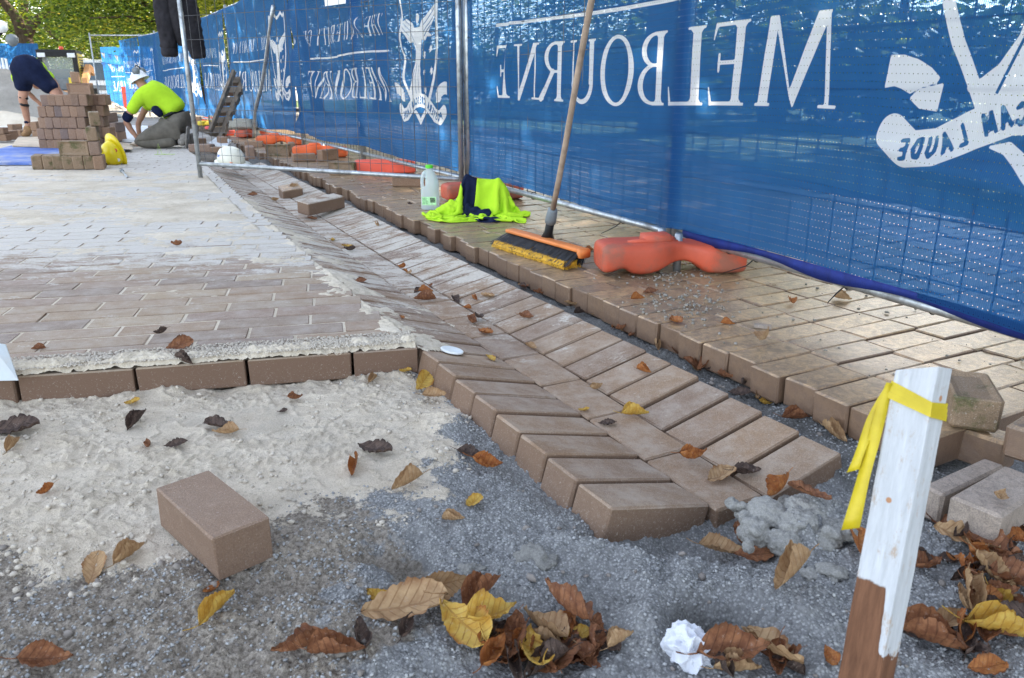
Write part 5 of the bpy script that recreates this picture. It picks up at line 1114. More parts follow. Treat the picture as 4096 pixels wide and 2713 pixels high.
for (a, b, c, d), lb_ in ((((640, 540), (760, 548), (745, 520), (700, 512)), 'grey board behind the kneeling worker\'s boots'), (((835, 572), (905, 590), (925, 560), (870, 545)), 'tilted light board among the loose pavers')):
    sheet([a, b, c, d], .05, .02, M['woodw'] if 'grey' in lb_ else M['whitebd'], 'board', lb_, 'board')
def pallet():
    a = at(866, 550); b = atY(962, 306, a.y+.55); t = empty('timber_pallet', a); tag(t, 'narrow weathered timber pallet leaning against the blue banners', 'pallet'); ax = (b-a); L = ax.length; axn = ax.normalized()
    el = math.atan2(axn.z, math.hypot(axn.x, axn.y)); az = math.atan2(axn.y, axn.x)
    sv = Vector((1, 0, 0)); nrm = axn.cross(sv).normalized()
    def bx_(nm, c, dx, dn, dl):
        m = MB(); v = []
        for k in (-.5, .5):
            for i, j in ((-.5, -.5), (.5, -.5), (.5, .5), (-.5, .5)): v.append(c+sv*(i*dx)+nrm*(j*dn)+axn*(k*dl))
        m.add(v, [(3, 2, 1, 0), (4, 5, 6, 7), (0, 1, 5, 4), (1, 2, 6, 5), (2, 3, 7, 6), (3, 0, 4, 7)]); m.build(nm, M['woodw'], t, bevel=.004)
    bx_('stringer', axn*L*.5+sv*.07, .06, .10, L*1.02); bx_('stringer', axn*L*.5+sv*-.04+nrm*-.16, .045, .09, L*.98)
    for k in range(6): bx_('slat', axn*(L*(.09+.165*k))+sv*-.045+nrm*.0, .17, .11, .105)
    for k in range(6): bx_('slat', axn*(L*(.09+.165*k))+sv*.115+nrm*-.02, .03, .09, .10)
pallet()
P = [at(1016, 554), atY(1021, 439, 11.7), atY(1052, 326, 11.3), atY(1093, 25, 10.6)]; m = MB(); pp = []
for i in range(3):
    for k in range(6): pp.append(P[i].lerp(P[i+1], k/6))
pp.append(P[3]); 
for _ in range(3): pp = [pp[0]]+[(pp[i-1]+pp[i]*2+pp[i+1])/4 for i in range(1, len(pp)-1)]+[pp[-1]]
m.tube(pp, .027, 12); tag(m.build('brace_pipe', M['galv'], None, True), 'bent galvanised brace pipe leaning up against the blue banner', 'pipe')
def hoodie():
    x, y = CF.x, CF.y; t = empty('hanging_hoodie', (x, y, 0)); tag(t, 'charcoal fleece hoodie hung over the tall post of the bare wire panel', 'jacket')
    heap('sleeve', [([(-.16, .11, 1.035), (-.158, .11, 1.12), (-.165, .11, 1.3), (-.16, .11, 1.6), (-.10, .11, 1.95)], [.068, .070, .080, .082, .09])], M['hoodie'], t, .010, amp=.45)
    heap('sleeve', [([(.07, .13, .965), (.06, .13, 1.05), (.03, .13, 1.2), (.0, .13, 1.45), (-.02, .13, 1.9)], [.062, .068, .092, .10, .10])], M['hoodie'], t, .010, amp=.45)
    heap('body', [([(-.06, .15, 1.06), (-.055, .15, 1.14), (-.05, .15, 1.3), (-.05, .15, 1.6), (-.05, .15, 2.0)], [.04, .075, .10, .12, .12])], M['hoodie'], t, .011, amp=.45)
    m = MB(); m.tube([(-.16, .11, .975), (-.16, .11, .985), (-.16, .11, 1.0), (-.158, .11, 1.045)], [.045, .062, .067, .066], 20); m.build('cuff', M['hoodie'], t, True)
hoodie()
p0, p1 = atY(1300, 14, 8.3), atY(1490, 12, 7.7); m = MB(); c = (p0+p1)/2; d = p1-p0; m.box((c.x, c.y, c.z+.15), (d.length, .004, .30), math.atan2(d.y, d.x)); tag(m.build('site_sign', M['white'], None, bevel=.001), 'white site sign cut off by the top edge above the draped banner', 'sign')
p0, p1 = atY(1756, 146, 5.95), atY(1882, 152, 5.55); m = MB(); m.tube([p0, p1], .004, 6); tag(m.build('black_strap', M['black'], None), 'short black strap running from the crest banner to the tall post', 'strap')
m = MB(); p = at(640, 618, .0); q = [Vector((p.x-.02, p.y-.012, .0)), Vector((p.x+.0, p.y-.015, .12)), Vector((p.x+.03, p.y-.015, .01)), Vector((p.x+.09, p.y-.05, .006)), Vector((p.x-.04, p.y-.06, .004)), Vector((p.x+.18, p.y-.02, .004))]
m.tube(q, .0025, 5); tag(m.build('lime_string', M['lime'], None), 'thin lime string line wound round a frogged paver', 'string')
# ================================================================ people
def sk(name, chains, mat, parent, sub=2, root=0):
    """chains: lists of (x, y, z, r) sharing joints by equal coordinates -> one skinned surface"""
    vs = []; rr = []; es = []; idx = {}
    for ch in chains:
        prev = None
        for x, y, z, r in ch:
            k = (round(x, 4), round(y, 4), round(z, 4))
            if k not in idx: idx[k] = len(vs); vs.append(k); rr.append(r)
            i = idx[k]
            if prev is not None and prev != i: es.append((prev, i))
            prev = i
    bm = bmesh.new(); sl_ = bm.verts.layers.skin.verify(); bv = [bm.verts.new(v) for v in vs]
    for a, b in es: bm.edges.new((bv[a], bv[b]))
    for i, r in enumerate(rr): bv[i][sl_].radius = r if isinstance(r, tuple) else (r, r); bv[i][sl_].use_root = (i == root)
    me = bpy.data.meshes.new(name); bm.to_mesh(me); bm.free()
    o = link(name, me, parent, mat); m = o.modifiers.new('skin', 'SKIN'); m.use_smooth_shade = True; s = o.modifiers.new('s', 'SUBSURF'); s.levels = s.render_levels = sub
    tx = bpy.data.textures.new('w', 'CLOUDS'); tx.noise_scale = .09; d = o.modifiers.new('d', 'DISPLACE'); d.texture = tx; d.strength = .02; d.texture_coords = 'LOCAL'
    return o
def kneeler():
    p = at(660, 592); t = empty('person', (p.x, p.y, 0)); tag(t, 'kneeling paver in lime hi-vis shirt, olive trousers and white hat, reaching to the ground', 'person'); t.scale = (.98,)*3
    # x runs to the right of the picture, y away from us; he faces left
    sk('body', [[(.0, .0, .50, .10), (-.06, .0, .60, .08), (-.12, .0, .70, .07), (-.17, .0, .76, .055), (-.21, 0, .80, .06), (-.22, 0, .86, .075), (-.21, 0, .90, .05)],
        [(-.12, .0, .70, .07), (-.16, -.14, .66, .05), (-.25, -.19, .52, .05), (-.375, -.17, .345, .040), (-.34, -.15, .24, .036), (-.285, -.12, .125, .028), (-.27, -.11, .085, .03), (-.255, -.10, .05, .018)],
        [(-.27, -.11, .085, .03), (-.30, -.12, .05, .012), (-.31, -.12, .03, .009)], [(-.27, -.11, .085, .03), (-.28, -.14, .045, .012), (-.285, -.15, .025, .009)], [(-.285, -.12, .125, .028), (-.25, -.15, .09, .013), (-.24, -.155, .065, .010)],
        [(-.12, .0, .70, .07), (-.18, .14, .64, .05), (-.28, .18, .46, .045), (-.36, .12, .30, .036), (-.34, .06, .14, .028), (-.33, .05, .09, .03), (-.33, .04, .05, .018)]], M['skin'], t)
    sk('shirt', [[(.225, .0, .41, (.15, .17)), (.16, .0, .50, (.16, .185)), (.05, .0, .585, (.165, .20)), (-.06, .0, .66, (.15, .20)), (-.13, .0, .70, (.11, .17)), (-.165, .0, .725, .09)],
        [(-.06, .0, .66, (.15, .20)), (-.15, -.165, .63, .085), (-.23, -.20, .52, .078), (-.30, -.20, .44, .07)], [(-.06, .0, .66, (.15, .20)), (-.17, .165, .61, .08), (-.27, .19, .47, .07)]], M['hivis'], t)
    sk('cuff_band', [[(-.295, -.20, .445, .068), (-.345, -.19, .385, .064), (-.375, -.175, .345, .058)]], M['navy'], t)
    sk('side_panel', [[(-.02, -.165, .52, .055), (.05, -.175, .45, .055), (.09, -.16, .39, .04)]], M['navy'], t)
    sk('trousers', [[(.21, .0, .40, (.17, .19)), (.24, .0, .33, (.17, .19)), (.20, -.11, .27, .125), (.02, -.15, .21, .11), (-.16, -.16, .14, .09), (-.27, -.16, .095, .085), (-.22, -.16, .08, .08), (.0, -.16, .075, .075), (.22, -.15, .09, .065)],
        [(.24, .0, .33, (.17, .19)), (.20, .11, .27, .125), (.02, .15, .22, .11), (-.18, .16, .13, .085), (-.14, .16, .08, .08), (.20, .15, .085, .065)]], M['trouser'], t)
    sk('belt', [[(.10, -.17, .39, .02), (.20, -.12, .44, .022), (.26, .0, .46, .024), (.27, .1, .44, .02)]], M['black'], t, 1)
    for s in (-1, 1):
        b = sk('boot', [[(.24, s*.15, .09, .055), (.30, s*.15, .07, .055), (.33, s*.15, .12, .06), (.325, s*.15, .19, .05)]], M['bootg'], t)
        m = MB(); v, f = loft([(-.05, 0, .02, 0, .02), (-.04, 0, .045, -.002, .026), (.10, 0, .052, -.002, .024), (.21, 0, .048, -.002, .022), (.225, 0, .02, 0, .02)], 14, 3); m.add(v, f); o = m.build('sole', M['bootg'], b, True); o.rotation_euler = (0, rad(-80), 0); o.location = (.365, s*.15, .055)
    h = empty('hat', (-.205, 0, .845)); h.parent = t; h.name = 'hat'; h.rotation_euler = (0, rad(-25), 0)
    m = MB(); m.lathe([(0, .105), (.05, .098), (.085, .07), (.103, .03), (.106, 0), (.120, -.012), (.121, -.016), (.104, -.006)], 24); m.build('hat_shell', M['white'], h, True)
    for s in (-1, 1): m = MB(); m.lathe([(0, .035), (.035, .03), (.046, .01), (.046, -.012), (0, -.02)], 16, M=Matrix.Rotation(rad(-75), 3, 'X')); o = m.build('ear_cup', M['dgrey'], h, True); o.location = (.045, s*.085, .085)
    m = MB(); m.tube([(.045, -.085, .09), (.05, -.05, .14), (.05, 0, .155), (.05, .05, .14), (.045, .085, .09)], .008, 8); m.build('head_band', M['black'], h, True)
kneeler()
def bender():
    p = at(113, 551); t = empty('person', (p.x, p.y, 0)); tag(t, 'worker bent over in navy shorts and tan boots seen from behind, beside the paver stack', 'person')
    sk('body', [[(.20, .0, .98, .12), (.12, .18, 1.02, .11), (.0, .36, 1.0, .10), (-.04, .48, .92, .06), (-.06, .55, .86, .07), (-.07, .60, .78, .085), (-.07, .62, .70, .06)],
        [(.20, .0, .98, .12), (.08, .0, .90, .10), (.05, .02, .66, .075), (.03, -.02, .58, .062), (.015, .03, .42, .062), (.01, .05, .28, .042), (.005, .04, .12, .040), (.0, .0, .05, .04), (-.01, -.10, .04, .035)],
        [(.20, .0, .98, .12), (.36, .0, .88, .10), (.50, .04, .66, .075), (.545, .0, .58, .062), (.56, .05, .42, .062), (.57, .07, .28, .042), (.57, .06, .12, .040), (.58, .0, .05, .04), (.585, -.10, .04, .035)],
        [(.0, .36, 1.0, .10), (-.16, .34, .96, .055), (-.20, .36, .80, .045), (-.12, .46, .62, .038), (-.02, .55, .45, .03), (.0, .56, .38, .035), (.01, .56, .32, .02)], [(0, .56, .38, .035), (.03, .54, .33, .012), (.035, .54, .30, .010)],
        [(.0, .36, 1.0, .10), (.20, .44, .94, .055), (.28, .48, .80, .045), (.33, .52, .60, .038), (.24, .56, .45, .03), (.22, .56, .38, .035), (.21, .56, .32, .02)]], M['skin'], t)
    sk('shorts', [[(.19, .05, 1.17, (.17, .15)), (.19, .0, 1.06, (.225, .20)), (.19, -.02, .97, (.20, .18)), (.07, .0, .88, .145), (.055, .02, .76, .13), (.045, .02, .655, .115)], [(.19, -.02, .97, (.20, .18)), (.34, .0, .88, .145), (.43, .03, .76, .13), (.495, .04, .655, .115)]], M['navy'], t)
    sk('shirt', [[(.17, .08, 1.08, (.15, .12)), (.11, .2, 1.05, (.17, .15)), (.0, .38, .98, (.18, .14)), (-.03, .44, .93, .10)], [(.0, .38, .98, (.18, .14)), (-.15, .32, .97, .09), (-.205, .28, .87, .08), (-.20, .32, .78, .06)], [(.0, .38, .98, (.18, .14)), (.20, .44, .93, .085), (.27, .48, .82, .07)]], M['hivis'], t)
    for s, x in ((0, .0), (1, .57)):
        b = sk('boot', [[(x+.003, .03, .18, .062), (x, .02, .10, .062), (x, -.02, .05, .06), (x-.008, -.12, .045, .05)]], M['boot'], t); m = MB(); m.add(*loft([(-.05, 0, .03, 0, .03), (0, 0, .055, 0, .035), (.17, 0, .06, 0, .03), (.20, 0, .03, 0, .025)], 12, 3)); o = m.build('sole', M['bootg'], b, True); o.rotation_euler = (0, 0, rad(-92)); o.location = (x, .06, -.01)
        sk('sock', [[(x+.005, .04, .18, .052), (x+.007, .045, .27, .050)]], M['navy'], t, 1)
        for z in (.50, .60): sk('knee_strap', [[(x+.03-.01*s-.065, 0, z, .018), (x+.03, -.062, z-.02, .020), (x+.095, 0, z-.035, .018), (x+.03, .07, z-.02, .018)]], M['black'], t, 1)
bender()
# ================================================================ machines
def bxm(nm, c, d, mat, par, rz=0, bev=.012, rx=0, ry=0, top=None): m = MB(); m.box(c, d, rz, rx, ry, top); return m.build(nm, mat, par, bevel=bev)
def cyl(nm, c, r, w, mat, par, n=28, ax='X'):
    m = MB(); R_ = Matrix.Rotation(PI/2, 3, 'Y') if ax == 'X' else Matrix.Rotation(PI/2, 3, 'X'); m.lathe([(0, -w/2), (r*.93, -w/2), (r, -w/2+.02), (r, w/2-.02), (r*.93, w/2), (0, w/2)], n, c, R_); return m.build(nm, mat, par, True)
def loader():
    kk = NB('clear_glass', .1, .5); kk.base((.5, .55, .55)); tr = kk.n('BsdfTransparent', {0: (.85, .9, .9)}); mx = kk.n('MixShader', {0: .7, 1: kk.b.outputs[0], 2: tr.outputs[0]}); kk.nt.links.new(mx.outputs[0], kk.out.inputs[0]); clear = kk.m
    Y = 24.; x = X_(238, Y, 1); t = empty('skid_steer_loader', (x+.05, Y, -.05), rad(20)); tag(t, 'yellow and black skid steer loader with an orange beacon behind the bent worker', 'loader')
    ylw = simple('loader_yellow', (.55, .46, .09), .5, .15, 3, .05, 40, .4, dirt=((.25, .2, .1), .6)); tanp = simple('loader_arm_tan', (.50, .24, .09), .6, .2, 3, .1, 40, dirt=((.5, .42, .34), .6)); lamp = simple('lamp_glass', (.65, .68, .70), .2, .1, 5, 0)
    B = M['black']; bxm('chassis', (0, .5, .45), (1.0, 1.7, .5), B, t); cab = bxm('cab_roof', (0, .35, 1.74), (1.02, 1.15, .10), B, t)
    for sx in (-1, 1):
        bxm('cab_pillar', (sx*.45, -.16, 1.23), (.12, .12, .98), B, t); bxm('cab_pillar', (sx*.46, .85, 1.23), (.08, .1, .98), B, t); l = bxm('work_lamp', (sx*.38, -.235, 1.64), (.20, .05, .12), lamp, t, bev=.01)
    bxm('header', (0, -.17, 1.66), (.9, .1, .12), B, t); bxm('front_guard', (0, -.2, .82), (.9, .08, .36), M['dgrey'], t); bxm('windscreen', (0, -.14, 1.30), (.80, .015, .62), clear, t, bev=0)
    bxm('seat', (-.05, .25, 1.02), (.5, .15, .5), simple('seat_brown', (.10, .05, .035), .8), t)
    side = bxm('side_guard', (.51, .40, 1.30), (.03, .95, .80), ylw, t)
    for k in range(9): bxm('louvre', (.53, .40, 1.0+.075*k), (.02, .7, .028), B, side, bev=0)
    bxm('side_guard', (-.51, .40, 1.30), (.03, .95, .80), ylw, t)
    bxm('engine_cover', (0, 1.2, .85), (.95, .5, .7), ylw, t); m = MB(); m.lathe([(.0, .10), (.05, .095), (.06, .06), (.06, 0), (0, 0)], 16, (.12, .0, 1.79)); m.build('beacon', M['hiorange'], t, True)
    for sx in (-1, 1):
        for y in (.05, .95): w = cyl('wheel', (sx*.66, y, .36), .37, .26, M['tyre'], t); cyl('rim', (sx*.70, y, .36), .19, .20, ylw, w)
        v = [(sx*.62, 1.5, 1.30), (sx*.62, .4, 1.42), (sx*.62, -.65, 1.02), (sx*.62, -.95, .45), (sx*.62, -.80, .42), (sx*.62, -.52, .84), (sx*.62, .4, 1.20), (sx*.62, 1.5, 1.10)]; n = len(v); v2 = [(q[0]+sx*.13, q[1], q[2]) for q in v]
        o = pyd('lift_arm', v+v2, [tuple(range(n)), tuple(range(n, 2*n))[::-1]]+[(i, i+n, (i+1) % n+n, (i+1) % n) for i in range(n)], tanp, t); bm = bmesh.new(); bm.from_mesh(o.data); bmesh.ops.recalc_face_normals(bm, faces=bm.faces); bm.to_mesh(o.data); bm.free()
    bxm('bucket', (0, -1.15, .38), (1.5, .5, .45), tanp, t, rx=rad(20)); bxm('registration_plate', (.30, -.26, .90), (.16, .02, .26), M['yplastic'], t, bev=0)
loader()
def truck():
    Y = 35.; x = X_(385, Y, 1); t = empty('tipper_truck', (x, Y, zg(35)), rad(14)); t.scale = (1.02,)*3; tag(t, 'white cab-over work truck parked behind the loader, facing the site', 'truck'); wh = simple('truck_white', (.70, .71, .72), .35, .08, 2, .02, 30, .5)
    m = MB(); v = [(-.85, 0, .45), (.85, 0, .45), (.85, 1.35, .45), (-.85, 1.35, .45), (-.85, -.02, 1.15), (.85, -.02, 1.15), (.85, 1.35, 1.15), (-.85, 1.35, 1.15), (-.76, .30, 2.0), (.76, .30, 2.0), (.76, 1.3, 2.05), (-.76, 1.3, 2.05)]
    m.add(v, [(3, 2, 1, 0), (0, 1, 5, 4), (1, 2, 6, 5), (2, 3, 7, 6), (3, 0, 4, 7), (4, 5, 9, 8), (5, 6, 10, 9), (6, 7, 11, 10), (7, 4, 8, 11), (8, 9, 10, 11)]); m.build('cab', wh, t, bevel=.05, seg=3)
    m = MB(); m.add([(-.72, -.0, 1.2), (.72, -.0, 1.2), (.66, .26, 1.9), (-.66, .26, 1.9)], [(0, 1, 2, 3)]); o = m.build('windscreen', M['glass'], t); o.location = (0, -.022, 0)
    m = MB(); m.add([(.862, .15, 1.2), (.862, 1.1, 1.2), (.80, 1.1, 1.88), (.80, .38, 1.88)], [(0, 1, 2, 3)]); m.build('door_window', M['glass'], t)
    for s in (-1, 1):
        bxm('headlight', (s*.62, -.02, .78), (.26, .05, .17), simple('headlight_glass', (.6, .6, .6), .15), t); bxm('indicator', (s*.62, -.03, .95), (.26, .05, .09), M['hiorange'], t); m = MB(); m.box((s*1.02, .05, 1.45), (.16, .06, .36)); m.tube([(s*.84, .1, 1.6), (s*1.0, .06, 1.62)], .012, 6); m.build('mirror', M['black'], t)
        for y in (.35, 3.2): w = cyl('wheel', (s*.72, y, .36), .37, .22, M['tyre'], t); cyl('rim', (s*.78, y, .36), .19, .12, M['dgrey'], w)
        m = MB(); 
        for y in (1.5, 3.0, 4.4): m.tube([(s*.85, y, .85), (s*.85, y, 2.1)], .03, 8)
        m.tube([(s*.85, 1.5, 2.1), (s*.85, 4.4, 2.1)], .03, 8); m.build('ladder_rack', wh, t)
    bxm('grille', (0, -.02, .90), (.8, .03, .2), M['dgrey'], t); bxm('bumper', (0, -.06, .50), (1.7, .14, .22), wh, t); bxm('tray', (0, 3.0, .85), (1.85, 3.1, .12), M['dgrey'], t)
    for s in (-1, 1): bxm('tray_side', (s*.91, 3.0, 1.08), (.04, 3.1, .36), M['galv'], t)
    bxm('chassis_rail', (0, 2.5, .6), (.8, 3.8, .2), M['black'], t); m = MB(); m.lathe([(0, .12), (.06, .1), (.07, 0), (0, 0)], 12, (.3, .8, 2.08)); m.build('beacon', M['hiorange'], t, True)
truck()
# ================================================================ far side of the site
a = at(405, 465, 0).xy; panel(a, a+Vector((2.5, .12)), 'lone bare fence frame standing open in front of the parked truck', GP, shift=0, top=2.03)
def pile(px, py, r, h, name, label, mat, seed, ry=None):
    c = at(px, py); n = 64; xs = np.linspace(-1, 1, n); X, Y = np.meshgrid(xs, xs); R = np.hypot(X, Y); z = h*np.clip(1-R**1.25, 0, 1)*(1+.35*fbm(X*2, Y*2, 4, seed))+.05*h*fbm(X*9, Y*9, 3, seed)-.02
    o = npmesh(name, np.stack([c.x+X*r, c.y+Y*(ry or r), z], -1).reshape(-1, 3), grid_faces(n, n), mat); return tag(o, label, 'sand pile')
gs = sand_mat('grey_sand', (.24, .225, .205), (.34, .32, .29), .35)
pile(40, 470, 2.6, 1.15, 'sand_pile', 'large grey sand heap behind the bent worker at the left', gs, 3, 2.0); pile(395, 452, .9, .55, 'sand_pile', 'small pale sand heap at the foot of the loader', gs, 5)
pile(20, 505, 1.6, .28, 'sand_pile', 'low spread of pale sand in front of the large heap', M['sand'], 6, .6)
for (p0, p1, zt, lab) in ((atY(436, 402, 33).xy, atY(640, 402, 32).xy, .95, 'far cross banner beyond the truck closing off the street'), (atY(-60, 360, 29).xy, atY(185, 360, 29).xy, 1.05, 'far cross banner behind the loader at the left edge')):
    o = banner(p0, p1, .019, dispf(3), lambda u: u*0-.12, i3, z1=zt); tag(o, lab, 'banner', GB)
wp = simple('white_bar', (.75, .75, .72), .5, .05, 4, 0)
for k in range(4):
    p = atY(4+14*k, 360, 26); m = MB(); m.tube([(p.x, p.y, -.05), (p.x, p.y, .745+26*math.tan(.3127+0-.3127+.034)-.02*k)], .035, 8); tag(m.build('white_post', wp, None, True), ['leftmost', 'second', 'third', 'fourth'][k]+' of the thin white posts at the far left edge', 'post', 'white posts at the far left')
p = atY(4, 107, 20); t = empty('street_lamp', (p.x-.25, 20, 0)); tag(t, 'pale globe street lamp peeking in at the upper left edge', 'street lamp')
glb = simple('lamp_globe', (.85, .86, .84), .3, .03, 3, 0); m = MB(); m.lathe([(0, .15), (.09, .12), (.14, .05), (.14, -.05), (.09, -.12), (0, -.15)], 20, (.25, 0, p.z)); m.build('globe', glb, t, True); m = MB(); m.lathe([(0, .15), (.09, .12), (.14, .05), (.12, -.05), (.06, -.12), (0, -.15)], 20, (.40, .1, p.z-.30)); m.build('globe', M['dgrey'], t, True)
m = MB(); m.tube([(-.1, 0, 0), (-.1, 0, p.z-.1), (.15, 0, p.z-.2), (.25, 0, p.z-.12)], .04, 10); m.build('lamp_post', M['black'], t, True)
bl = simple('bunting_blue', (.10, .25, .6), .7, .2, 3, 0)
for j, (y0, Y) in enumerate(((208, 30), (246, 29))):
    t = empty('bunting', (0, Y, 0)); tag(t, ('upper', 'lower')[j]+' string of white and blue bunting hung across the street', 'bunting'); q0, q1 = atY(395, y0, Y), atY(590, y0+6, Y); m = MB(); m.tube([(q0.lerp(q1, k/10)-Vector((0, Y, .12*math.sin(PI*k/10)))) for k in range(11)], .006, 4); m.build('cord', M['black'], t)
    for k in range(7):
        c = q0.lerp(q1, (k+.6)/7.5)-Vector((0, Y, .12*math.sin(PI*(k+.6)/7.5))); m = MB(); m.add([c+Vector((-.07, 0, 0)), c+Vector((.07, 0, 0)), c+Vector((.02, .03, -.2))], [(0, 1, 2)]); m.build('flag', (wp, bl)[(k+j) % 2], t)
for px, py, Y, w, h, mt, lb_ in ((520, 402, 31, .5, .9, 'hiorange', 'orange and white barrier board beyond the truck'), (475, 430, 30, 1.2, .12, 'hiorange', 'low red-orange bar on the sunlit road by the truck wheel'), (556, 425, 27, .35, .16, 'white', 'white block on the sunlit road beyond the kneeling worker')):
    p = atY(px, py, Y); m = MB(); m.box((p.x, Y, zg(Y)+h/2), (w, .12, h)); tag(m.build('barrier', M[mt], None, bevel=.02), lb_, 'barrier')
# ================================================================ trees
def tree(x, y, z0, limbs, clumps, n, size, mat, label, group, seed=0, zmin=1.0):
    t = empty('tree', (x, y, z0)); tag(t, label, 'tree', group); rg = np.random.RandomState(seed); m = MB()
    for pts, r in limbs: m.tube([Vector(p) for p in pts], r, 12)
    m.build('trunk', M['bark'], t, True)
    C = np.array([c[:3] for c in clumps]); R = np.array([c[3:6] for c in clumps]); w = (R[:, 0]*R[:, 1]*R[:, 2])**.75; k = rg.choice(len(clumps), n, p=w/w.sum())
    d = rg.normal(size=(n, 3)); d /= np.linalg.norm(d, axis=1)[:, None]; rr = rg.rand(n)**.42; P = C[k]+d*R[k]*rr[:, None]
    # twiggy sprays: leaves bunch round random nodes
    nd = P[rg.randint(0, n, max(60, n//16))]; j = rg.randint(0, len(nd), n); Q = nd[j]+rg.normal(size=(n, 3))*np.array([.30, .30, .16])*(size/.12)**.5*1.2; mixk = rg.rand(n) < .72; P[mixk] = Q[mixk]; kz = P[:, 2] > zmin-z0; P = P[kz]; jj = j[kz]; n = len(P)
    a = rg.uniform(0, 2*PI, n); u = np.stack([np.cos(a), np.sin(a), rg.uniform(-.6, .3, n)], -1); u /= np.linalg.norm(u, axis=1)[:, None]
    q = rg.normal(size=(n, 3))*.5+np.array([0, 0, 1]); v = np.cross(q, u); v /= np.linalg.norm(v, axis=1)[:, None]; s = size*rg.uniform(.6, 1.3, n)[:, None]
    V = np.stack([P-u*s*.6, P-v*s*.36, P+u*s*.6, P+v*s*.36], 1).reshape(-1, 3); F = np.arange(n*4).reshape(-1, 4); tn = np.clip(rg.rand(n)*.3+.7*rg.rand(len(nd))[jj], 0, 1)
    o = npmesh('crown', V, F, mat, t, False, attrs={'tint': np.repeat(tn, 4)}); o['kind'] = 'stuff'; return t
GT = 'avenue trees beyond the site'
# left tree with the forked trunk
Y = 38.; tx = X_(100, Y, 3); z0 = zg(38); sc = Y*_c/3124
def tp(px, py, dy=0): q = atY(px, py, Y+dy); return (q.x-tx, dy, q.z-z0)
tree(tx, Y, z0, [([(.25, 0, 0), tp(108, 240), tp(100, 170), tp(92, 140)], [.48, .38, .36, .34]), ([tp(96, 150), tp(78, 95), tp(58, 60), tp(10, 5), tp(-60, -80)], [.30, .27, .22, .18, .12]), ([tp(98, 155), tp(135, 95), tp(165, 66), tp(205, 52), tp(250, 10), tp(300, -70)], [.26, .20, .17, .15, .12, .08]),
     ([tp(140, 90), tp(178, 105), tp(212, 142), tp(235, 165)], [.12, .10, .08, .04]), ([tp(100, 150), tp(95, 60, 1), tp(110, -60, 2)], [.2, .16, .1])],
     [(-4, -2.5, 4.2, 3.2, 2.5, 1.6), (4.2, -1, 4.4, 3.6, 3, 2.2), (0, 3, 5, 6, 3, 3), (-1, -3, 7.5, 6, 4, 2.2), (-2.6, -3, 2.7, 2.2, 1.5, .7), (5.5, 2, 3.0, 3.5, 2, 1.4), (1.5, 3.0, 2.9, 3, 1.6, 1.2)], 42000, .15, M['crown'], 'broad old tree with a dark forked trunk behind the loader', GT, 4, 1.5)
Y = 30.; tx = X_(640, Y, 3)
tree(tx, Y, -.15, [([(.0, .8, 0), (0, .5, 1.6), (.1, .3, 3.2)], [.25, .2, .17]), ([(.1, .3, 3.2), (-1.2, 0, 4.2), (-2.6, -.3, 5.2)], [.12, .08, .04]), ([(.1, .3, 2.9), (1.2, 0, 3.7), (2.8, -.5, 4.2)], [.1, .06, .03]), ([(.1, .3, 3.0), (-.8, -.6, 3.2), (-1.8, -1.4, 3.1)], [.06, .04, .02])],
     [(-1.2, 0, 4.0, 2.8, 2.4, 1.5), (1.8, -.3, 4.2, 3.0, 2.2, 1.6), (-2.8, 0, 3.2, 1.6, 1.6, .9), (.4, 0, 2.9, 2.4, 1.6, .8), (0, 0, 6.5, 3.8, 3.2, 1.8)], 26000, .13, M['crown'], 'yellowing tree above the far end of the blue banners', GT, 9, 1.9)
Y = 21.; tx = X_(860, Y, 3)+.8
tree(tx, Y+2, -.1, [([(1, .3, 0), (.8, .2, 2.2), (.5, 0, 3.4)], [.2, .16, .12]), ([(.5, 0, 3.2), (-.8, -.4, 3.6), (-2.0, -.8, 3.3)], [.07, .04, .02]), ([(.6, 0, 3.0), (-.2, -.8, 2.7), (-.9, -1.4, 2.2)], [.05, .03, .015])],
     [(.5, 0, 3.6, 3.2, 2.2, 1.5), (-1.2, -.3, 3.1, 1.9, 1.4, .9), (1.5, 0, 2.7, 2.4, 1.6, 1.0)], 15000, .11, M['crowny'], 'bright yellow-green tree just behind the nearer banners', GT, 12, 1.75)
# a screen of trees further down the avenue
for i, (px, Y, r) in enumerate(((-350, 58, 6.5), (60, 62, 7), (470, 56, 6), (800, 66, 7.5), (1150, 60, 7), (1700, 64, 8), (2400, 62, 8), (3300, 66, 9), (4300, 60, 9), (5600, 50, 9))):
    tx = X_(px, Y, 2); rg = random.Random(i)
    tree(tx, Y, -.8, [([(0, 0, 0), (.2, 0, 3), (.3, 0, 6)], [.4, .32, .2]), ([(.2, 0, 3), (2, .4, 5), (3.5, 0, 6.5)], [.18, .12, .05]), ([(.2, 0, 3.2), (-2, 0, 5), (-3.6, .3, 6)], [.18, .12, .05])],
         [(0, 0, 6.5, r, r*.7, 4), (-r*.5, -1, 3.6, r*.6, 3, 2.4), (r*.5, -1, 3.4, r*.6, 3, 2.2), (0, 1, 2.0, r*.9, 2, 1.6), (rg.uniform(-2, 2), -2, 9, 4, 3, 2.4)], 13000, .30, M['crown'] if i % 3 else M['crowny'], ['distant tree closing the avenue at the far left', 'distant tree straight behind the forked tree', 'distant tree behind the truck', 'distant yellow tree beyond the bend of the banners', 'distant tree glimpsed over the far banners', 'distant tree faintly seen through the draped banner', 'distant yellow tree faintly seen through the near banner left of the broom', 'distant tree faintly seen through the near banner lettering', 'distant tree faintly seen through the banner crest', 'distant yellow tree beyond the right edge'][i], GT, 30+i, .2)
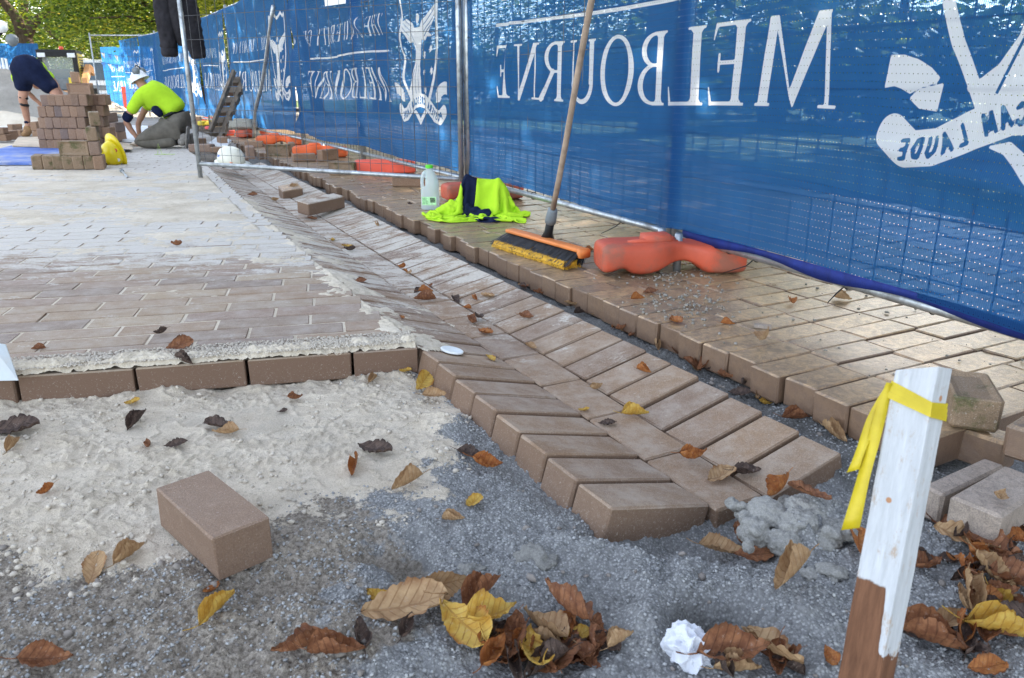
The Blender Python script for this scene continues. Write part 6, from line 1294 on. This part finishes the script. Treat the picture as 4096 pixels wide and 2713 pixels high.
# the near avenue trees beyond the fence whose crowns shade the site
SH = Vector((math.sin(rad(SUN_AZ)), math.cos(rad(SUN_AZ)))); 
def shade_tree(x, y, seed, lab, R_=3.6, zc=6.2, n=5400):
    tree(x, y, 0, [([(0, 0, 0), (.05, .1, 1.8), (.1, 0, 3.8)], [.30, .24, .2]), ([(.1, 0, 3.4), (1.4, .6, 5), (2.4, 1, 6.4)], [.13, .09, .04]), ([(.1, 0, 3.6), (-1.3, -.5, 5), (-2.5, -.8, 6.5)], [.13, .09, .04]), ([(.1, 0, 3.7), (.3, 1.2, 5.4), (.2, -1.4, 6.6)], [.12, .08, .04])],
         [(0, 0, zc, R_, R_, 2.0), (R_*.4, -R_*.3, zc+1.4, R_*.7, R_*.7, 1.6), (-R_*.45, R_*.3, zc+.4, R_*.7, R_*.7, 1.7), (0, 0, zc-1.4, R_*.75, R_*.75, .8)], n, .30, M['crown'], lab, GT, seed, 3.3)
for i, (x, y) in enumerate(((4.5, 5.6), (9.2, 3.2), (2.3, 13.0), (8.2, 10.0), (-1.2, 19.2), (5.6, 17.5), (12.5, 8.5), (6.5, -1.5), (13, 15), (-4, 25), (-8.5, 31))):
    shade_tree(x, y, 60+i, ['street tree shading the worn paving behind the near banner', 'street tree beyond the near banner to the right', 'street tree behind the draped crest banner', 'second row street tree behind the near banner', 'street tree behind the narrow folded banner', 'second row street tree behind the draped banner', 'outer street tree far right', 'street tree right of the camera', 'outer street tree far behind the near banner', 'street tree beyond the end of the banner line', 'farthest street tree beyond the end of the banner line'][i])
for i, (x, y) in enumerate(((24, 20), (11, 36), (31, 9), (6, 33))):  # golden trees added to give the worn paving warm reflections
    tree(x, y, 0, [([(0, 0, 0), (.1, 0, 2), (.2, 0, 5)], [.3, .24, .14]), ([(.1, 0, 2.4), (2.2, .4, 4.2), (3.6, 0, 6)], [.14, .09, .04]), ([(.1, 0, 2.6), (-2.2, 0, 4.4), (-3.6, .3, 6)], [.14, .09, .04])],
         [(0, 0, 6.4, 5, 4, 2.6), (-3, -1, 4.6, 3.4, 3, 2.0), (3, -1, 4.4, 3.4, 3, 2.0), (0, -1, 9, 4, 3.5, 2.2)], 12000, .24, M['crowny'], ['golden autumn tree beyond the shrubs behind the crest of the near banner', 'golden autumn tree beyond the shrubs behind the broom', 'golden autumn tree outside the right edge beyond the shrubs', 'golden autumn tree beyond the shrubs behind the draped banner'][i], GT, 120+i, 2.2)
for i in range(8):
    s_ = -16+6.2*i; x, y = 12.2-.45*s_+random.uniform(-1, 1), 9.0+.89*s_+random.uniform(-1, 1)
    tree(x, y, 0, [([(0, 0, 0), (.1, 0, 1.2), (.1, 0, 3)], [.15, .12, .06])], [(0, 0, 1.2, 3.4, 2.6, 1.0), (1.2, .5, 1.5, 2.6, 2.2, .8), (-1.4, -.3, 1.4, 2.4, 2.2, .8), (0, 0, .8, 3.6, 2.2, .8)], 6500, .26, M['crown'], ['tall dark shrub far right beyond the lawn', 'dark shrub beyond the lawn behind the crest of the near banner', 'dark shrub seen dimly through the first banner letters', 'dark shrub seen dimly through the middle banner letters', 'dark shrub beyond the broom and near banner', 'dark shrub beyond the tall post', 'dark shrub beyond the draped banner', 'dark shrub beyond the third banner'][i], 'shrubs beyond the lawn', 80+i, .05)
lawn = pyd('lawn', [(4.2, -8, .004), (60, -8, .004), (60, 60, .004), (-14, 44, .004), (-4.5, 22, .004), (1.8, 12, .004)], [(0, 1, 2, 3, 4, 5)], M['grass']); tag(lawn, kind='structure')
# ================================================================ fallen leaves
def leaf_mesh(name, Lg, Wd, curl, fold, twist, mat, seed):
    r = random.Random(seed); nu, nv = 22, 6; v = []; f = []
    for i in range(nu):
        u = i/(nu-1); w = Wd*.5*(math.sin(PI*u**.72)**.75)*(1-.25*u)+.0003; ser = 1+(.055 if i % 2 else -.03)
        for j in range(-nv, nv+1):
            t = j/nv; x = (u-.5)*Lg; y = w*t*(ser if abs(j) == nv else 1)
            z = fold*abs(t)**1.3*w*1.4+.0009*math.sin(u*31+abs(t)*2)*abs(t)*2+.004*math.sin(u*5+seed)*t
            a = curl*(u-.5)*2.2; x2 = math.sin(a)*(Lg/(abs(curl)*2.2+1e-3)) if abs(curl) > .05 else x; z2 = (1-math.cos(a))*(Lg/(abs(curl)*2.2+1e-3)) if abs(curl) > .05 else 0
            b = twist*y/(Wd*.5); y2 = math.sin(b)*(Wd*.5/twist) if abs(twist) > .05 else y; z3 = (1-math.cos(b))*(Wd*.5/abs(twist)) if abs(twist) > .05 else 0
            k = r.uniform(-.0012, .0012); v.append((x2-math.sin(a)*(z+z3), y2+k, z2+z+z3+k))
    m_ = 2*nv+1
    for i in range(nu-1):
        for j in range(m_-1): f.append((i*m_+j, (i+1)*m_+j, (i+1)*m_+j+1, i*m_+j+1))
    k = len(v); e = v[nv]; s = Vector((e[0], e[1], e[2])); d = Vector((-1, .2*math.sin(seed), .15)); w = .0009
    for q in range(4): c = s+d*(Lg*.09*q)+Vector((0, .002*q*q*.4, 0)); v += [(c.x, c.y-w, c.z), (c.x, c.y+w, c.z+.0004), (c.x, c.y, c.z+w*1.6)]
    for q in range(3):
        for j in range(3): f.append((k+3*q+j, k+3*q+(j+1) % 3, k+3*q+3+(j+1) % 3, k+3*q+3+j))
    me = bpy.data.meshes.new(name); me.from_pydata(v, [], f); me.materials.append(mat); me.polygons.foreach_set('use_smooth', [True]*len(f)); return me
LM = {}
for c in LEAFM:
    for s, (cu, fo, tw) in enumerate(((.5, .5, .9), (-.35, .25, .5), (.9, .35, 1.9), (.25, .7, 2.6), (-.7, .15, -.9))): LM[c, s] = leaf_mesh('leaf_%s%d' % (c, s), .088, .052, cu, fo, tw, LEAFM[c], 7*s+len(c))
bpy.context.view_layer.update(); DG = bpy.context.evaluated_depsgraph_get()
def drop(px, py):
    o = Vector((0, 0, CH)); d = ray(px, py).normalized(); o = o+d*.05
    for _ in range(6):
        ok, loc, nor, idx, ob, mt = S.ray_cast(DG, o, d)
        if not ok: return at(px, py, -.05), Vector((0, 0, 1))
        if nor.z > .25 and not ob.name.startswith(('leaf', 'survey', 'post', 'tape')): return loc, nor
        o = loc+d*.01
    return at(px, py, -.05), Vector((0, 0, 1))
def leaf(px, py, col, size, head, label, shape=None, tilt=(0, 0), lift=.0, group='fallen autumn leaves'):
    """size = length in metres x 0.088"""
    loc, nor = drop(px, py); size *= (1.22 if px < 2500 else 1.1) if (py > 2280 and px > 1400) else (1.15 if py > 1500 else 1.05); s = (int(px+py) % 5) if shape is None else shape
    o = bpy.data.objects.new('fallen_leaf', LM[col, s]); COL.objects.link(o); nor = (nor*.35+Vector((0, 0, .65))).normalized()
    q = nor.to_track_quat('Z', 'Y').to_matrix() @ Matrix.Rotation(rad(head), 3, 'Z') @ Matrix.Rotation(rad(tilt[0]), 3, 'X') @ Matrix.Rotation(rad(tilt[1]), 3, 'Y')
    o.matrix_world = Matrix.Translation(loc+Vector((0, 0, .005*size+lift))) @ q.to_4x4() @ Matrix.Scale(size, 4); tag(o, label, 'leaf', group)
LV = [
 (1625, 2470, 'tan', 1.35, 10, 'large tan leaf lying at the left of the bottom leaf pile', 1, (10, -5), .012), (1530, 2420, 'yellow', .7, 150, 'small orange yellow leaf at the upper left tip of the bottom pile', 2), (1770, 2390, 'tan', .95, 110, 'tan leaf standing on edge above the bottom pile', 0, (60, 0), .02),
 (1930, 2420, 'brown', .95, 15, 'dark brown folded leaf above the yellow one in the bottom pile', 3, (-10, 0), .014), (1860, 2540, 'yellow', 1.15, -5, 'broad golden yellow leaf in the middle of the bottom pile', 1, (5, 5), .012), (1960, 2520, 'yellow', .95, -35, 'yellow and brown leaf overlapping the golden one', 0, (0, 0), .02),
 (2130, 2680, 'yellow', 1.0, 160, 'pale yellow leaf cut by the bottom edge', 4, (0, 0), .02), (2060, 2590, 'brown', 1.0, -30, 'purple brown leaf right of the golden leaf', 1, (10, 0), .01), (2170, 2560, 'tan', .9, 60, 'tan serrated leaf in the right half of the bottom pile', 0, (20, 0), .015),
 (2245, 2500, 'brown', 1.05, 85, 'upright dark brown leaf at the top right of the bottom pile', 0, (50, 0), .03), (2360, 2570, 'brown', .75, 60, 'small curled brown leaf at the right end of the bottom pile', 2, (30, 0), .01), (2250, 2650, 'brown', 1.2, 10, 'big dark brown leaf at the bottom right of the pile', 1, (0, 0), .012),
 (2300, 2590, 'yellow', .55, -20, 'small orange scrap in the right half of the bottom pile', 4, (0, 0), .016), (1960, 2660, 'rust', .8, 70, 'curled red brown leaf at the bottom edge of the pile', 2, (20, 0), .01), (2420, 2580, 'dark', .6, 0, 'dull grey brown scrap right of the pile', 1), (1620, 2530, 'dark', .6, 20, 'dark scrap under the large tan leaf', 2),
 (1200, 2630, 'brown', .9, 70, 'brown leaf left of the bottom pile', 0, (20, 0), .01), (1350, 2620, 'brown', .9, 20, 'long curled brown leaf between the left leaf and the pile', 3), (1440, 2570, 'dark', .7, 45, 'dark curled leaf beside the pebbles', 2), (190, 2660, 'brown', .8, -40, 'folded purple brown leaf at the bottom left corner', 0, (20, 0), .006),
 (378, 2288, 'tan', .75, 80, 'flat tan leaf on the gravel left of the loose paver', 1), (520, 2230, 'tan', .75, 0, 'torn tan leaf above the flat one', 3), (850, 2365, 'rust', .38, 10, 'tiny orange scrap in front of the loose paver', 4), (870, 2450, 'yellow', .85, 25, 'thin yellow green leaf below the loose paver', 3), (185, 1975, 'rust', .5, -30, 'small rust leaf on the sand at the left', 2),
 (60, 1730, 'dark', 1.25, 10, 'large dark leaf on the sand at the left edge', 1), (55, 1790, 'tan', .65, 60, 'rolled tan leaf under the large dark leaf', 3), (550, 1690, 'dark', .8, 60, 'dark crumpled leaf on the sand below the left paver row', 3), (530, 1615, 'yellow', .45, 10, 'small yellow scrap against the front course', 4), (880, 1715, 'dark', .95, 20, 'dark sandy leaf in the middle of the sand', 1),
 (905, 1740, 'tan', .7, 0, 'tan fragment lying on the dark sandy leaf', 0), (590, 1790, 'brown', .5, 40, 'small brown leaf in the sand left of centre', 2), (705, 1785, 'dark', .55, 10, 'grey brown leaf pressed in the sand', 1), (1180, 1600, 'brown', .5, -20, 'brown scrap near the right part of the front course', 2), (1095, 1530, 'brown', .35, 40, 'tiny leaf on the front course face', 1),
 (1130, 1650, 'dark', .3, 0, 'tiny dark scrap on the sand', 4), (720, 1405, 'brown', .95, 15, 'brown leaf standing on the sand ridge', 1, (15, 0), .012), (735, 1450, 'dark', .7, -70, 'dark leaf hanging over the front course', 3), (645, 1345, 'dark', .6, 40, 'dark curled leaf on the sand ridge', 2, (0, 0), .006), (155, 1400, 'brown', .45, 10, 'small leaf on the left end of the sand ridge', 3),
 (708, 985, 'brown', .8, 10, 'single brown leaf on the left paving', 2), (1690, 1560, 'yellow', .95, 60, 'yellow leaf with a red edge at the corner of the gutter', 1, (30, 0), .015), (1740, 1600, 'tan', .7, 40, 'tan folded leaf beside the yellow corner leaf', 0, (30, 0), .01), (1490, 1525, 'tan', .6, 10, 'curled tan leaf against the front course end', 3), (1620, 1490, 'yellow', .5, -30, 'yellow scrap at the end of the front course', 4),
 (1500, 1810, 'dark', .95, -5, 'dark brown leaf on the sand right of centre', 1), (1415, 1885, 'rust', .75, 0, 'thin rust coloured leaf on the sand', 3), (1715, 1840, 'brown', .7, -15, 'brown leaf near the gutter flank', 1), (1880, 1830, 'dark', .7, -30, 'dark leaf against the gutter flank', 0), (1950, 1880, 'rust', .85, -30, 'rust leaf at the gutter flank gravel', 2, (10, 0), .006), (1630, 1945, 'tan', .85, -30, 'rolled tan leaf on the edge of the sand', 3),
 (1800, 2010, 'brown', .85, 0, 'red brown leaf in the gravel below the sand', 1), (1890, 2020, 'yellow', .6, -20, 'small yellow leaf touching the red brown one', 4), (1815, 2085, 'tan', .5, 70, 'small curled tan leaf below the red brown one', 3), (1510, 2035, 'tan', .4, 20, 'pale leaf fragment on the sand tongue', 3),
 (2640, 1830, 'brown', .9, 20, 'brown curled leaf on the last centre paver', 0, (0, 0), .006), (2770, 1850, 'rust', .85, -10, 'orange rust leaf on the last centre paver', 2, (0, 0), .006), (2880, 1915, 'tan', .95, 10, 'torn sandy tan leaf at the gutter end', 1), (2985, 1900, 'dark', .7, 60, 'speckled dark leaf at the gutter end', 0), (2540, 1665, 'yellow', .75, -25, 'thin yellow leaf in the gutter joint', 3),
 (2335, 1645, 'yellow', .35, 10, 'tiny orange scrap between gutter pavers', 4), (2385, 1560, 'tan', .55, 30, 'crumpled beige leaf on the centre pavers', 2), (2575, 1490, 'rust', .6, 15, 'pale orange leaf on the right gutter pavers', 3), (2430, 1700, 'dark', .5, -20, 'dull leaf by a centre joint', 1), (2125, 1395, 'tan', .6, 25, 'beige curled leaf mid gutter', 0), (1965, 1440, 'yellow', .6, 0, 'light orange leaf behind the white lid', 1),
 (2105, 1275, 'brown', .75, 25, 'brown twisted leaf in the upper gutter', 0), (1940, 1335, 'rust', .8, 10, 'orange brown leaf in the gutter joint', 1), (1890, 1295, 'brown', .85, 0, 'brown crumpled leaf on the centre pavers further up', 2), (1950, 1190, 'tan', .8, 20, 'light tan leaf on the right gutter pavers', 1), (1900, 1200, 'rust', .5, 0, 'small rust leaf next to the light tan one', 3), (1700, 1205, 'brown', 1.0, 0, 'long brown leaf on the left gutter pavers', 3),
 (1610, 1275, 'rust', .4, 0, 'tiny orange leaf on the sand drift', 4), (1440, 1130, 'brown', .7, 0, 'brown leaf on the sand drift', 1), (1390, 990, 'yellow', .8, 20, 'yellow brown leaf at mid gutter', 1), (1330, 965, 'yellow', .7, 0, 'yellowish leaf left of the one at mid gutter', 4), (1400, 1005, 'dark', .8, 10, 'dark leaf below the yellow brown one at mid gutter', 2), (1250, 880, 'brown', 1.0, 0, 'brown leaf below the loose gutter paver', 1),
 (1210, 890, 'rust', .7, 10, 'rust scrap below the loose gutter paver', 3), (1010, 783, 'brown', .9, 0, 'brown leaf in the upper left of the gutter', 1), (1100, 805, 'tan', .8, 0, 'tan leaf in the upper gutter joint', 2), (1175, 758, 'tan', .8, 10, 'upright tan leaf on the upper right gutter pavers', 0, (30, 0), .02), (1510, 905, 'tan', .6, 0, 'pale leaf on the right gutter pavers beside the loose one', 3),
 (2015, 1090, 'yellow', .95, 30, 'orange yellow leaf against the kerb', 0, (30, 0), .01), (2035, 1110, 'tan', .7, 0, 'tan scrap below the orange leaf at the kerb', 2), (2150, 1165, 'rust', .7, 10, 'rust leaf in the kerb gap', 1), (2190, 1185, 'brown', .8, -20, 'brown leaf in the kerb gap', 0), (2230, 1200, 'yellow', .6, 10, 'yellow scrap in the kerb gap', 4), (2300, 1225, 'tan', .9, 10, 'tan leaf in the kerb gap', 1), (2345, 1235, 'brown', .8, 80, 'upright brown leaf in the kerb gap', 0, (40, 0), .015),
 (2490, 1290, 'brown', .9, 70, 'brown leaf upright by the kerb', 2, (30, 0), .015), (2540, 1310, 'tan', .9, 0, 'tan leaf leaning on the kerb', 0), (2500, 1330, 'brown', .9, 30, 'brown leaf lying in the kerb gap below the upright one', 1), (2590, 1345, 'tan', .8, 10, 'beige leaf in the kerb gap', 2), (2650, 1390, 'rust', 1.0, 10, 'rust leaf bridging the kerb gap', 1, (10, 0), .01), (2720, 1420, 'brown', .8, -20, 'brown leaf further down the kerb gap', 0), (2790, 1480, 'brown', .7, 10, 'leaf deep in the kerb gap', 3),
 (2960, 1580, 'dark', .7, 0, 'dark leaf in the lower kerb gap', 1), (3060, 1620, 'yellow', .45, -40, 'yellow scrap in the lower kerb gap', 2), (3180, 1680, 'brown', .8, -15, 'brown leaf in the gap near the gutter end', 3), (3340, 1750, 'tan', .9, -10, 'curled tan leaf by the kerb end', 3), (3120, 1990, 'rust', .95, -20, 'rust leaf against the gutter end paver', 0, (20, 0), .01), (3230, 2010, 'brown', .9, 0, 'dark leaf pressed under the grey heap top', 1, (0, 0), .012),
 (2880, 2230, 'tan', .9, -10, 'curled tan leaf left of the grey heap', 0, (10, 0), .01), (2960, 2200, 'brown', .95, 15, 'brown leaf with a purple stem left of the grey heap', 2, (0, 0), .012), (3010, 2240, 'brown', .8, 0, 'dull brown leaf in the cluster left of the heap', 1, (0, 0), .006), (3170, 2330, 'tan', 1.15, -38, 'long rolled tan leaf in front of the grey heap', 3, (0, 0), .008), (3435, 2220, 'rust', .95, 80, 'round rust leaf tucked behind the stake', 1, (20, 0), .01),
 (2930, 2660, 'brown', 1.2, 40, 'brown ribbed leaf right of the paper ball', 0, (10, 0), .015), (3080, 2660, 'tan', 1.3, -20, 'large tan ribbed leaf at the bottom edge right of the paper ball', 1, (15, 10), .018), (3330, 2640, 'rust', .5, 0, 'small rust leaf by the foot of the stake', 4),
 (2600, 1175, 'brown', .8, 5, 'brown leaf on the worn paving below the orange foot', 1), (2550, 1200, 'rust', .6, -20, 'rust scrap on the worn paving next to the gravel', 3), (2700, 1290, 'rust', .9, 0, 'red brown leaf at the kerb edge', 1), (2345, 1010, 'rust', .8, 10, 'rust leaf between the broom and the orange foot', 0), (3170, 1215, 'rust', .7, 5, 'orange leaf on the sunny worn paving', 0), (3060, 1385, 'tan', 1.0, 30, 'curled green tan leaf on the kerb pavers', 0, (40, 0), .02),
 (3100, 1150, 'brown', .6, 0, 'brown scrap under the near rail', 1), (2910, 1300, 'rust', .5, -40, 'rust scrap beside the thin paver chip', 3), (3370, 1200, 'tan', .7, -5, 'slim green tan leaf on the sunny paving', 3), (1640, 1000-180, 'dark', .5, 0, 'dark scrap left of the bottle', 2),
 (3750, 2030, 'yellow', .9, 100, 'slender yellow leaf beneath the grey paver', 3), (3800, 2060, 'tan', .8, 40, 'slender tan leaf right of the slender yellow one', 3), (3770, 2105, 'brown', .8, -20, 'brown leaf below the slender pair', 1), (3860, 2190, 'tan', 1.2, -20, 'big ribbed tan leaf in the right pile', 1, (0, 0), .012), (3760, 2220, 'brown', .8, 60, 'brown curled leaf at the left of the right pile', 0), (3960, 2230, 'brown', 1.1, 30, 'brown leaf at the centre of the right pile', 0, (0, 0), .012),
 (4040, 2260, 'brown', 1.1, -10, 'broad brown leaf at the right edge of the right pile', 1, (0, 0), .014), (3960, 2330, 'tan', 1.0, -50, 'tan leaf lower in the right pile', 2, (0, 0), .01), (4060, 2370, 'brown', 1.1, 20, 'purple brown leaf at the right edge', 0, (0, 0), .012), (3860, 2310, 'rust', .7, 80, 'rust leaf standing left in the right pile', 3, (0, 0), .008), (3890, 2440, 'tan', 1.1, -70, 'long rolled spotted leaf below the right pile', 3, (0, 0), .01),
 (4020, 2450, 'yellow', .8, -40, 'yellow edged leaf below the right pile', 2), (3990, 2560, 'yellow', 1.2, -35, 'long orange yellow leaf at the lower right edge', 3, (0, 0), .008), (3790, 2500, 'tan', .8, 10, 'pale tan leaf right of the stake foot', 0), (3840, 2540, 'rust', .95, -35, 'rust rolled leaf right of the stake foot', 3), (3720, 2600, 'brown', 1.2, -30, 'long curled brown leaf at the lower right', 3, (0, 0), .01), (3700, 2540, 'dark', .9, 10, 'dark flat leaf right of the stake', 1),
 (3850, 2600, 'dark', .9, 80, 'dark leaf left of the orange yellow one', 2), (3940, 2680, 'rust', .7, 0, 'rust scrap at the bottom right edge', 1), (4080, 2150, 'brown', .9, 20, 'brown leaf beside the right grey paver', 1), (4075, 2500, 'dark', 1.0, 30, 'dark leaf at the far right edge below the pile', 1)]
for q in LV:
    px, py, c, s, hd, lb_ = q[:6]; sh = q[6] if len(q) > 6 else None; ti = q[7] if len(q) > 7 else (0, 0); li = q[8] if len(q) > 8 else .0
    leaf(px, py, c, s, hd, lb_, sh, ti, li)
# smaller weathered scraps in the litter
rg = random.Random(99); SC = []
for i in range(120):
    a_ = rg.random()
    if a_ < .36: z_, px, py = 'right hand leaf pile', rg.gauss(3960, 110), rg.gauss(2330, 150)
    elif a_ < .66: z_, px, py = 'bottom leaf pile', rg.gauss(2170, 150), rg.gauss(2620, 48)
    elif a_ < .74: z_, px, py = 'paper ball litter', rg.gauss(3000, 120), rg.gauss(2680, 20)
    elif a_ < .93: px = rg.uniform(2080, 3100); z_, py = 'gap along the kerb', 1130+(px-2080)*.47+rg.uniform(0, 22)
    else: px = rg.uniform(1250, 2000); z_, py = 'upper gutter', 880+(px-1250)*.62+rg.uniform(-30, 50)
    if px > 4090 or py > 2705: continue
    SC.append((z_, rg.choice(['brown', 'dark', 'brown', 'tan', 'rust']), px, py, rg.uniform(.4, .95)*(.8 if py < 1400 else 1), rg.uniform(0, 360), (rg.uniform(-25, 25), rg.uniform(-20, 20)), rg.uniform(0, .012)))
SC.sort(key=lambda q: q[2]); cnt = {}
NUM = ['first', 'second', 'third', 'fourth', 'fifth', 'sixth', 'seventh', 'eighth', 'ninth', 'tenth', 'eleventh', 'twelfth', 'thirteenth', 'fourteenth', 'fifteenth', 'sixteenth', 'seventeenth', 'eighteenth', 'nineteenth', 'twentieth', 'twenty-first', 'twenty-second', 'twenty-third']
for z_, c, px, py, sz, hd, ti, li in SC:
    k = cnt.get((z_, c), 0); cnt[z_, c] = k+1
    leaf(px, py, c, sz, hd, '%s from left of the small %s leaf scraps in the %s' % (NUM[min(k, 22)], {'rust': 'rust red', 'dark': 'dark grey'}.get(c, c), z_), None, ti, li, 'leaf scraps in the litter')
